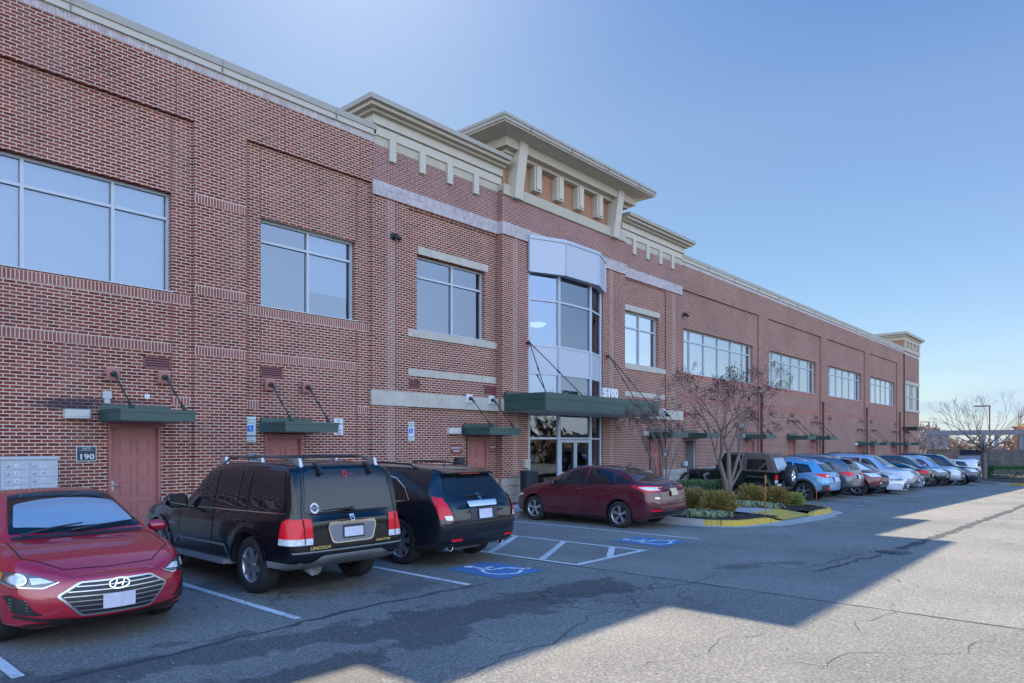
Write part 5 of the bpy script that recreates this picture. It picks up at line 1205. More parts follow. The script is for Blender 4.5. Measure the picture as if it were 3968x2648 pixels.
def car_shell(s):
    """lofted shell. x runs from tail (0) to nose (L), y sideways, z up"""
    L,W=s['L'],s['W']/2
    N_=s.get('N',64)
    u=np.linspace(0,1,N_); X=L*(u+.0*(u-.5)) ; X=L*(.5-.5*np.cos(pi*u))*.45+L*u*.55
    top=prof(s['top'],X); belt=prof(s['belt'],X); bot=prof(s['bot'],X); wp=prof(s['plan'],X)*W; wr=prof(s['roof'],X)*W
    secs=[]
    for i,x in enumerate(X):
        zt_,zs,zb,w_,r_=top[i],min(belt[i],top[i]-.02),bot[i],wp[i],min(wr[i],wp[i]*.985)
        g=max(0,min(1,(zt_-zs-.10)/.25))   # 1 in the glasshouse, 0 on hood/deck
        zm=zb+(zs-zb)*.50
        pts=[(0,zb),(w_*.80,zb),(w_*.965,zb+.05),(w_*.995,zb+(zs-zb)*.28),(w_*1.0,zm),(w_*.985,zb+(zs-zb)*.80),(w_*(.955),zs)]
        edge=zt_-.065*g-(zt_-zs)*.42*(1-g)
        rr_=r_*g+(w_*.90)*(1-g)
        pts+=[(rr_,edge),(rr_*.86,zt_-.022*g-(zt_-zs)*.14*(1-g)),(rr_*.5,zt_-.006),(0,zt_)]
        P=np.array(pts); d=np.r_[0,np.cumsum(np.maximum(1e-3,np.hypot(*np.diff(P,axis=0).T)))]
        k=[]
        for a in range(len(pts)-1): k+=list(np.linspace(d[a],d[a+1],5 if a in (2,3,4,6) else 4,endpoint=False))
        k.append(d[-1]); k=np.array(k)
        secs.append(np.c_[pchip(d,P[:,0],k),pchip(d,P[:,1],k)])
    M=len(secs[0]); V=[];
    fl=s.get('flean',[(0,.0),(.5,0),(1,.25)]); rl=s.get('rlean',[(0,.05),(.5,0),(1.,.2)])
    ft,rt=s.get('fzone',.55),s.get('rzone',.5)
    flare=s.get('flare',.02)
    def place(x,y,z):
        a=max(0,(x-(L-ft))/ft); b_=max(0,(rt-x)/rt)
        xx=x-prof(fl,z)*a**1.5+prof(rl,z)*b_**1.5
        # wheel arch flares
        for wx in s['axles']:
            dd=math.hypot(xx-wx,z-s['wr']); k=max(0,1-abs(dd-s['wr']*1.18)/.14) if z<s['wr']*2.4 else 0
            if abs(y)>W*.8: y=y*(1+flare*k)
        return Vector((xx,y,z))
    idx={}
    for i in range(N_):
        for j in range(M):
            y,z=secs[i][j]
            for sg in ((1,) if j in (0,M-1) else (1,-1)):
                idx[i,j,sg]=len(V); V.append(place(X[i],y*sg,z))
            if j in (0,M-1): idx[i,j,-1]=idx[i,j,1]
    F=[]
    for i in range(N_-1):
        for j in range(M-1):
            F.append((idx[i,j,1],idx[i+1,j,1],idx[i+1,j+1,1],idx[i,j+1,1])); F.append((idx[i,j,-1],idx[i,j+1,-1],idx[i+1,j+1,-1],idx[i+1,j,-1]))
    # end caps with slight crown
    C=8
    for e,(i,cr) in enumerate(((0,-s.get('rcrown',.03)),(N_-1,s.get('fcrown',.05)))):
        gx={}
        for j in range(1,M-1):
            for c in range(C+1):
                t=1-2*c/C
                if c==0: gx[j,c]=idx[i,j,1]
                elif c==C: gx[j,c]=idx[i,j,-1]
                else:
                    y,z=secs[i][j]; p=place(X[i],y*t,z); p.x+=cr*(1-t*t)*min(1,y/ (W*.5)); gx[j,c]=len(V); V.append(p)
        for j in range(1,M-2):
            for c in range(C): F.append((gx[j,c],gx[j,c+1],gx[j+1,c+1],gx[j+1,c]) if e else (gx[j,c],gx[j+1,c],gx[j+1,c+1],gx[j,c+1]))
        for jj,j in ((0,1),(M-1,M-2)):
            for c in range(C):
                F.append((idx[i,jj,1],gx[j,c],gx[j,c+1]))
    b=bmesh.new(); bv=[b.verts.new(v) for v in V]; b.verts.ensure_lookup_table()
    for f in F:
        if len(set(f))<3: continue
        try: b.faces.new([bv[k] for k in f])
        except ValueError: pass
    bmesh.ops.remove_doubles(b,verts=b.verts,dist=1e-4); bmesh.ops.recalc_face_normals(b,faces=b.faces)
    for f in b.faces: f.smooth=True
    return b
def roundpoly(pts,r,n=4):
    if not r: return [tuple(p) for p in pts]
    out=[];N_=len(pts)
    for i in range(N_):
        p=Vector(pts[i]);a=Vector(pts[i-1]);c=Vector(pts[(i+1)%N_]); da=(a-p);dc=(c-p); k=min(r,da.length*.45,dc.length*.45); A=p+da.normalized()*k;Cc=p+dc.normalized()*k
        for t in range(n+1):
            t/=n; out.append(tuple(A*(1-t)**2+p*2*t*(1-t)+Cc*t*t))
    return out
class Car:
    def __init__(s,spec,name,label,x,y,heading,paintm,group='parked cars in the lot'):
        s.sp=spec; s.p=paintm; s.b=car_shell(spec); s.tree=BVHTree.FromBMesh(s.b)
        s.root=empty(name,(0,0,0),0,label,'car',group); s.parts=[]
        s.place=(x,y,heading)
    # views: 'L' left side(+y) 'R' right(-y) 'F' front 'B' back 'T' top ; 2D coords (x,z) (x,z) (y,z) (y,z) (x,y)
    def cast(s,v,a,c,off):
        if v=='L': o,d=Vector((a,3,c)),Vector((0,-1,0))
        elif v=='R': o,d=Vector((a,-3,c)),Vector((0,1,0))
        elif v=='F': o,d=Vector((s.sp['L']+3,a,c)),Vector((-1,0,0))
        elif v=='B': o,d=Vector((-3,a,c)),Vector((1,0,0))
        else: o,d=Vector((a,c,5)),Vector((0,0,-1))
        h,n,i,t=s.tree.ray_cast(o,d)
        if h is None:
            q={'L':Vector((a,.8,c)),'R':Vector((a,-.8,c)),'F':Vector((s.sp['L'],a,c)),'B':Vector((0,a,c)),'T':Vector((a,c,1))}[v]
            h,n,i,t=s.tree.find_nearest(q)
        if n.dot(d)>0: n=-n
        return h+n*off
    def patch(s,v,poly,m,name,off=.004,rnd=0,parent=None,res=.05,both=False,smooth=True,label=None):
        vs=[v]+(['R'] if both and v=='L' else [])
        o=None
        for vv in vs:
            pts=roundpoly(poly,rnd); b=bmesh.new(); f=b.faces.new([b.verts.new((p[0],p[1],0)) for p in pts]); f.normal_update()
            x0,x1=min(p[0] for p in pts),max(p[0] for p in pts); y0,y1=min(p[1] for p in pts),max(p[1] for p in pts)
            for ax,lo,hi in ((0,x0,x1),(1,y0,y1)):
                n=int((hi-lo)/res)
                for k in range(1,n+1):
                    t=lo+(hi-lo)*k/(n+1); co=(t,0,0) if ax==0 else (0,t,0); no=(1,0,0) if ax==0 else (0,1,0)
                    bmesh.ops.bisect_plane(b,geom=b.verts[:]+b.edges[:]+b.faces[:],plane_co=co,plane_no=no)
            for q in b.verts: q.co=s.cast(vv,q.co.x,q.co.y,off)
            bmesh.ops.recalc_face_normals(b,faces=b.faces)
            for f in b.faces: f.smooth=smooth
            # orient outward
            cen=Vector((s.sp['L']/2,0,.6)); sm=sum(((f.calc_center_median()-cen).dot(f.normal) for f in b.faces))
            if sm<0: bmesh.ops.reverse_faces(b,faces=b.faces)
            me=bpy.data.meshes.new(name); b.to_mesh(me); b.free(); me.materials.append(m); o=bpy.data.objects.new(name,me); put(o,parent or s.root)
            if label: o['label']=label
        return o
    def strip(s,v,pts,w,m,name,off=.006,both=False,parent=None,closed=False,res=.06,thick=0):
        for vv in [v]+(['R'] if both and v=='L' else []):
            P=[]; pp=list(pts)+([pts[0]] if closed else [])
            for i in range(len(pp)-1):
                a=Vector(pp[i]);c=Vector(pp[i+1]);n=max(1,int((c-a).length/res))
                for k in range(n): P.append(a.lerp(c,k/n))
            P.append(Vector(pp[-1])); V=[]
            for i,q in enumerate(P):
                if closed: A=P[i-1] if i else P[-2]; Cc=P[i+1] if i<len(P)-1 else P[1]
                else: A=P[max(i-1,0)]; Cc=P[min(i+1,len(P)-1)]
                d=(Cc-A).normalized(); nn=Vector((-d.y,d.x))*w/2
                for sg in (1,-1): V.append(s.cast(vv,q.x+nn.x*sg,q.y+nn.y*sg,off))
            mb=MB(); mb.add(V,[(2*i,2*i+1,2*i+3,2*i+2) for i in range(len(P)-1)],True)
            o=mb.build(name,m,parent or s.root,fix=False)
            if thick:
                pass
        return o
    def blob(s,name,m,fn,parent=None):
        b=MB(); fn(b); return b.build(name,m,parent or s.root)
    def wheels(s,style,rimr=None,spm=None,tw=.225):
        sp=s.sp; r=sp['wr']; rr=rimr or r*.66; spm=spm or M_SILV
        for ax in sp['axles']:
            for sg in (1,-1):
                yo=sg*(sp['W']/2-.03); w=MB(); c=(ax,yo-sg*tw/2,r); k=sg*tw/2
                w.lathe([(rr*.98,-k*.86),(r*.90,-k),(r*.975,-k*.82),(r,-k*.5),(r,k*.5),(r*.975,k*.82),(r*.90,k),(rr*1.02,k*.93),(rr*.98,k*.80)],c,'y',36)
                t=w.build('wheel',M_RUB,s.root)
                q=MB(); q.mat(spm); 
                q.lathe([(rr*1.0,k*.92),(rr*.965,k*.90),(rr*.93,k*.70),(rr*.91,-k*.6)],c,'y',36)
                n,kind=style
                q.mat(M_DARK); q.lathe([(0,k*.15),(rr*.92,k*.15)],c,'y',24,smooth=False)
                q.mat(spm)
                q.lathe([(0,k*.78),(rr*.12,k*.78),(rr*.2,k*.68),(rr*.22,k*.3)],c,'y',16)
                for i in range(n):
                    a0=2*pi*i/n+.3
                    arms=((-.13,-.09),(.13,.09)) if kind=='twin' else ((0,0),)
                    for (da,db) in arms:
                        wi,wo=(rr*.065,rr*.075) if kind=='twin' else (rr*.085,rr*(.10 if kind!='fat' else .17))
                        def pt(rad,ang,lat,dep):
                            x=rad*cos(ang)-lat*sin(ang); z=rad*sin(ang)+lat*cos(ang); return (c[0]+x,c[1]+dep,c[2]+z)
                        A=a0+da*.6;Bq=a0+da
                        if kind=='split': Bq=a0
                        f=[pt(rr*.12,A,-wi,k*.74),pt(rr*.12,A,wi,k*.74),pt(rr*.95,Bq,wo,k*.88),pt(rr*.95,Bq,-wo,k*.88)]
                        g_=[pt(rr*.12,A,-wi*1.2,k*.4),pt(rr*.12,A,wi*1.2,k*.4),pt(rr*.95,Bq,wo*1.2,k*.5),pt(rr*.95,Bq,-wo*1.2,k*.5)]
                        q.hexa(f,g_)
                q.build('rim',None,t)
    def finish(s,doors=(),hood=None,tail=None,lowm=None,lowz=None,seams=True):
        """cut wheel arches, split panels, place on ground"""
        sp=s.sp; me=bpy.data.meshes.new('body'); s.b.to_mesh(me); ob=bpy.data.objects.new('body',me); COL.objects.link(ob)
        me.materials.append(s.p); me.materials.append(M_DARK); 
        cut=MB()
        for ax in sp['axles']:
            ra=sp.get('arch',sp['wr']*1.13)
            for sg in (1,-1):
                yo=sg*(sp['W']/2+.12); yi=sg*(sp['W']/2-.33); n=40
                pts=[(ax+ra*cos(2*pi*i/n),sp['wr']*1.02+ra*sin(2*pi*i/n)) for i in range(n)]
                cut.prism(pts,'y',min(yo,yi),max(yo,yi))
        co=cut.build('cut',M_DARK); md=ob.modifiers.new('b','BOOLEAN'); md.operation='DIFFERENCE'; md.object=co; md.solver='EXACT'; md.material_mode='TRANSFER' if hasattr(md,'material_mode') else md.material_mode
        dg=bpy.context.evaluated_depsgraph_get(); m2=bpy.data.meshes.new_from_object(ob.evaluated_get(dg)); bpy.data.objects.remove(ob); bpy.data.objects.remove(co)
        b=bmesh.new(); b.from_mesh(m2)
        # material indices: paint 0 / dark for cut faces
        names=[m.name if m else '' for m in m2.materials]
        for f in b.faces:
            dark='dark_void' in names[f.material_index] if f.material_index<len(names) else False
            f.material_index=1 if dark else 0; f.smooth=not dark
        if lowz is not None:
            bmesh.ops.bisect_plane(b,geom=b.verts[:]+b.edges[:]+b.faces[:],plane_co=(0,0,lowz),plane_no=(0,0,1),dist=1e-4)
            for f in b.faces:
                if f.material_index==0 and f.calc_center_median().z<lowz: f.material_index=2
        mats=[s.p,M_DARK,lowm or s.p]
        def poly_split(poly,axes,test,name,label=None):
            """cut the shell along a convex outline and move those faces to their own part"""
            n=len(poly)
            for i in range(n):
                a,c=poly[i],poly[(i+1)%n]; ex,ey=c[0]-a[0],c[1]-a[1]
                if axes=='xz': co=(a[0],0,a[1]); no=(-ey,0,ex)
                elif axes=='yz': co=(0,a[0],a[1]); no=(0,-ey,ex)
                else: co=(a[0],a[1],0); no=(-ey,ex,0)
                fs=[f for f in b.faces if test(f.calc_center_median(),.12)]
                g_=set(fs)|{e for f in fs for e in f.edges}|{v for f in fs for v in f.verts}
                bmesh.ops.bisect_plane(b,geom=list(g_),plane_co=co,plane_no=no,dist=1e-4)
            sel=[]
            for f in b.faces:
                m_=f.calc_center_median()
                if not test(m_,0): continue
                p={'xz':(m_.x,m_.z),'yz':(m_.y,m_.z),'xy':(m_.x,m_.y)}[axes]
                if inside(p[0],p[1],poly) and f.material_index!=1: sel.append(f)
            if not sel: return None
            d=bmesh.ops.duplicate(b,geom=sel); keep=[f for f in d['geom'] if isinstance(f,bmesh.types.BMFace)]
            nb=bmesh.new(); vm={}
            for f in sel:
                vv=[]
                for v in f.verts:
                    if v not in vm: vm[v]=nb.verts.new(v.co)
                    vv.append(vm[v])
                try: q=nb.faces.new(vv); q.smooth=True; q.material_index=f.material_index
                except ValueError: pass
            bmesh.ops.delete(b,geom=keep,context='FACES'); bmesh.ops.delete(b,geom=sel,context='FACES')
            me_=bpy.data.meshes.new(name); nb.to_mesh(me_); nb.free()
            for m_ in mats: me_.materials.append(m_)
            o=bpy.data.objects.new(name,me_); put(o,s.root)
            if label: o['label']=label
            return o
        made=[]
        for poly in doors:
            xs_=[p[0] for p in poly]; zs_=[p[1] for p in poly]
            for sg in (1,-1):
                made.append(poly_split(poly,'xz',lambda c,mr,sg=sg:c.y*sg>.35 and min(xs_)-mr<c.x<max(xs_)+mr and min(zs_)-mr<c.z<max(zs_)+mr,'door'))
            if seams:
                s.strip('L',poly,.010,M_DARK,'door_seam',.003,both=True,closed=True)
        if hood:
            z0=hood[1]; h=hood[0]; poly_split(h,'xy',lambda c,mr:c.z>z0-mr*.3 and min(p[0] for p in h)-mr<c.x,'hood')
            if seams: s.strip('T',h,.011,M_DARK,'hood_seam',.003,closed=True)
        if tail:
            poly_split(tail,'yz',lambda c,mr:c.x<sp.get('tailx',1.0)+mr,'tailgate')
            if seams: s.strip('B',tail,.011,M_DARK,'tailgate_seam',.003,closed=True)
        me_=bpy.data.meshes.new('body'); b.to_mesh(me_); b.free()
        for m_ in mats: me_.materials.append(m_)
        o=bpy.data.objects.new('body',me_); put(o,s.root)
        x,y,hd=s.place; L=sp['L']
        # heading: +1 nose toward the building (+Y), -1 nose away (-Y). (x,y)=lateral centre, tail or nose end nearest the aisle
        cx,cy=x,(y+L/2)
        ex=.4; n=Vector((-(gz(cx+ex,cy)-gz(cx-ex,cy))/(2*ex),-(gz(cx,cy+ex)-gz(cx,cy-ex))/(2*ex),1)).normalized()
        fwd=Vector((0,hd,0)); fwd=(fwd-n*fwd.dot(n)).normalized(); lat=n.cross(fwd)
        Mx=Matrix((fwd,lat,n)).transposed().to_4x4(); base=Vector((cx,cy,gz(cx,cy)))-fwd*(L/2)
        s.root.matrix_world=Matrix.Translation(base)@Mx
        s.b.free()
        return s
def mirror_of(car,x,z,m,s_=1.0,chrome=False):
    sp=car.sp
    for sg in (1,-1):
        def fn(b):
            y=sg*(sp['W']/2+.02)
            w=.22*s_;h=.16*s_
            c=Vector((x,y+sg*w/2,z))
            prof_=[(-.0,-.5),(.10,-.42),(.14,0),(.10,.42),(0,.5),(-.03,.42),(-.03,-.42)]
            b.add([(c.x+p[0]*s_*.9,c.y+sg*t*w*.5,c.z+p[1]*h*k) for t,k in ((-1,.8),(-.3,1),(.6,.98),(1,.6)) for p in prof_],[(i*7+j,i*7+(j+1)%7,(i+1)*7+(j+1)%7,(i+1)*7+j) for i in range(3) for j in range(7)]+[tuple(range(7)),tuple(range(21,28))],True)
            b.box(c.x,c.x+.05,y-sg*.10,y+sg*.06,z-h*.55,z-h*.35)
        o=car.blob('mirror',m,fn); car.blob('mirror_glass',M_CGL if not chrome else M_CHROME,lambda b:b.box(x-.034*s_,x-.026*s_,sg*(sp['W']/2+.045),sg*(sp['W']/2+.02+.20*s_),z-.06*s_,z+.06*s_),o)
def handle(car,x,z,m=None,w=.17):
    for sg in (1,-1):
        p=car.cast('L' if sg>0 else 'R',x,z,0); 
        car.blob('door_handle',m or car.p,lambda b:(b.tube([(x-w/2,p.y-sg*.01,z),(x-w/2+.03,p.y+sg*.035,z),(x+w/2-.03,p.y+sg*.035,z),(x+w/2,p.y-sg*.01,z)],[.012,.015,.015,.012],7)))
def plate(car,v,y,z,m,w=.305,h=.155,parent=None,frame=None):
    if frame: car.patch(v,[(y-w/2-.012,z-h/2-.012),(y+w/2+.012,z-h/2-.012),(y+w/2+.012,z+h/2+.012),(y-w/2-.012,z+h/2+.012)],frame,'plate_frame',.030,.01)
    return car.patch(v,[(y-w/2,z-h/2),(y+w/2,z-h/2),(y+w/2,z+h/2),(y-w/2,z+h/2)],m,'licence_plate',.036,.01,res=.15)
def ellipse(y,z,a,b,n=20): return [(y+a*cos(2*pi*i/n),z+b*sin(2*pi*i/n)) for i in range(n)]
def rail(car,x0,x1,z,yk,m,hgt=.06,foot=.15):
    for sg in (1,-1):
        y=sg*yk
        def fn(b):
            zz=[car.cast('T',x,y,0).z for x in np.linspace(x0,x1,9)]; P=[]
            for i,x in enumerate(np.linspace(x0,x1,9)):
                P.append((x,y,zz[i]+(hgt if 0<i<8 else 0)))
            b.tube(P,.018,6)
        car.blob('roof_rail',m,fn)
CARG='cars parked along the building'
P_RED=paint('paint_bright_red',(.36,.003,.022),.12,.35,coat_ior=1.65); P_BLACK=paint('paint_black',(.004,.005,.008),.0,.3,.15,1.42,.05); P_CHAR=paint('paint_charcoal',(.012,.015,.021),.3,.28,.2,1.45,.05)
P_MAR=paint('paint_maroon',(.075,.003,.013),.15,.35); P_BLUE=paint('paint_light_blue',(.12,.30,.50),.3,.35); P_GREY=paint('paint_grey',(.10,.115,.14),.5,.3); P_WINE=paint('paint_wine',(.12,.008,.02),.15,.3)
P_WHITE=paint('paint_white',(.62,.64,.68),.05,.35); P_SILV=paint('paint_silver',(.34,.37,.45),.5,.32); P_SLATE=paint('paint_slate',(.045,.055,.065),.4,.3); P_NAVY=paint('paint_navy',(.008,.016,.045),.4,.26); P_JEEP=paint('paint_jeep_black',(.006,.008,.010),.1,.3)
# ================= near red compact sedan, nose out =================
def sedan_spec(L=4.57,W=1.80,H=1.46,wb=2.70,fo=.88,wr=.33,**k):
    ro=L-wb-fo
    s=dict(L=L,W=W,axles=(ro,ro+wb),wr=wr,
     top=[(0,.86),(.12,1.00),(.35,1.045),(.62,1.06),(1.15,1.27),(1.65,1.40),(2.15,H),(2.6,H-.012),(3.0,1.33),(3.40,1.11),(3.55,1.00),(3.9,.935),(4.25,.845),(4.45,.76),(L,.70)],
     belt=[(0,.78),(.5,.96),(1.5,.93),(3.0,.895),(3.5,.875),(4.1,.78),(L,.62)],
     bot=[(0,.42),(.2,.26),(.6,.20),(L-.7,.19),(L-.2,.20),(L,.28)],
     plan=[(0,.70),(.10,.80),(.3,.92),(.8,.985),(1.8,1.0),(3.2,1.0),(3.8,.985),(4.2,.92),(4.4,.80),(L,.52)],
     roof=[(0,.7),(.6,.66),(1.2,.60),(2.2,.625),(2.8,.64),(3.4,.72),(3.6,.80),(L,.5)],
     flean=[(.2,.05),(.45,0),(.7,.04),(1,.2)],rlean=[(.2,.08),(.5,0),(.8,.03),(1.05,.06)])
    s.update(k); return s
def sc(spec,L0):
    """rescale the x of profile curves from length L0 to spec L"""
    k=spec['L']/L0
    for q in ('top','belt','bot','plan','roof'): spec[q]=[(a*k,b) for a,b in spec[q]]
    return spec
def sedan_glass(c,sh=0,fixed=None):
    L=c.sp['L']; k=L/4.57
    X=lambda v:v*k
    c.patch('T',[(X(2.72),.50),(X(3.46),.66),(X(3.50),.3),(X(3.52),0),(X(3.50),-.3),(X(3.46),-.66),(X(2.72),-.50),(X(2.66),0)],M_CGL,'windshield',.004,.04)
    c.patch('T',[(X(1.45),.46),(X(1.50),0),(X(1.45),-.46),(X(.66),-.62),(X(.60),0),(X(.66),.62)],M_CGL,'rear_window',.004,.05)
    c.patch('L',[(X(1.98),.93),(X(3.18),.92),(X(2.95),1.10),(X(2.62),1.30),(X(2.02),1.345)],M_CGL,'front_side_window',.004,.03,both=True)
    c.patch('L',[(X(1.12),.98),(X(1.92),.935),(X(1.94),1.345),(X(1.6),1.32),(X(1.3),1.21)],M_CGL,'rear_side_window',.004,.03,both=True)
    c.patch('L',[(X(.80),1.02),(X(1.07),.985),(X(1.22),1.17),(X(1.0),1.09)],M_CGL,'quarter_window',.004,.02,both=True)
def sdoors(k=1): return [[(k*2.02,.27),(k*3.05,.27),(k*3.22,.45),(k*3.24,.905),(k*1.98,.925)],[(k*1.25,.42),(k*1.45,.27),(k*1.98,.27),(k*1.94,.93),(k*1.08,.96),(k*1.08,.62)]]
c=Car(sedan_spec(fcrown=.10),'red_sedan','glossy bright red sedan facing the camera at the left edge of the photo',2.68,7.78,-1,P_RED,CARG)
L=c.sp['L']
sedan_glass(c)
# hexagonal grille: chrome rim, dark field and bars
hexo=[(-.515,.525),(-.33,.645),(.33,.645),(.515,.525),(.32,.315),(-.32,.315)]; hexi=[(-.483,.523),(-.315,.630),(.315,.630),(.483,.523),(.305,.334),(-.305,.334)]
c.patch('F',hexo,M_SILV,'grille_surround',.012,.03,res=.04); gr=c.patch('F',hexi,M_BLACK,'grille',.018,.02,res=.04)
for i,z in enumerate((.375,.42,.465,.51,.555,.60)):
    hw=.305+.178*(z-.334)/.189 if z<.523 else .483-.168*(z-.523)/.107
    c.strip('F',[(-hw+.01,z),(0,z-.006),(hw-.01,z)],.009,M_SILV,'grille_bar',.026,parent=gr)
c.strip('F',ellipse(0,.595,.092,.047),.012,M_CHROME,'badge',.040,closed=True,res=.02)
for pts in ([(-.045,.567),(-.02,.625)],[(.02,.567),(.045,.625)],[(-.035,.592),(.035,.598)]): c.strip('F',pts,.012,M_CHROME,'badge_mark',.040,res=.03)
plate(c,'F',0,.44,M_PLATE,.29,.135)
for sg in (1,-1):
    hl=[(sg*.50,.635),(sg*.66,.615),(sg*.86,.665),(sg*.885,.735),(sg*.80,.765),(sg*.66,.725)]
    # cast from a slanted view: use the top for the swept upper corner, front for the rest
    h=c.patch('F',[(sg*.50,.655),(sg*.60,.60),(sg*.80,.615),(sg*.875,.665),(sg*.865,.745),(sg*.76,.755),(sg*.60,.705)],M_LENSD,'headlight',.008,.02,res=.03)
    c.patch('F',ellipse(sg*.765,.685,.050,.045),M_LENS,'projector',.016,res=.05,parent=h); c.strip('F',ellipse(sg*.765,.685,.056,.050),.010,M_CHROME,'projector_ring',.018,closed=True,res=.02,parent=h)
    c.patch('F',[(sg*.52,.655),(sg*.68,.64),(sg*.69,.70),(sg*.62,.70)],M_LENS,'reflector',.014,.01,parent=h,res=.03)
    c.strip('F',[(sg*.48,.652),(sg*.60,.605),(sg*.80,.62),(sg*.87,.667)],.010,M_CHROME,'light_strip',.015,parent=h)
    c.patch('F',[(sg*.60,.34),(sg*.80,.36),(sg*.85,.52),(sg*.83,.54),(sg*.74,.50),(sg*.68,.40)],M_BLACK,'fog_vent',.008,.02,res=.04)
    for z in (.40,.43,.46,.49): c.strip('F',[(sg*.71,z),(sg*.82,z+.01)],.007,M_GREYP,'vent_fin',.013)
    c.strip('F',[(sg*.36,.285),(sg*.62,.30),(sg*.80,.34)],.028,M_BLACK,'lip_blade',.010)
    c.patch('L' if sg>0 else 'R',[(L-.72,.67),(L-.52,.64),(L-.50,.74),(L-.66,.75)],M_AMB,'side_marker',.010,.01); c.patch('L' if sg>0 else 'R',[(L-.50,.64),(L-.25,.62),(L-.25,.74),(L-.48,.745)],M_LENSD,'headlight',.007,.01)
c.patch('F',[(-.72,.20),(.72,.20),(.74,.26),(.4,.285),(-.4,.285),(-.74,.26)],M_BLACK,'lower_lip',.008,.02)
for y0,y1 in ((-.08,.56),(-.55,.05)):
    a=c.cast('T',3.50,y0,.02); b_=c.cast('T',3.42,y1,.03); c.blob('wiper',M_BLACK,lambda b:b.tube([a,a.lerp(b_,.5)+Vector((0,0,.01)),b_],[.012,.010,.006],5))
c.patch('T',[(3.56,.62),(3.50,.66),(3.53,0),(3.50,-.66),(3.56,-.62),(3.60,0)],M_BLACK,'cowl',.006,.01)
c.strip('T',[(2.70,.52),(3.46,.69)],.03,P_RED,'pillar',.008); 
c.patch('T',[(3.38,.60),(3.43,.3),(3.44,0),(3.43,-.3),(3.38,-.60),(2.98,-.50),(2.92,-.25),(2.90,0),(2.92,.25),(2.98,.50)],flat('painted_reflection_blue',(.20,.275,.355),.25,coat=.6),'painted_reflection',.007,.04)  # pale blue patch: a reflection painted over the opaque windshield glass
mirror_of(c,2.98,.97,P_RED,.9); handle(c,2.12,.80,P_RED); handle(c,1.30,.82,P_RED)
c.strip('L',[(3.24,.60),(2.4,.66),(1.5,.70)],.012,M_DARK,'body_crease',.001,both=True) if 0 else None
c.wheels((5,'twin'))
c.patch('B',[(.50,.85),(.82,.80),(.83,.92),(.6,.95)],M_RED,'tail_light',.006,.02); c.patch('B',[(-.50,.85),(-.82,.80),(-.83,.92),(-.6,.95)],M_RED,'tail_light',.006,.02)
c.finish(sdoors(),([(3.60,.70),(3.60,-.70),(4.10,-.70),(4.40,-.42),(4.44,0),(4.40,.42),(4.10,.70)],.72),None)
# ================= black SUV seen from its left rear =================
def suv_spec(L=4.91,W=1.88,H=1.76,wb=2.88,fo=.86,wr=.385,**k):
    ro=L-wb-fo
    s=dict(L=L,W=W,axles=(ro,ro+wb),wr=wr,arch=wr*1.16,
     top=[(0,1.0),(.035,1.15),(.11,1.45),(.20,1.66),(.36,1.735),(1.2,H),(2.3,H),(3.0,1.70),(3.35,1.50),(3.72,1.20),(3.85,1.14),(4.3,1.09),(4.7,.98),(L,.80)],
     belt=[(0,.90),(.4,1.08),(1.5,1.06),(3.4,1.03),(3.9,1.0),(4.5,.90),(L,.72)],
     bot=[(0,.50),(.25,.40),(.7,.34),(L-.7,.34),(L-.2,.34),(L,.42)],
     plan=[(0,.86),(.06,.93),(.2,.975),(.6,.99),(1.8,1.0),(3.4,1.0),(4.2,.98),(4.6,.92),(4.8,.82),(L,.66)],
     roof=[(0,.84),(.2,.80),(.6,.755),(1.5,.755),(2.8,.745),(3.4,.78),(3.8,.84),(L,.6)],
     flean=[(.3,.06),(.55,0),(.8,.02),(1,.1)],rlean=[(.3,.10),(.6,-.0),(.9,.02),(1.1,.03),(1.4,.0),(1.7,.0)],rzone=.35)
    s.update(k); return s
AV=suv_spec(L=4.86,fo=.96,W=1.88,
 top=[(0,1.02),(.03,1.16),(.10,1.45),(.18,1.66),(.32,1.74),(1.0,1.775),(1.9,1.765),(2.45,1.70),(2.85,1.44),(3.20,1.18),(3.32,1.13),(3.9,1.10),(4.5,1.02),(4.75,.92),(4.86,.80)],
 belt=[(0,.92),(.3,1.09),(1.5,1.07),(3.0,1.04),(3.9,1.02),(4.5,.92),(4.86,.74)],
 roof=[(0,.86),(.2,.82),(.6,.78),(1.5,.775),(2.4,.76),(2.9,.80),(3.3,.86),(4.86,.6)],rlean=[(.3,.06),(.6,0),(.9,.01),(1.1,.02),(1.4,0),(1.8,0)],rzone=.3)
c=Car(AV,'black_suv','black SUV with roof rails and red tail lights, parked nose in beside the red sedan',5.62,7.84,1,P_BLACK,CARG)
c.patch('B',[(-.70,1.12),(.70,1.12),(.64,1.60),(.56,1.665),(-.56,1.665),(-.64,1.60)],M_CGL,'rear_window',.006,.05)
c.strip('B',[(-.64,1.10),(.64,1.10)],.012,M_DARK,'window_seam',.008)
for sg in (1,-1):
    t=c.patch('B',[(sg*.60,.80),(sg*.88,.80),(sg*.88,1.03),(sg*.72,1.05),(sg*.615,1.04)],M_RED,'tail_light',.012,.02,res=.04)
    c.patch('B',[(sg*.605,.72),(sg*.88,.72),(sg*.88,.80),(sg*.605,.80)],M_LENS,'reverse_lens',.012,.01,parent=t)
    v='L' if sg>0 else 'R'; t=c.patch(v,[(.06,.80),(.26,.80),(.24,1.0),(.17,1.05),(.07,1.05)],M_RED,'tail_light',.010,.01,res=.03); c.patch(v,[(.06,.72),(.27,.72),(.26,.80),(.06,.80)],M_LENS,'reverse_lens',.010,.005,parent=t)
    c.strip('B',[(sg*.715,.73),(sg*.73,1.04)],.012,M_DARK,'lamp_seam',.02)
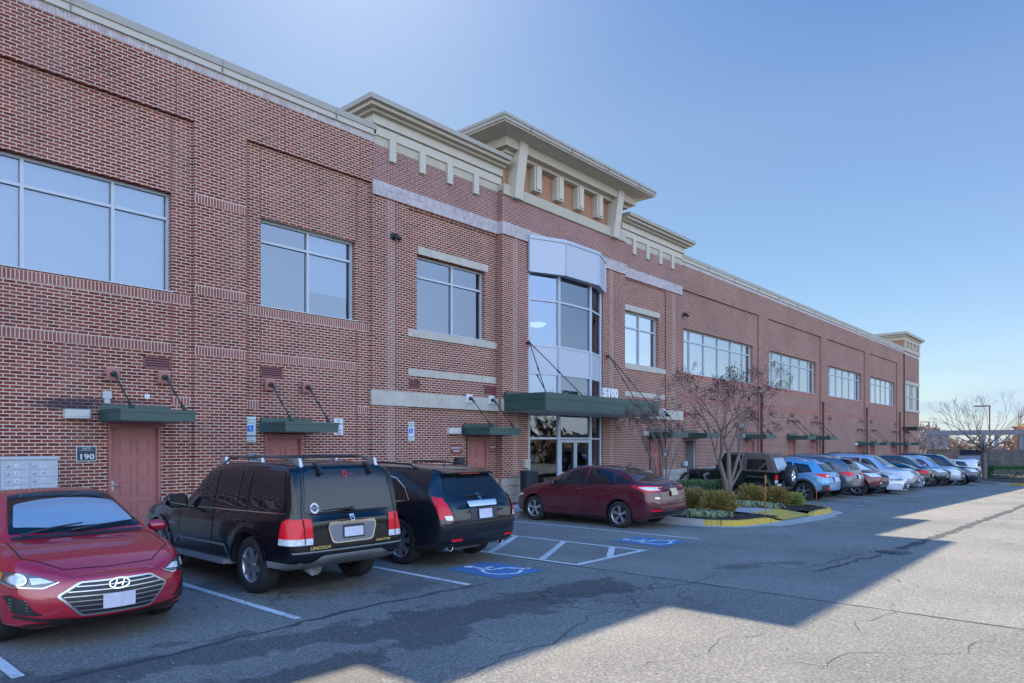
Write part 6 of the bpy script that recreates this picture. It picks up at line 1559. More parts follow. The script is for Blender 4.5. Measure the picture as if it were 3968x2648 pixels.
# chrome plate surround
pz_=.86
so=[(-.36,pz_+.125),(.36,pz_+.125),(.385,pz_+.06),(.33,pz_-.13),(.28,pz_-.155),(-.28,pz_-.155),(-.33,pz_-.13),(-.385,pz_+.06)]
c.patch('B',so,M_CHROME,'plate_surround',.014,.03,res=.05); c.patch('B',[(a*.93,pz_+(b-pz_)*.82-.012) for a,b in so],M_GREYP,'plate_recess',.018,.03,res=.05)
c.patch('B',[(-.17,pz_-.10),(.17,pz_-.10),(.17,pz_+.075),(-.17,pz_+.075)],M_BLACK,'plate_frame',.024,.01,res=.1); c.patch('B',[(-.15,pz_-.08),(.15,pz_-.08),(.15,pz_+.045),(-.15,pz_+.045)],M_PLATE,'licence_plate',.030,.01,res=.15)
def ctext(c,v,body,size,y,z,m,w=None,name='lettering',bold=0,off=.012,skew=0):
    t=MB(); p=c.cast(v,y,z,off)
    if v=='B': text_mesh(t,body,size,(p.x,y,z),(0,-1,0),(0,0,1),.006,width=w,bold=bold)
    elif v=='F': text_mesh(t,body,size,(p.x,y,z),(0,1,0),(0,0,1),.006,width=w,bold=bold)
    elif v=='L': text_mesh(t,body,size,(y,p.y,z),(-1,0,0),(0,0,1),.006,width=w,bold=bold)
    return t.build(name,m,c.root)
M_GOLD=flat('badge_gold',(.62,.47,.16),.35,metal=.6)
ctext(c,'B','LINCOLN',.055,.50,.655,M_GOLD,.30,bold=.002); ctext(c,'B','AVIATOR',.045,-.50,.67,M_GOLD,.25,bold=.001); ctext(c,'L','AVIATOR',.04,3.35,.78,M_SILV,.22)
bd=c.patch('B',[(-.035,1.065),(.035,1.065),(.03,.985),(-.03,.985)],M_CHROME,'badge',.016,.008,res=.1); c.patch('B',[(-.022,1.055),(-.004,1.055),(-.004,.995),(-.022,.995)],M_BLACK,'badge_mark',.019,res=.1); c.patch('B',[(.004,1.055),(.022,1.055),(.022,.995),(.004,.995)],M_BLACK,'badge_mark',.019,res=.1)
# window emblem: ring sticker and small red one
c.strip('B',[(.50,1.20),(.53,1.23),(.57,1.23),(.60,1.20),(.60,1.15),(.57,1.12),(.53,1.12),(.50,1.15)],.026,M_SIGNW,'window_sticker',.012,closed=True,res=.03); c.patch('B',[(.47,1.16),(.63,1.16),(.63,1.19),(.47,1.19)],M_GREYP,'window_sticker',.014,.005)
c.strip('B',ellipse(.02,1.60,.024,.036,10),.014,M_RED,'window_sticker',.012,closed=True,res=.03); c.strip('B',[(-.03,1.60),(-.13,1.59)],.012,M_REDD,'window_sticker',.012)
c.blob('wiper',M_BLACK,lambda b:(b.tube([c.cast('B',.02,1.135,.02),c.cast('B',.22,1.145,.03),c.cast('B',.42,1.135,.015)],[.02,.012,.007],6),b.sphere(c.cast('B',-.02,1.135,.01),.035)))
for y in (.40,-.40): c.blob('glass_hinge',M_BLACK,lambda b:b.hexa([(.17,y-.03,1.72),(.17,y+.03,1.72),(.30,y+.03,1.765),(.30,y-.03,1.765)],[(.085,y-.022,1.62),(.085,y+.022,1.62),(.12,y+.022,1.60),(.12,y-.022,1.60)]))
c.patch('B',[(-.86,.40),(-.60,.39),(.60,.39),(.86,.40),(.84,.50),(.60,.505),(.46,.57),(-.46,.57),(-.60,.505),(-.84,.50)],M_GREYP,'rear_bumper',.020,.02,res=.06)
for sg in (1,-1): c.patch('L' if sg>0 else 'R',[(.02,.41),(.55,.42),(.52,.50),(.02,.50)],M_GREYP,'bumper_corner',.018,.01)
c.patch('B',[(-.30,.41),(.30,.41),(.30,.54),(-.30,.54)],flat('hitch_cover',(.12,.125,.13),.5),'hitch_cover',.026,.015)
c.strip('B',[(.86,.625),(-.86,.625)],.02,M_GREYP,'step_line',.016)
for y in (.55,.18,-.18,-.55): c.patch('B',ellipse(y,.60,.015,.015,8),M_DARK,'parking_sensor',.012,res=.1)
for pts,nm in (([(2.95,1.08),(3.0,1.09),(2.80,1.34),(2.50,1.58),(2.10,1.635),(2.10,1.10)],'front_side_window'),([(1.14,1.12),(2.02,1.10),(2.02,1.635),(1.14,1.65)],'rear_side_window'),([(.20,1.14),(1.04,1.12),(1.04,1.65),(.32,1.65)],'cargo_side_window')): c.patch('L',pts,M_CGL,nm,.006,.04,both=True)
c.strip('L',[(1.42,1.12),(1.42,1.64)],.035,M_BLACK,'window_divider',.012,both=True)
c.strip('L',[(.2,1.115),(3.0,1.065)],.014,M_CHROME,'belt_moulding',.008,both=True)
c.patch('T',[(2.55,.60),(3.12,.74),(3.18,0),(3.12,-.74),(2.55,-.60),(2.5,0)],M_CGL,'windshield',.005,.05)
c.strip('L',[(1.58,.50),(1.66,.60),(3.15,.60),(3.28,.50)],.035,M_GREYP,'sill_moulding',.014,both=True)
for sg in (1,-1):
    c.blob('running_board',M_GREYP,lambda b:b.hexa([(1.52,sg*.78,.34),(3.4,sg*.78,.34),(3.32,sg*1.0,.34),(1.60,sg*1.0,.34)],[(1.52,sg*.78,.41),(3.4,sg*.78,.41),(3.32,sg*.99,.40),(1.60,sg*.99,.40)]))
    for ax in c.sp['axles']:
        r=c.sp['wr']*1.24; c.strip('L' if sg>0 else 'R',[(ax+r*cos(radians(a)),c.sp['wr']+r*sin(radians(a))) for a in range(-5,186,10)],.055,P_BLACK,'arch_flare',.022)
rail(c,.35,2.35,1.75,.62,flat('rail_dark',(.05,.055,.065),.35,coat=.5),.075); 
for x in (.8,1.7): c.blob('roof_crossbar',M_BLACK,lambda b:b.tube([(x,-.6,1.82),(x,.6,1.82)],.016,6))
for x in (.35,1.3,2.35):
    for sg in (1,-1): c.blob('rail_foot',M_SILV,lambda b:b.hexa([(x-.09,sg*.575,1.70),(x+.09,sg*.575,1.70),(x+.09,sg*.625,1.70),(x-.09,sg*.625,1.70)],[(x-.05,sg*.58,1.81),(x+.05,sg*.58,1.81),(x+.05,sg*.62,1.81),(x-.05,sg*.62,1.81)]))
mirror_of(c,2.82,1.16,P_BLACK,1.3); handle(c,1.28,.97,P_BLACK,.2); handle(c,2.22,.96,P_BLACK,.2)
c.wheels((6,'plain'),.235,None,.25)
c.blob('exhaust',M_GREYP,lambda b:(b.tube([(.5,.45,.36),(.12,.52,.33)],.035,8),b.tube([(.9,.2,.33),(.4,.3,.33)],.09,10)))
for pts in (): pass
c.finish([[(2.08,.45),(3.14,.45),(3.14,1.04),(2.06,1.07)],[(1.45,.72),(1.55,.45),(2.04,.45),(2.04,1.07),(1.10,1.09),(1.10,.90)]],None,[(-.72,.60),(.72,.60),(.745,1.05),(.68,1.62),(.58,1.705),(-.58,1.705),(-.68,1.62),(-.745,1.05)])
# ================= charcoal crossover, rear three quarter =================
sp=suv_spec(L=4.83,W=1.91,H=1.645,wb=2.81,fo=.95,wr=.385,
  top=[(0,.96),(.05,1.05),(.16,1.16),(.33,1.38),(.45,1.54),(.54,1.58),(1.3,1.635),(2.2,1.645),(2.8,1.60),(3.2,1.44),(3.65,1.14),(3.8,1.09),(4.3,1.03),(4.65,.92),(4.83,.75)],
  belt=[(0,.88),(.3,1.06),(.8,1.08),(1.6,1.02),(3.4,.97),(3.9,.94),(4.4,.85),(4.83,.68)],
  bot=[(0,.42),(.3,.30),(.8,.24),(4.1,.24),(4.6,.26),(4.83,.36)],
  plan=[(0,.78),(.06,.87),(.2,.95),(.6,.995),(1.2,1.0),(3.4,1.0),(4.1,.98),(4.5,.90),(4.7,.78),(4.83,.6)],
  roof=[(0,.82),(.25,.74),(.6,.66),(1.5,.69),(2.7,.70),(3.2,.74),(3.7,.82),(4.83,.6)],rlean=[(.25,.14),(.45,.02),(.7,0),(.95,.02),(1.2,.0)],rzone=.3)
c=Car(sp,'charcoal_crossover','charcoal crossover with tall narrow red tail lights and twin exhausts, right of the black SUV',8.42,8.08,1,P_CHAR,CARG)
c.patch('B',[(0,1.09),(.50,1.14),(.67,1.20),(.60,1.37),(.54,1.47),(-.54,1.47),(-.60,1.37),(-.67,1.20),(-.50,1.14)],M_CGL,'rear_window',.006,.03)
sl=[(-.62,1.50),(.62,1.50),(.64,1.545),(-.64,1.545)]
c.blob('spoiler',P_CHAR,lambda b:b.hexa([(.34,-.58,1.50),(.34,.58,1.50),(.60,.60,1.55),(.60,-.60,1.55)],[(.33,-.55,1.53),(.33,.55,1.53),(.62,.58,1.588),(.62,-.58,1.588)])); c.blob('brake_strip',M_REDD,lambda b:b.box(.322,.336,-.22,.22,1.500,1.516))
for sg in (1,-1):
    t=c.patch('B',[(sg*.69,.78),(sg*.80,.78),(sg*.87,1.10),(sg*.85,1.13),(sg*.775,1.12)],M_RED,'tail_light',.014,.015,res=.03); c.patch('B',[(sg*.705,.79),(sg*.80,.79),(sg*.815,.86),(sg*.715,.86)],M_LENS,'reverse_lens',.018,.01,parent=t)
    c.patch('L' if sg>0 else 'R',[(.06,.80),(.12,.80),(.20,.98),(.34,1.16),(.18,1.13),(.09,1.0)],M_RED,'tail_light',.014,.015,res=.03)
    c.patch('B',[(sg*.50,.45),(sg*.72,.45),(sg*.72,.485),(sg*.50,.485)],M_RED,'rear_reflector',.010,.008)
    p=c.cast('B',sg*.60,.34,0); c.blob('exhaust_tip',M_CHROME,lambda b:(b.lathe([(.055,-.04),(.062,-.05),(.058,.14)],(p.x+.02,sg*.60,.335),'x',20))); c.blob('exhaust_bore',M_DARK,lambda b:b.lathe([(0,-.02),(.054,-.02)],(p.x+.02,sg*.60,.335),'x',20))
cb_=c.patch('B',[(-.32,.975),(.32,.975),(.345,1.045),(.335,1.06),(-.335,1.06),(-.345,1.045)],M_CHROME,'chrome_bar',.022,.01,res=.06)
c.patch('B',[(-.30,.76),(.30,.76),(.32,.965),(-.32,.965)],flat('recess_dark',(.03,.033,.04),.5),'plate_recess',.006,.03); plate(c,'B',0,.86,M_PLATE)
c.strip('B',ellipse(0,1.125,.050,.050),.012,M_CHROME,'badge',.018,closed=True,res=.03); c.patch('B',[(-.032,1.15),(.032,1.15),(.026,1.115),(0,1.09),(-.026,1.115)],M_SILV,'badge_shield',.018,res=.05)
c.blob('wiper',M_BLACK,lambda b:b.tube([c.cast('B',-.12,1.125,.02),c.cast('B',.12,1.145,.03),c.cast('B',.30,1.135,.015)],[.026,.014,.006],6))
c.patch('B',[(-.80,.28),(.80,.28),(.86,.42),(-.86,.42)],M_BLACK,'rear_bumper_skirt',.008,.03)
c.strip('B',[(.80,.70),(.30,.655),(-.30,.655),(-.80,.70)],.03,M_DARK,'bumper_gap',.004)
for pts,nm in (([(2.45,1.01),(3.42,.995),(3.05,1.28),(2.75,1.44),(2.48,1.47)],'front_side_window'),([(1.42,1.04),(2.38,1.01),(2.40,1.475),(1.9,1.485),(1.50,1.44)],'rear_side_window'),([(.88,1.10),(1.37,1.05),(1.44,1.42),(1.25,1.38),(1.0,1.22)],'quarter_window')): c.patch('L',pts,M_CGL,nm,.006,.03,both=True)
c.strip('L',[(.82,1.075),(1.6,1.015),(3.45,.98)],.016,M_CHROME,'belt_moulding',.009,both=True); c.strip('L',[(.82,1.08),(1.0,1.27),(1.30,1.42),(1.9,1.51),(2.6,1.50)],.018,M_CHROME,'window_moulding',.009,both=True)
c.patch('T',[(2.95,.52),(3.60,.68),(3.64,0),(3.60,-.68),(2.95,-.52),(2.9,0)],M_CGL,'windshield',.005,.05)
rail(c,.95,2.6,1.6,.60,M_BLACK,.06); mirror_of(c,3.12,1.06,P_CHAR,1.1); handle(c,1.62,.90,P_CHAR); handle(c,2.62,.88,P_CHAR)
c.blob('roof_antenna',M_BLACK,lambda b:(b.sphere((.98,.0,1.60),.05,(1.6,.6,.7)),b.tube([(.98,0,1.62),(.82,0,1.86)],[.006,.003],4)))
c.blob('muffler',M_GREYP,lambda b:b.tube([(.55,-.42,.30),(.55,.42,.30)],.10,12))
c.wheels((7,'twin'),.265,None,.245)
c.finish([[(2.42,.36),(3.45,.36),(3.48,.975),(2.40,1.0)],[(1.50,.62),(1.62,.36),(2.40,.36),(2.38,1.0),(1.46,1.03)]],None,[(-.66,.69),(.66,.69),(.72,1.15),(.60,1.42),(-.60,1.42),(-.72,1.15)],M_BLACK,.36)
# ================= maroon sedan, left side =================
sp=sc(sedan_spec(L=4.42,W=1.80,H=1.465,wb=2.62,fo=.82,wr=.325,
  top=[(0,.90),(.06,1.02),(.20,1.095),(.45,1.12),(.95,1.30),(1.50,1.425),(2.05,1.465),(2.4,1.45),(2.82,1.34),(3.22,1.14),(3.50,1.01),(3.9,.94),(4.2,.83),(4.4,.72),(4.53,.58)],
  belt=[(0,.84),(.4,1.02),(1.5,.985),(3.0,.91),(3.5,.88),(4.1,.76),(4.53,.53)]),4.53)
c=Car(sp,'maroon_sedan','dark maroon sedan parked nose in beside the planted island',15.08,8.2,1,P_MAR,CARG)
c.patch('T',[(2.48,.50),(3.24,.67),(3.44,.3),(3.46,0),(3.44,-.3),(3.24,-.67),(2.48,-.50),(2.43,0)],M_CGL,'windshield',.004,.04)
c.patch('T',[(1.28,.44),(1.34,0),(1.28,-.44),(.52,-.58),(.44,0),(.52,.58)],M_CGL,'rear_window',.004,.05)
for pts,nm in (([(2.0,1.00),(3.02,.975),(2.84,1.12),(2.50,1.32),(2.05,1.39)],'front_side_window'),([(1.12,1.045),(1.93,1.005),(1.96,1.39),(1.6,1.37),(1.28,1.28)],'rear_side_window'),([(.68,1.075),(1.06,1.05),(1.20,1.25),(.98,1.19)],'quarter_window')): c.patch('L',pts,M_CGL,nm,.005,.025,both=True)
for sg in (1,-1):
    v='L' if sg>0 else 'R'; t=c.patch(v,[(.05,.90),(.22,.86),(.62,.99),(.66,1.02),(.30,1.03),(.06,1.01)],M_RED,'tail_light',.010,.012,res=.03); c.patch(v,[(.07,.93),(.24,.92),(.48,.985),(.30,1.0),(.08,.99)],M_LENS,'clear_lens',.014,.008,parent=t,res=.03)
    t=c.patch('B',[(sg*.52,.90),(sg*.80,.88),(sg*.83,1.0),(sg*.56,.97)],M_RED,'tail_light',.010,.015,res=.04); c.patch('B',[(sg*.58,.925),(sg*.76,.915),(sg*.77,.965),(sg*.6,.955)],M_LENS,'clear_lens',.014,.008,parent=t)
    c.patch('B',[(sg*.56,.44),(sg*.76,.44),(sg*.76,.475),(sg*.56,.475)],M_RED,'rear_reflector',.012,.008)
    c.patch(v,[(4.0,.70),(4.28,.66),(4.42,.60),(4.2,.62),(3.98,.66)],M_LENS,'headlight',.008,.01)
c.strip('B',ellipse(0,1.01,.06,.026),.012,M_CHROME,'badge',.014,closed=True,res=.03); plate(c,'B',0,.86,M_PLATEG,frame=M_BLACK); c.strip('B',[(-.30,.955),(.30,.955)],.018,M_REDD,'trunk_trim',.012)
for z in (.765,.742): c.strip('B',[(.62,z),(.70,z)],.010,M_CHROME,'model_badge',.010)
c.patch('B',[(-.72,.30),(.72,.30),(.78,.42),(-.78,.42)],M_BLACK,'rear_bumper_skirt',.010,.03)
c.strip('L',[(.30,.97),(1.2,.93),(2.2,.885),(3.4,.80)],.008,M_DARK,'shoulder_line',.0015,both=True)
mirror_of(c,2.80,1.02,P_MAR); handle(c,2.18,.885,P_MAR); handle(c,1.32,.93,P_MAR)
c.blob('roof_antenna',M_BLACK,lambda b:b.tube([(1.30,0,1.40),(1.12,0,1.56)],[.012,.004],5))
c.wheels((5,'twin'),.215,None,.215)
c.finish([[(2.02,.27),(3.05,.27),(3.22,.45),(3.24,.94),(1.98,.985)],[(1.22,.42),(1.40,.27),(1.98,.27),(1.94,.985),(1.02,1.03),(1.02,.66)]],None,[(-.56,.66),(.56,.66),(.60,1.03),(-.60,1.03)],M_BLACK,.235)
# ================= black soft top off-roader =================
def offroader(x,y):
    e=empty('black_offroader',(0,0,0),0,'black open off-roader with brown soft top and rear spare wheel behind the bare crape myrtle','car',CARG)
    # tail at x=0 (local), nose toward +x
    P_=P_JEEP; M_TOP=flat('soft_top_canvas',(.105,.070,.062),.85,var=.12,vs=4,bump=.3,bs=30)
    def part(nm,m,fn,par=None):
        b=MB(); fn(b); return b.build(nm,m,par or e)
    part('body',P_,lambda b:(b.hexa([(.12,-.74,.50),(2.35,-.74,.50),(2.35,.74,.50),(.12,.74,.50)],[(.10,-.76,1.10),(2.35,-.76,1.10),(2.35,.76,1.10),(.10,.76,1.10)]),b.hexa([(2.35,-.74,.55),(3.55,-.50,.60),(3.55,.50,.60),(2.35,.74,.55)],[(2.35,-.74,1.10),(3.55,-.46,1.02),(3.55,.46,1.02),(2.35,.74,1.10)])))
    part('hood',P_,lambda b:b.hexa([(2.37,-.70,1.10),(3.55,-.45,1.02),(3.55,.45,1.02),(2.37,.70,1.10)],[(2.37,-.62,1.17),(3.52,-.40,1.08),(3.52,.40,1.08),(2.37,.62,1.17)]))
    part('windshield_frame',P_,lambda b:(b.hexa([(2.30,-.72,1.12),(2.36,-.72,1.12),(2.36,-.64,1.12),(2.30,-.64,1.12)],[(1.98,-.66,1.68),(2.04,-.66,1.68),(2.04,-.58,1.68),(1.98,-.58,1.68)]),b.hexa([(2.30,.64,1.12),(2.36,.64,1.12),(2.36,.72,1.12),(2.30,.72,1.12)],[(1.98,.58,1.68),(2.04,.58,1.68),(2.04,.66,1.68),(1.98,.66,1.68)]),b.box(1.96,2.05,-.66,.66,1.64,1.72)))
    part('windshield',M_CGL,lambda b:b.hexa([(2.32,-.64,1.14),(2.33,-.64,1.14),(2.33,.64,1.14),(2.32,.64,1.14)],[(2.00,-.58,1.65),(2.01,-.58,1.65),(2.01,.58,1.65),(2.00,.58,1.65)]))
    part('soft_top',M_TOP,lambda b:(b.hexa([(.10,-.76,1.10),(1.30,-.76,1.12),(1.30,.76,1.12),(.10,.76,1.10)],[(.34,-.62,1.66),(1.30,-.63,1.70),(1.30,.63,1.70),(.34,.62,1.66)]),b.hexa([(.34,-.62,1.66),(2.05,-.62,1.70),(2.05,.62,1.70),(.34,.62,1.66)],[(.42,-.52,1.74),(2.0,-.52,1.76),(2.0,.52,1.76),(.42,.52,1.74)])))
    for sg in (1,-1):
        def sd(x,z,o=.006):   # point on the slanted side of the soft top
            t=(z-1.10)/.58; return (x,sg*(.76-.135*t+o),z)
        def pane(b,pts): b.add([sd(*p) for p in pts],[tuple(range(len(pts)))])
        part('side_window',M_CGL,lambda b:pane(b,roundpoly([(.36,1.17),(1.15,1.17),(1.15,1.55),(.50,1.55)],.06)))
        part('window_strap',M_TOP,lambda b:b.add([sd(.66,1.17,.010),sd(.72,1.17,.010),sd(.46,1.47,.010),sd(.42,1.42,.010)],[(0,1,2,3)]))
        part('door',P_,lambda b:b.hexa([(1.40,sg*.745,.62),(2.28,sg*.745,.62),(2.28,sg*.775,.62),(1.40,sg*.775,.62)],[(1.40,sg*.745,1.13),(2.28,sg*.745,1.13),(2.28,sg*.775,1.13),(1.40,sg*.775,1.13)]))
        part('door_window',M_CGL,lambda b:b.add([(1.36,sg*.755,1.14),(2.24,sg*.735,1.14),(1.98,sg*.64,1.64),(1.36,sg*.64,1.66)],[(0,1,2,3)]))
        part('mirror',M_BLACK,lambda b:b.box(2.12,2.20,sg*.80,sg*1.0,1.12,1.30))
        # fenders
        def fend(b,x0,x1):
            for (xa,za),(xb,zb) in (((x0,.60),(x0+.20,.90)),((x0+.20,.90),(x1-.22,.92)),((x1-.22,.92),(x1,.66))):
                b.hexa([(xa,sg*.62,za),(xb,sg*.62,zb),(xb,sg*.90,zb-.01),(xa,sg*.90,za-.01)],[(xa,sg*.62,za+.04),(xb,sg*.62,zb+.04),(xb,sg*.89,zb+.03),(xa,sg*.89,za+.03)])
        part('rear_fender',flat('fender_plastic',(.03,.035,.045),.4),lambda b:fend(b,.20,1.30)); part('front_fender',P_,lambda b:fend(b,2.55,3.75))
        part('turn_signal',M_AMB,lambda b:b.box(3.60,3.72,sg*.74,sg*.86,.80,.87)); t=part('tail_light',M_RED,lambda b:b.box(.06,.12,sg*.58,sg*.74,.86,1.02)); part('reverse_lens',M_LENS,lambda b:b.box(.06,.12,sg*.58,sg*.74,.72,.84),t)
        part('headlight',M_LENS,lambda b:b.lathe([(0,.02),(.09,.02),(.10,0)],(3.56,sg*.34,.86),'x',16))
        for wx in (.72,3.15):
            r=.37; b=MB(); c0=(wx,sg*.76,r); k=sg*.12
            b.lathe([(.20,-k*.86),(r*.93,-k),(r,-k*.6),(r,k*.6),(r*.93,k),(.20,k*.9)],c0,'y',28); w_=b.build('wheel',M_RUB,e); b=MB(); b.lathe([(.20,k*.9),(.17,k*.5),(.06,k*.7),(0,k*.7)],c0,'y',20); b.build('rim',M_SILV,w_)
    part('rear_glass',flat('clear_vinyl',(.30,.36,.42),.18,coat=1,spec=.9),lambda b:b.hexa([(.085,-.50,1.16),(.095,-.50,1.16),(.095,.56,1.16),(.085,.56,1.16)],[(.27,-.44,1.60),(.28,-.44,1.60),(.28,.48,1.60),(.27,.48,1.60)]))
    part('bumper',M_BLACK,lambda b:(b.box(-.02,.12,-.70,.70,.50,.62),b.box(3.72,3.86,-.68,.68,.50,.62),b.box(3.5,3.72,-.35,-.25,.5,.6),b.box(3.5,3.72,.25,.35,.5,.6)))
    part('grille',P_,lambda b:[b.box(3.55,3.58,-.24+i*.068,-.21+i*.068,.68,.98) for i in range(8)])
    r=.39; c0=(-.13,-.12,.98); b=MB(); b.lathe([(.2,.11),(r*.93,.12),(r,.08),(r,-.08),(r*.93,-.12),(.2,-.11)],c0,'x',30); w_=b.build('spare_wheel',M_RUB,e); b=MB(); b.lathe([(.22,-.10),(.19,-.06),(.10,-.02),(.08,-.09),(0,-.09)],c0,'x',24)
    for i in range(8):
        a=2*pi*i/8; b.tube([(c0[0]-.07,c0[1]+.07*cos(a),c0[2]+.07*sin(a)),(c0[0]-.09,c0[1]+.2*cos(a),c0[2]+.2*sin(a))],.018,5)
    b.build('rim',M_CHROME,w_); part('spare_bracket',M_BLACK,lambda b:b.box(-.05,.12,-.3,.1,.85,1.05)); part('licence_plate',M_PLATE,lambda b:b.box(.0,.02,.42,.72,.56,.70))
    part('undercarriage',M_DARK,lambda b:b.box(.3,3.5,-.45,.45,.33,.52))
    part('hood_badge',M_SILV,lambda b:b.box(2.60,2.75,.70,.705,.92,.98))
    L=3.86; n=Vector((0,-.02,1)).normalized(); fwd=(Vector((0,1,0))-n*n.y).normalized(); lat=n.cross(fwd); M_=Matrix((fwd,lat,n)).transposed().to_4x4(); e.matrix_world=Matrix.Translation(Vector((x,y,gz(x,y+2)-.03)))@M_
offroader(25.35,9.35)
# ================= further cars =================
def simple_lights_rear(c,zl,w0=.55,w1=.86,h=.14,clear=True,side=True):
    W=c.sp['W']/2
    for sg in (1,-1):
        t=c.patch('B',[(sg*w0*W,zl-h*.2),(sg*w1*W,zl-h*.5),(sg*(w1+.08)*W,zl+h*.5),(sg*w0*W,zl+h*.4)],M_RED,'tail_light',.012,.02,res=.04)
        if clear: c.patch('B',[(sg*(w0+.05)*W,zl-h*.1),(sg*(w1-.06)*W,zl-h*.2),(sg*(w1-.06)*W,zl+h*.15),(sg*(w0+.05)*W,zl+h*.15)],M_LENS,'clear_lens',.017,.008,parent=t)
        if side: c.patch('L' if sg>0 else 'R',[(.05,zl-h*.4),(.18,zl-h*.4),(.46,zl+h*.35),(.40,zl+h*.5),(.06,zl+h*.5)],M_RED,'tail_light',.012,.02,res=.04)
def front_lights(c,zl,h=.12,w0=.50,w1=.93,back=.45,m=None):
    W=c.sp['W']/2; L=c.sp['L']
    for sg in (1,-1):
        c.patch('F',[(sg*w0*W,zl-h*.35),(sg*w1*W,zl-h*.5),(sg*(w1+.02)*W,zl+h*.5),(sg*w0*W,zl+h*.3)],m or M_LENS,'headlight',.010,.02,res=.04)
        c.patch('L' if sg>0 else 'R',[(L-.13,zl-h*.5),(L-back,zl-h*.05),(L-back-.05,zl+h*.5),(L-.16,zl+h*.45)],m or M_LENS,'headlight',.010,.02,res=.04)
def suv_glass(c,k=1.,dz=0.,rear=True,fr=True,rw=None,q=True):
    L=c.sp['L']; X=lambda v:v*L/4.83; Z=lambda z:z+dz
    for pts,nm in (([(2.45,1.02),(3.40,1.0),(3.05,1.28),(2.75,1.44),(2.48,1.48)],'front_side_window'),([(1.42,1.04),(2.38,1.02),(2.40,1.485),(1.50,1.47)],'rear_side_window'),([(.62,1.12),(1.35,1.05),(1.42,1.45),(.85,1.40)],'quarter_window')):
        if nm[0]=='q' and not q: continue
        c.patch('L',[(X(a),Z(b)) for a,b in pts],M_CGL,nm,.006,.03,both=True)
    c.patch('T',[(X(2.95),.54),(X(3.58),.68),(X(3.62),0),(X(3.58),-.68),(X(2.95),-.54),(X(2.9),0)],M_CGL,'windshield',.005,.05)
    if rear: c.patch('B',rw or [(-.62,Z(1.12)),(.62,Z(1.12)),(.55,Z(1.42)),(.45,Z(1.48)),(-.45,Z(1.48)),(-.55,Z(1.42))],M_CGL,'rear_window',.006,.04)
def grille(c,z0,z1,w,bars,mb=None,vert=False,surround=True,par=True):
    W=w
    if surround: c.patch('F',[(-W-.02,z1+.015),(W+.02,z1+.015),(W,z0-.015),(-W,z0-.015)],M_CHROME,'grille_surround',.012,.03)
    g_=c.patch('F',[(-W,z1),(W,z1),(W-.02,z0),(-W+.02,z0)],M_BLACK,'grille',.018,.02)
    for i in range(bars):
        if vert:
            y=-W+.07+(2*W-.14)*i/(bars-1); c.strip('F',[(y,z0+.02),(y,z1-.02)],.05,M_CHROME,'grille_bar',.030,parent=g_)
        else:
            z=z0+(z1-z0)*(i+.7)/(bars+.4); c.strip('F',[(-W+.02,z),(W-.02,z)],.022,M_CHROME,'grille_bar',.026,parent=g_)
xd=lambda L:[[(L*.505,.36),(L*.71,.36),(L*.72,.97),(L*.50,.99)],[(L*.315,.62),(L*.34,.36),(L*.50,.36),(L*.495,.99),(L*.30,1.01)]]
# light blue crossover, tail out
sp=sc(suv_spec(L=4.46,W=1.80,H=1.60,wb=2.665,fo=.92,wr=.355,
  top=[(0,.92),(.06,1.04),(.24,1.16),(.46,1.36),(.62,1.46),(1.2,1.56),(2.1,1.60),(2.7,1.54),(3.1,1.38),(3.6,1.12),(3.75,1.06),(4.3,1.0),(4.65,.90),(4.83,.72)],
  belt=[(0,.88),(.3,1.02),(.8,1.05),(1.6,1.0),(3.4,.95),(3.9,.92),(4.4,.83),(4.83,.66)],bot=[(0,.42),(.3,.34),(.8,.28),(4.1,.28),(4.6,.3),(4.83,.38)],
  plan=[(0,.78),(.06,.87),(.2,.95),(.6,.995),(1.2,1.0),(3.4,1.0),(4.1,.98),(4.5,.90),(4.7,.78),(4.83,.6)],
  roof=[(0,.80),(.25,.72),(.6,.65),(1.5,.68),(2.7,.69),(3.2,.74),(3.7,.82),(4.83,.6)],rlean=[(.25,.10),(.45,0),(.7,.0),(.95,.06),(1.2,.0)],rzone=.3),4.83)
c=Car(sp,'blue_crossover','light blue crossover with dark cladding parked tail out beyond the planted island',28.1,8.5,1,P_BLUE,CARG)
suv_glass(c,dz=-.03,rw=[(-.56,1.12),(.56,1.12),(.60,1.16),(.48,1.40),(-.48,1.40),(-.60,1.16)]); simple_lights_rear(c,.97,.48,.88,.15)
plate(c,'B',0,.84,M_PLATE,frame=M_BLUE and P_BLUE); M_CLAD=flat('cladding',(.035,.036,.042),.65)
for sg in (1,-1):
    v='L' if sg>0 else 'R'
    for ax in c.sp['axles']:
        r=c.sp['wr']*1.27; c.strip(v,[(ax+r*cos(radians(a)),c.sp['wr']+r*sin(radians(a))) for a in range(-15,196,10)],.07,M_CLAD,'arch_cladding',.014)
    c.patch('B',[(sg*.52,.30),(sg*.84,.32),(sg*.86,.62),(sg*.76,.66),(sg*.66,.60),(sg*.60,.42)],M_CLAD,'bumper_cladding',.012,.03); c.patch('B',[(sg*.64,.46),(sg*.76,.46),(sg*.76,.54),(sg*.64,.54)],M_RED,'rear_reflector',.018,.01)
rail(c,.9,2.6,1.55,.56,M_SILV,.05); mirror_of(c,2.86,1.02,P_BLUE); handle(c,1.45,.88,P_BLUE); handle(c,2.4,.86,P_BLUE); c.blob('wiper',M_BLACK,lambda b:b.tube([c.cast('B',-.1,1.13,.02),c.cast('B',.28,1.15,.02)],[.02,.008],5))
c.blob('roof_antenna',P_BLUE,lambda b:b.sphere((.80,0,1.50),.07,(1.5,.4,1))); c.wheels((5,'twin'),.225,None,.22)
c.finish(xd(4.46),None,[(-.60,.66),(.60,.66),(.66,1.12),(.52,1.38),(-.52,1.38),(-.66,1.12)],M_CLAD,.40)
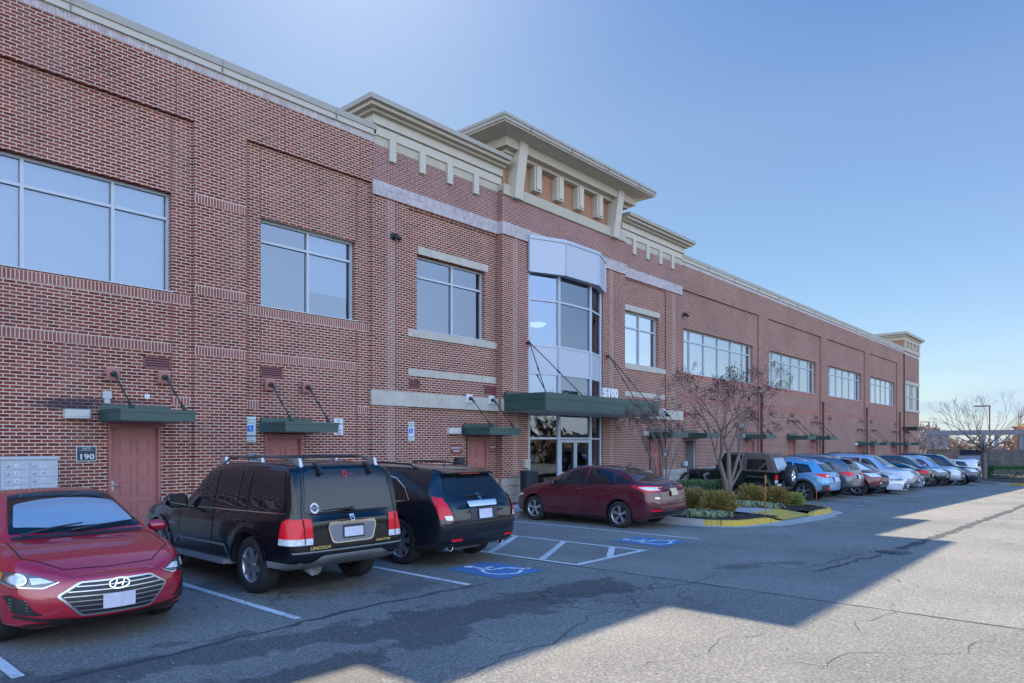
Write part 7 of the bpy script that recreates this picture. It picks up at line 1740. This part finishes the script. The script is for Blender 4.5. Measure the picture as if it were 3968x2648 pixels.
# grey crossover, tail out
sp=suv_spec(L=4.87,W=1.96,H=1.70,wb=2.75,fo=.95,wr=.38,
  top=[(0,.96),(.06,1.10),(.16,1.28),(.36,1.50),(.56,1.60),(1.2,1.68),(2.1,1.70),(2.8,1.64),(3.2,1.46),(3.65,1.17),(3.8,1.12),(4.3,1.06),(4.65,.95),(4.87,.78)],rlean=[(.3,.12),(.5,0),(.8,0),(1.0,.03),(1.3,.0)])
c=Car(sp,'grey_crossover','grey crossover with dark lower body parked tail out just past the light blue car',30.8,8.42,1,P_GREY,CARG)
suv_glass(c,dz=.05,rw=[(-.62,1.17),(.62,1.17),(.56,1.46),(.48,1.52),(-.48,1.52),(-.56,1.46)]); simple_lights_rear(c,1.0,.46,.88,.17,clear=False); plate(c,'B',0,.88,M_PLATE); rail(c,.9,2.8,1.68,.62,M_SILV,.05)
c.strip('B',[(-.6,.44),(.6,.44)],.03,M_CHROME,'bumper_trim',.016); mirror_of(c,3.1,1.1,P_GREY); handle(c,1.6,.93,P_GREY); c.blob('wiper',M_BLACK,lambda b:b.tube([c.cast('B',0,1.18,.02),c.cast('B',-.36,1.19,.02)],[.02,.008],5))
c.blob('spoiler',P_GREY,lambda b:b.hexa([(.20,-.58,1.55),(.20,.58,1.55),(.56,.58,1.60),(.56,-.58,1.60)],[(.20,-.56,1.58),(.20,.56,1.58),(.56,.56,1.64),(.56,-.56,1.64)]))
c.wheels((5,'plain'),.24); c.finish(xd(4.87),None,[(-.66,.70),(.66,.70),(.70,1.10),(.60,1.52),(-.60,1.52),(-.70,1.10)],M_CLAD,.48)
# maroon off-road wagon, nose out
sp=suv_spec(L=4.82,W=1.94,H=1.72,wb=2.91,fo=.86,wr=.385,
  top=[(0,.96),(.06,1.10),(.16,1.28),(.36,1.52),(.56,1.62),(1.2,1.70),(2.1,1.72),(2.8,1.66),(3.1,1.54),(3.5,1.22),(3.62,1.15),(4.1,1.12),(4.5,1.05),(4.68,.98),(4.82,.88)],
  plan=[(0,.78),(.06,.87),(.2,.95),(.6,.995),(1.2,1.0),(3.4,1.0),(4.1,.985),(4.5,.94),(4.7,.86),(4.82,.74)],belt=[(0,.88),(.3,1.04),(1.6,1.04),(3.4,1.02),(4.1,1.0),(4.6,.94),(4.82,.80)],flean=[(.3,.10),(.5,0),(.8,0),(1.,.03)])
c=Car(sp,'wine_wagon','wine red sport wagon with vertical chrome grille slots parked nose out',33.5,8.08,-1,P_WINE,CARG)
suv_glass(c,dz=.06); front_lights(c,.93,.15,.52,.93,.42); 
c.patch('F',[(-.48,.84),(.48,.84),(.50,1.0),(-.50,1.0)],P_WINE,'grille_panel',.010,.02)
for i in range(7): y=-.39+.13*i; c.patch('F',[(y-.048,.835),(y+.048,.835),(y+.048,1.0),(y-.048,1.0)],M_CHROME,'grille_surround',.016,.02,res=.1); c.patch('F',[(y-.03,.85),(y+.03,.85),(y+.03,.985),(y-.03,.985)],M_BLACK,'grille_slot',.022,.015,res=.1)
c.patch('F',[(-.62,.52),(.62,.52),(.60,.66),(-.60,.66)],M_BLACK,'lower_grille',.010,.03); c.strip('F',[(-.7,.46),(.7,.46)],.035,M_SILV,'bumper_trim',.016)
for sg in (1,-1): c.patch('F',ellipse(sg*.68,.60,.055,.05,12),M_LENS,'fog_light',.016,res=.05)
mirror_of(c,3.0,1.1,P_WINE); rail(c,.9,2.7,1.68,.62,M_BLACK,.05); c.wheels((5,'fat'),.25); c.finish(xd(4.82),([(3.68,.72),(3.68,-.72),(4.5,-.62),(4.62,-.3),(4.62,.3),(4.5,.62)],.98),None,M_CLAD,.50)
# white sedan, nose out
c=Car(sc(sedan_spec(L=4.96,W=1.83,H=1.46,wb=2.82,fo=.96,wr=.335,fcrown=.08),4.57),'white_sedan','white sedan with wide dark slatted lower grille parked nose out beside the wine red wagon',36.15,7.85,-1,P_WHITE,CARG)
sedan_glass(c); c.patch('F',[(-.52,.26),(.52,.26),(.46,.50),(.40,.54),(-.40,.54),(-.46,.50)],M_BLACK,'lower_grille',.012,.03)
for i in range(5): z=.29+i*.05; c.strip('F',[(-.50+.02*i,z),(.50-.02*i,z)],.014,M_SILV,'grille_bar',.018)
c.strip('F',[(-.54,.25),(.54,.25)],.02,M_CHROME,'bumper_trim',.018); c.strip('F',[(-.30,.60),(.30,.60)],.03,M_BLACK,'upper_grille',.012)
front_lights(c,.685,.10,.48,.93,.55,M_LENSD); plate(c,'F',0,.42,M_PLATE)
for sg in (1,-1): c.strip('F',[(sg*.60,.30),(sg*.66,.46),(sg*.80,.50)],.02,M_GREYP,'bumper_vent',.012)
mirror_of(c,3.25,1.0,P_WHITE); c.wheels((5,'twin')); c.finish(sdoors(4.96/4.57),([(3.9,.70),(3.9,-.70),(4.45,-.70),(4.78,-.42),(4.80,0),(4.78,.42),(4.45,.70)],.72),None)
# silver boxy SUV, nose out
def boxy(name,label,x,y,P_,L=4.86,W=2.0,H=1.82,nose=-1,gr=(.86,1.04,.42,3),**k):
    sp=suv_spec(L=L,W=W,H=H,wb=2.78,fo=.95,wr=.385,
      top=[(0,1.0),(.06,1.2),(.16,1.42),(.32,1.64),(.5,H-.08),(1.2,H),(2.3,H),(2.85,H-.06),(3.1,H-.20),(3.6,1.26),(3.72,1.21),(4.2,1.17),(4.6,1.08),(4.83,.90)],
      belt=[(0,.92),(.3,1.10),(1.6,1.10),(3.4,1.08),(4.1,1.04),(4.6,.96),(4.83,.80)],flean=[(.3,.08),(.5,0),(.8,0),(1.05,.06)],**k)
    sp=sc(sp,4.83)
    c=Car(sp,name,label,x,y,nose,P_,CARG); f=L/4.83
    for pts,nm in (([(2.50,1.13),(3.35,1.11),(3.08,1.38),(2.85,1.56),(2.52,1.61)],'front_side_window'),([(1.42,1.15),(2.42,1.13),(2.44,1.61),(1.46,1.62)],'rear_side_window'),([(.45,1.18),(1.33,1.15),(1.37,1.62),(.66,1.60)],'quarter_window')): c.patch('L',[(a*f,b+(H-1.82)*.8) for a,b in pts],M_CGL,nm,.006,.03,both=True)
    c.patch('T',[(2.98*f,.60),(3.55*f,.72),(3.58*f,0),(3.55*f,-.72),(2.98*f,-.60),(2.94*f,0)],M_CGL,'windshield',.005,.05); c.patch('B',[(-.62,1.18),(.62,1.18),(.58,1.58),(-.58,1.58)],M_CGL,'rear_window',.006,.05)
    mirror_of(c,3.0*f,1.2,P_,1.15); front_lights(c,.95,.19,.50,.92,.38); grille(c,gr[0],gr[1],gr[2],gr[3]); plate(c,'F',0,.62,M_PLATE); c.patch('F',[(-.6,.46),(.6,.46),(.58,.56),(-.58,.56)],M_BLACK,'lower_grille',.010,.02)
    return c
c=boxy('silver_suv','silver boxy SUV with chrome grille parked nose out behind the white sedan',38.9,7.95,P_SILV); rail(c,.8,2.7,1.8,.66,M_BLACK,.05); c.wheels((5,'plain'),.24); c.finish(xd(4.86),None,None,M_GREYP,.47)
c=Car(sc(sedan_spec(L=4.76,W=1.85,H=1.47,wb=2.8,fo=.93,wr=.33),4.57),'silver_sedan','silver sedan nose peeking out between the silver SUV and the black sedan',41.6,8.25,-1,P_SILV,CARG)
sedan_glass(c); front_lights(c,.68,.12,.48,.93,.5); grille(c,.50,.66,.36,3); plate(c,'F',0,.40,M_PLATE); mirror_of(c,3.1,1.0,P_SILV); c.wheels((5,'twin')); c.finish(sdoors(4.76/4.57))
c=Car(sc(sedan_spec(L=4.90,W=1.84,H=1.45,wb=2.82,fo=.95,wr=.335),4.57),'black_sedan','black sedan with chrome window trim parked tail out among the nose out cars',44.3,8.32,1,P_BLACK,CARG)
sedan_glass(c); simple_lights_rear(c,.90,.46,.9,.17,False); plate(c,'B',0,.74,M_PLATEG); k=4.9/4.57; c.strip('L',[(.75*k,1.03),(1.25*k,1.22),(1.9*k,1.37),(2.65*k,1.33),(3.2*k,1.0)],.022,M_CHROME,'window_moulding',.010,both=True); c.strip('B',[(-.3,.95),(.3,.95)],.03,M_CHROME,'trunk_trim',.014); c.wheels((5,'twin')); c.finish(sdoors(k),None,[(-.58,.62),(.58,.62),(.60,.98),(-.60,.98)])
# slate pickup with cab, nose out
sp=suv_spec(L=5.3,W=1.90,H=1.78,wb=3.24,fo=.88,wr=.40,
  top=[(0,1.10),(.04,1.16),(.10,1.18),(1.2,1.18),(1.52,1.20),(1.60,1.62),(1.75,1.74),(2.3,1.78),(2.9,1.76),(3.3,1.62),(3.85,1.24),(4.0,1.18),(4.6,1.13),(5.0,1.05),(5.3,.90)],
  belt=[(0,1.02),(1.5,1.10),(3.6,1.08),(4.6,1.02),(5.3,.82)],bot=[(0,.62),(.3,.58),(.9,.46),(4.5,.46),(5.1,.48),(5.3,.56)],
  plan=[(0,.93),(.1,.96),(.5,.98),(3.8,1.0),(4.6,.98),(5.0,.93),(5.2,.85),(5.3,.74)],roof=[(0,.9),(1.5,.88),(1.65,.74),(2.9,.73),(3.4,.78),(4.0,.86),(5.3,.7)],flean=[(.3,.12),(.6,0),(.9,.0),(1.1,.04)],rlean=[(0,0),(2,0)],N=90)
c=Car(sp,'slate_pickup','lifted slate grey pickup parked nose out with large front wheel showing',47.0,7.98,-1,P_SLATE,CARG)
for pts,nm in (([(2.72,1.16),(3.62,1.14),(3.3,1.42),(3.0,1.60),(2.72,1.64)],'front_side_window'),([(1.80,1.17),(2.64,1.16),(2.64,1.64),(1.84,1.62)],'rear_side_window')): c.patch('L',pts,M_CGL,nm,.006,.04,both=True)
c.patch('T',[(3.15,.58),(3.82,.70),(3.86,0),(3.82,-.70),(3.15,-.58),(3.1,0)],M_CGL,'windshield',.005,.05); front_lights(c,.96,.20,.52,.93,.36); grille(c,.80,1.03,.40,2); c.patch('F',[(-.7,.55),(.7,.55),(.66,.72),(-.66,.72)],M_CHROME,'bumper_trim',.012,.03); mirror_of(c,3.2,1.2,P_SLATE,1.2)
for sg in (1,-1):
    for ax in c.sp['axles']: r=c.sp['wr']*1.25; c.strip('L' if sg>0 else 'R',[(ax+r*cos(radians(a)),c.sp['wr']+r*sin(radians(a))) for a in range(-5,186,10)],.07,P_SLATE,'arch_flare',.03)
c.wheels((6,'plain'),.22,None,.27); c.finish([[(2.70,.52),(3.70,.52),(3.72,1.10),(2.68,1.12)],[(1.72,.52),(2.66,.52),(2.66,1.12),(1.74,1.13)]])
c=boxy('pale_suv','pale silver SUV with large chrome slatted grille between slate pickup and navy SUV',49.8,7.75,P_SILV,L=4.9,H=1.80,gr=(.72,1.04,.46,5)); c.wheels((5,'plain'),.24); c.finish(xd(4.9))
c=boxy('navy_suv','large navy blue SUV with chrome grille, last of the nose out row',52.6,7.25,P_NAVY,L=5.2,W=2.04,H=1.90,gr=(.84,1.06,.52,1)); c.strip('F',[(-.7,.78),(.7,.78)],.05,M_CHROME,'bumper_trim',.02); rail(c,.8,2.9,1.88,.66,M_BLACK,.05); c.strip('L',[(.7,1.17),(3.5,1.12)],.02,M_CHROME,'belt_moulding',.01,both=True); c.wheels((5,'plain'),.27,M_CHROME); c.finish(xd(5.2))
sp=suv_spec(L=4.7,W=1.87,H=1.66,wb=2.68,fo=.95,wr=.36); sp=sc(sp,4.91); sp['top']=[(a,b*.945) for a,b in sp['top']]
c=Car(sp,'white_suv','white SUV at the far end of the row, tail toward the bare tree',58.2,8.0,1,P_WHITE,CARG)
suv_glass(c,dz=.02); simple_lights_rear(c,.95,.5,.88,.2); plate(c,'B',0,.80,M_PLATE); c.wheels((5,'plain')); c.finish(xd(4.7),None,None,M_CLAD,.45)
# dark blue box body beside the far wall
e=empty('dark_blue_van',(76.5,yat(3778,76.5),gz(76,10)),0,'dark blue box bodied vehicle half hidden behind the bare tree trunk','van')
b=MB(); b.box(-2,2.2,-.9,.9,.5,2.45); b.build('cargo_box',P_NAVY,e); b=MB(); b.hexa([(-3.4,-.85,.4),(-2.02,-.85,.4),(-2.02,.85,.4),(-3.4,.85,.4)],[(-2.9,-.8,1.9),(-2.02,-.8,2.0),(-2.02,.8,2.0),(-2.9,.8,1.9)]); b.build('cab',P_GREY,e)
for x in (-2.6,1.2):
    for y in (-.85,.85): b=MB(); b.lathe([(0,.1),(.33,.1),(.38,0),(.33,-.1),(0,-.1)],(x,y,.38),'y',16); b.build('wheel',M_RUB,e)
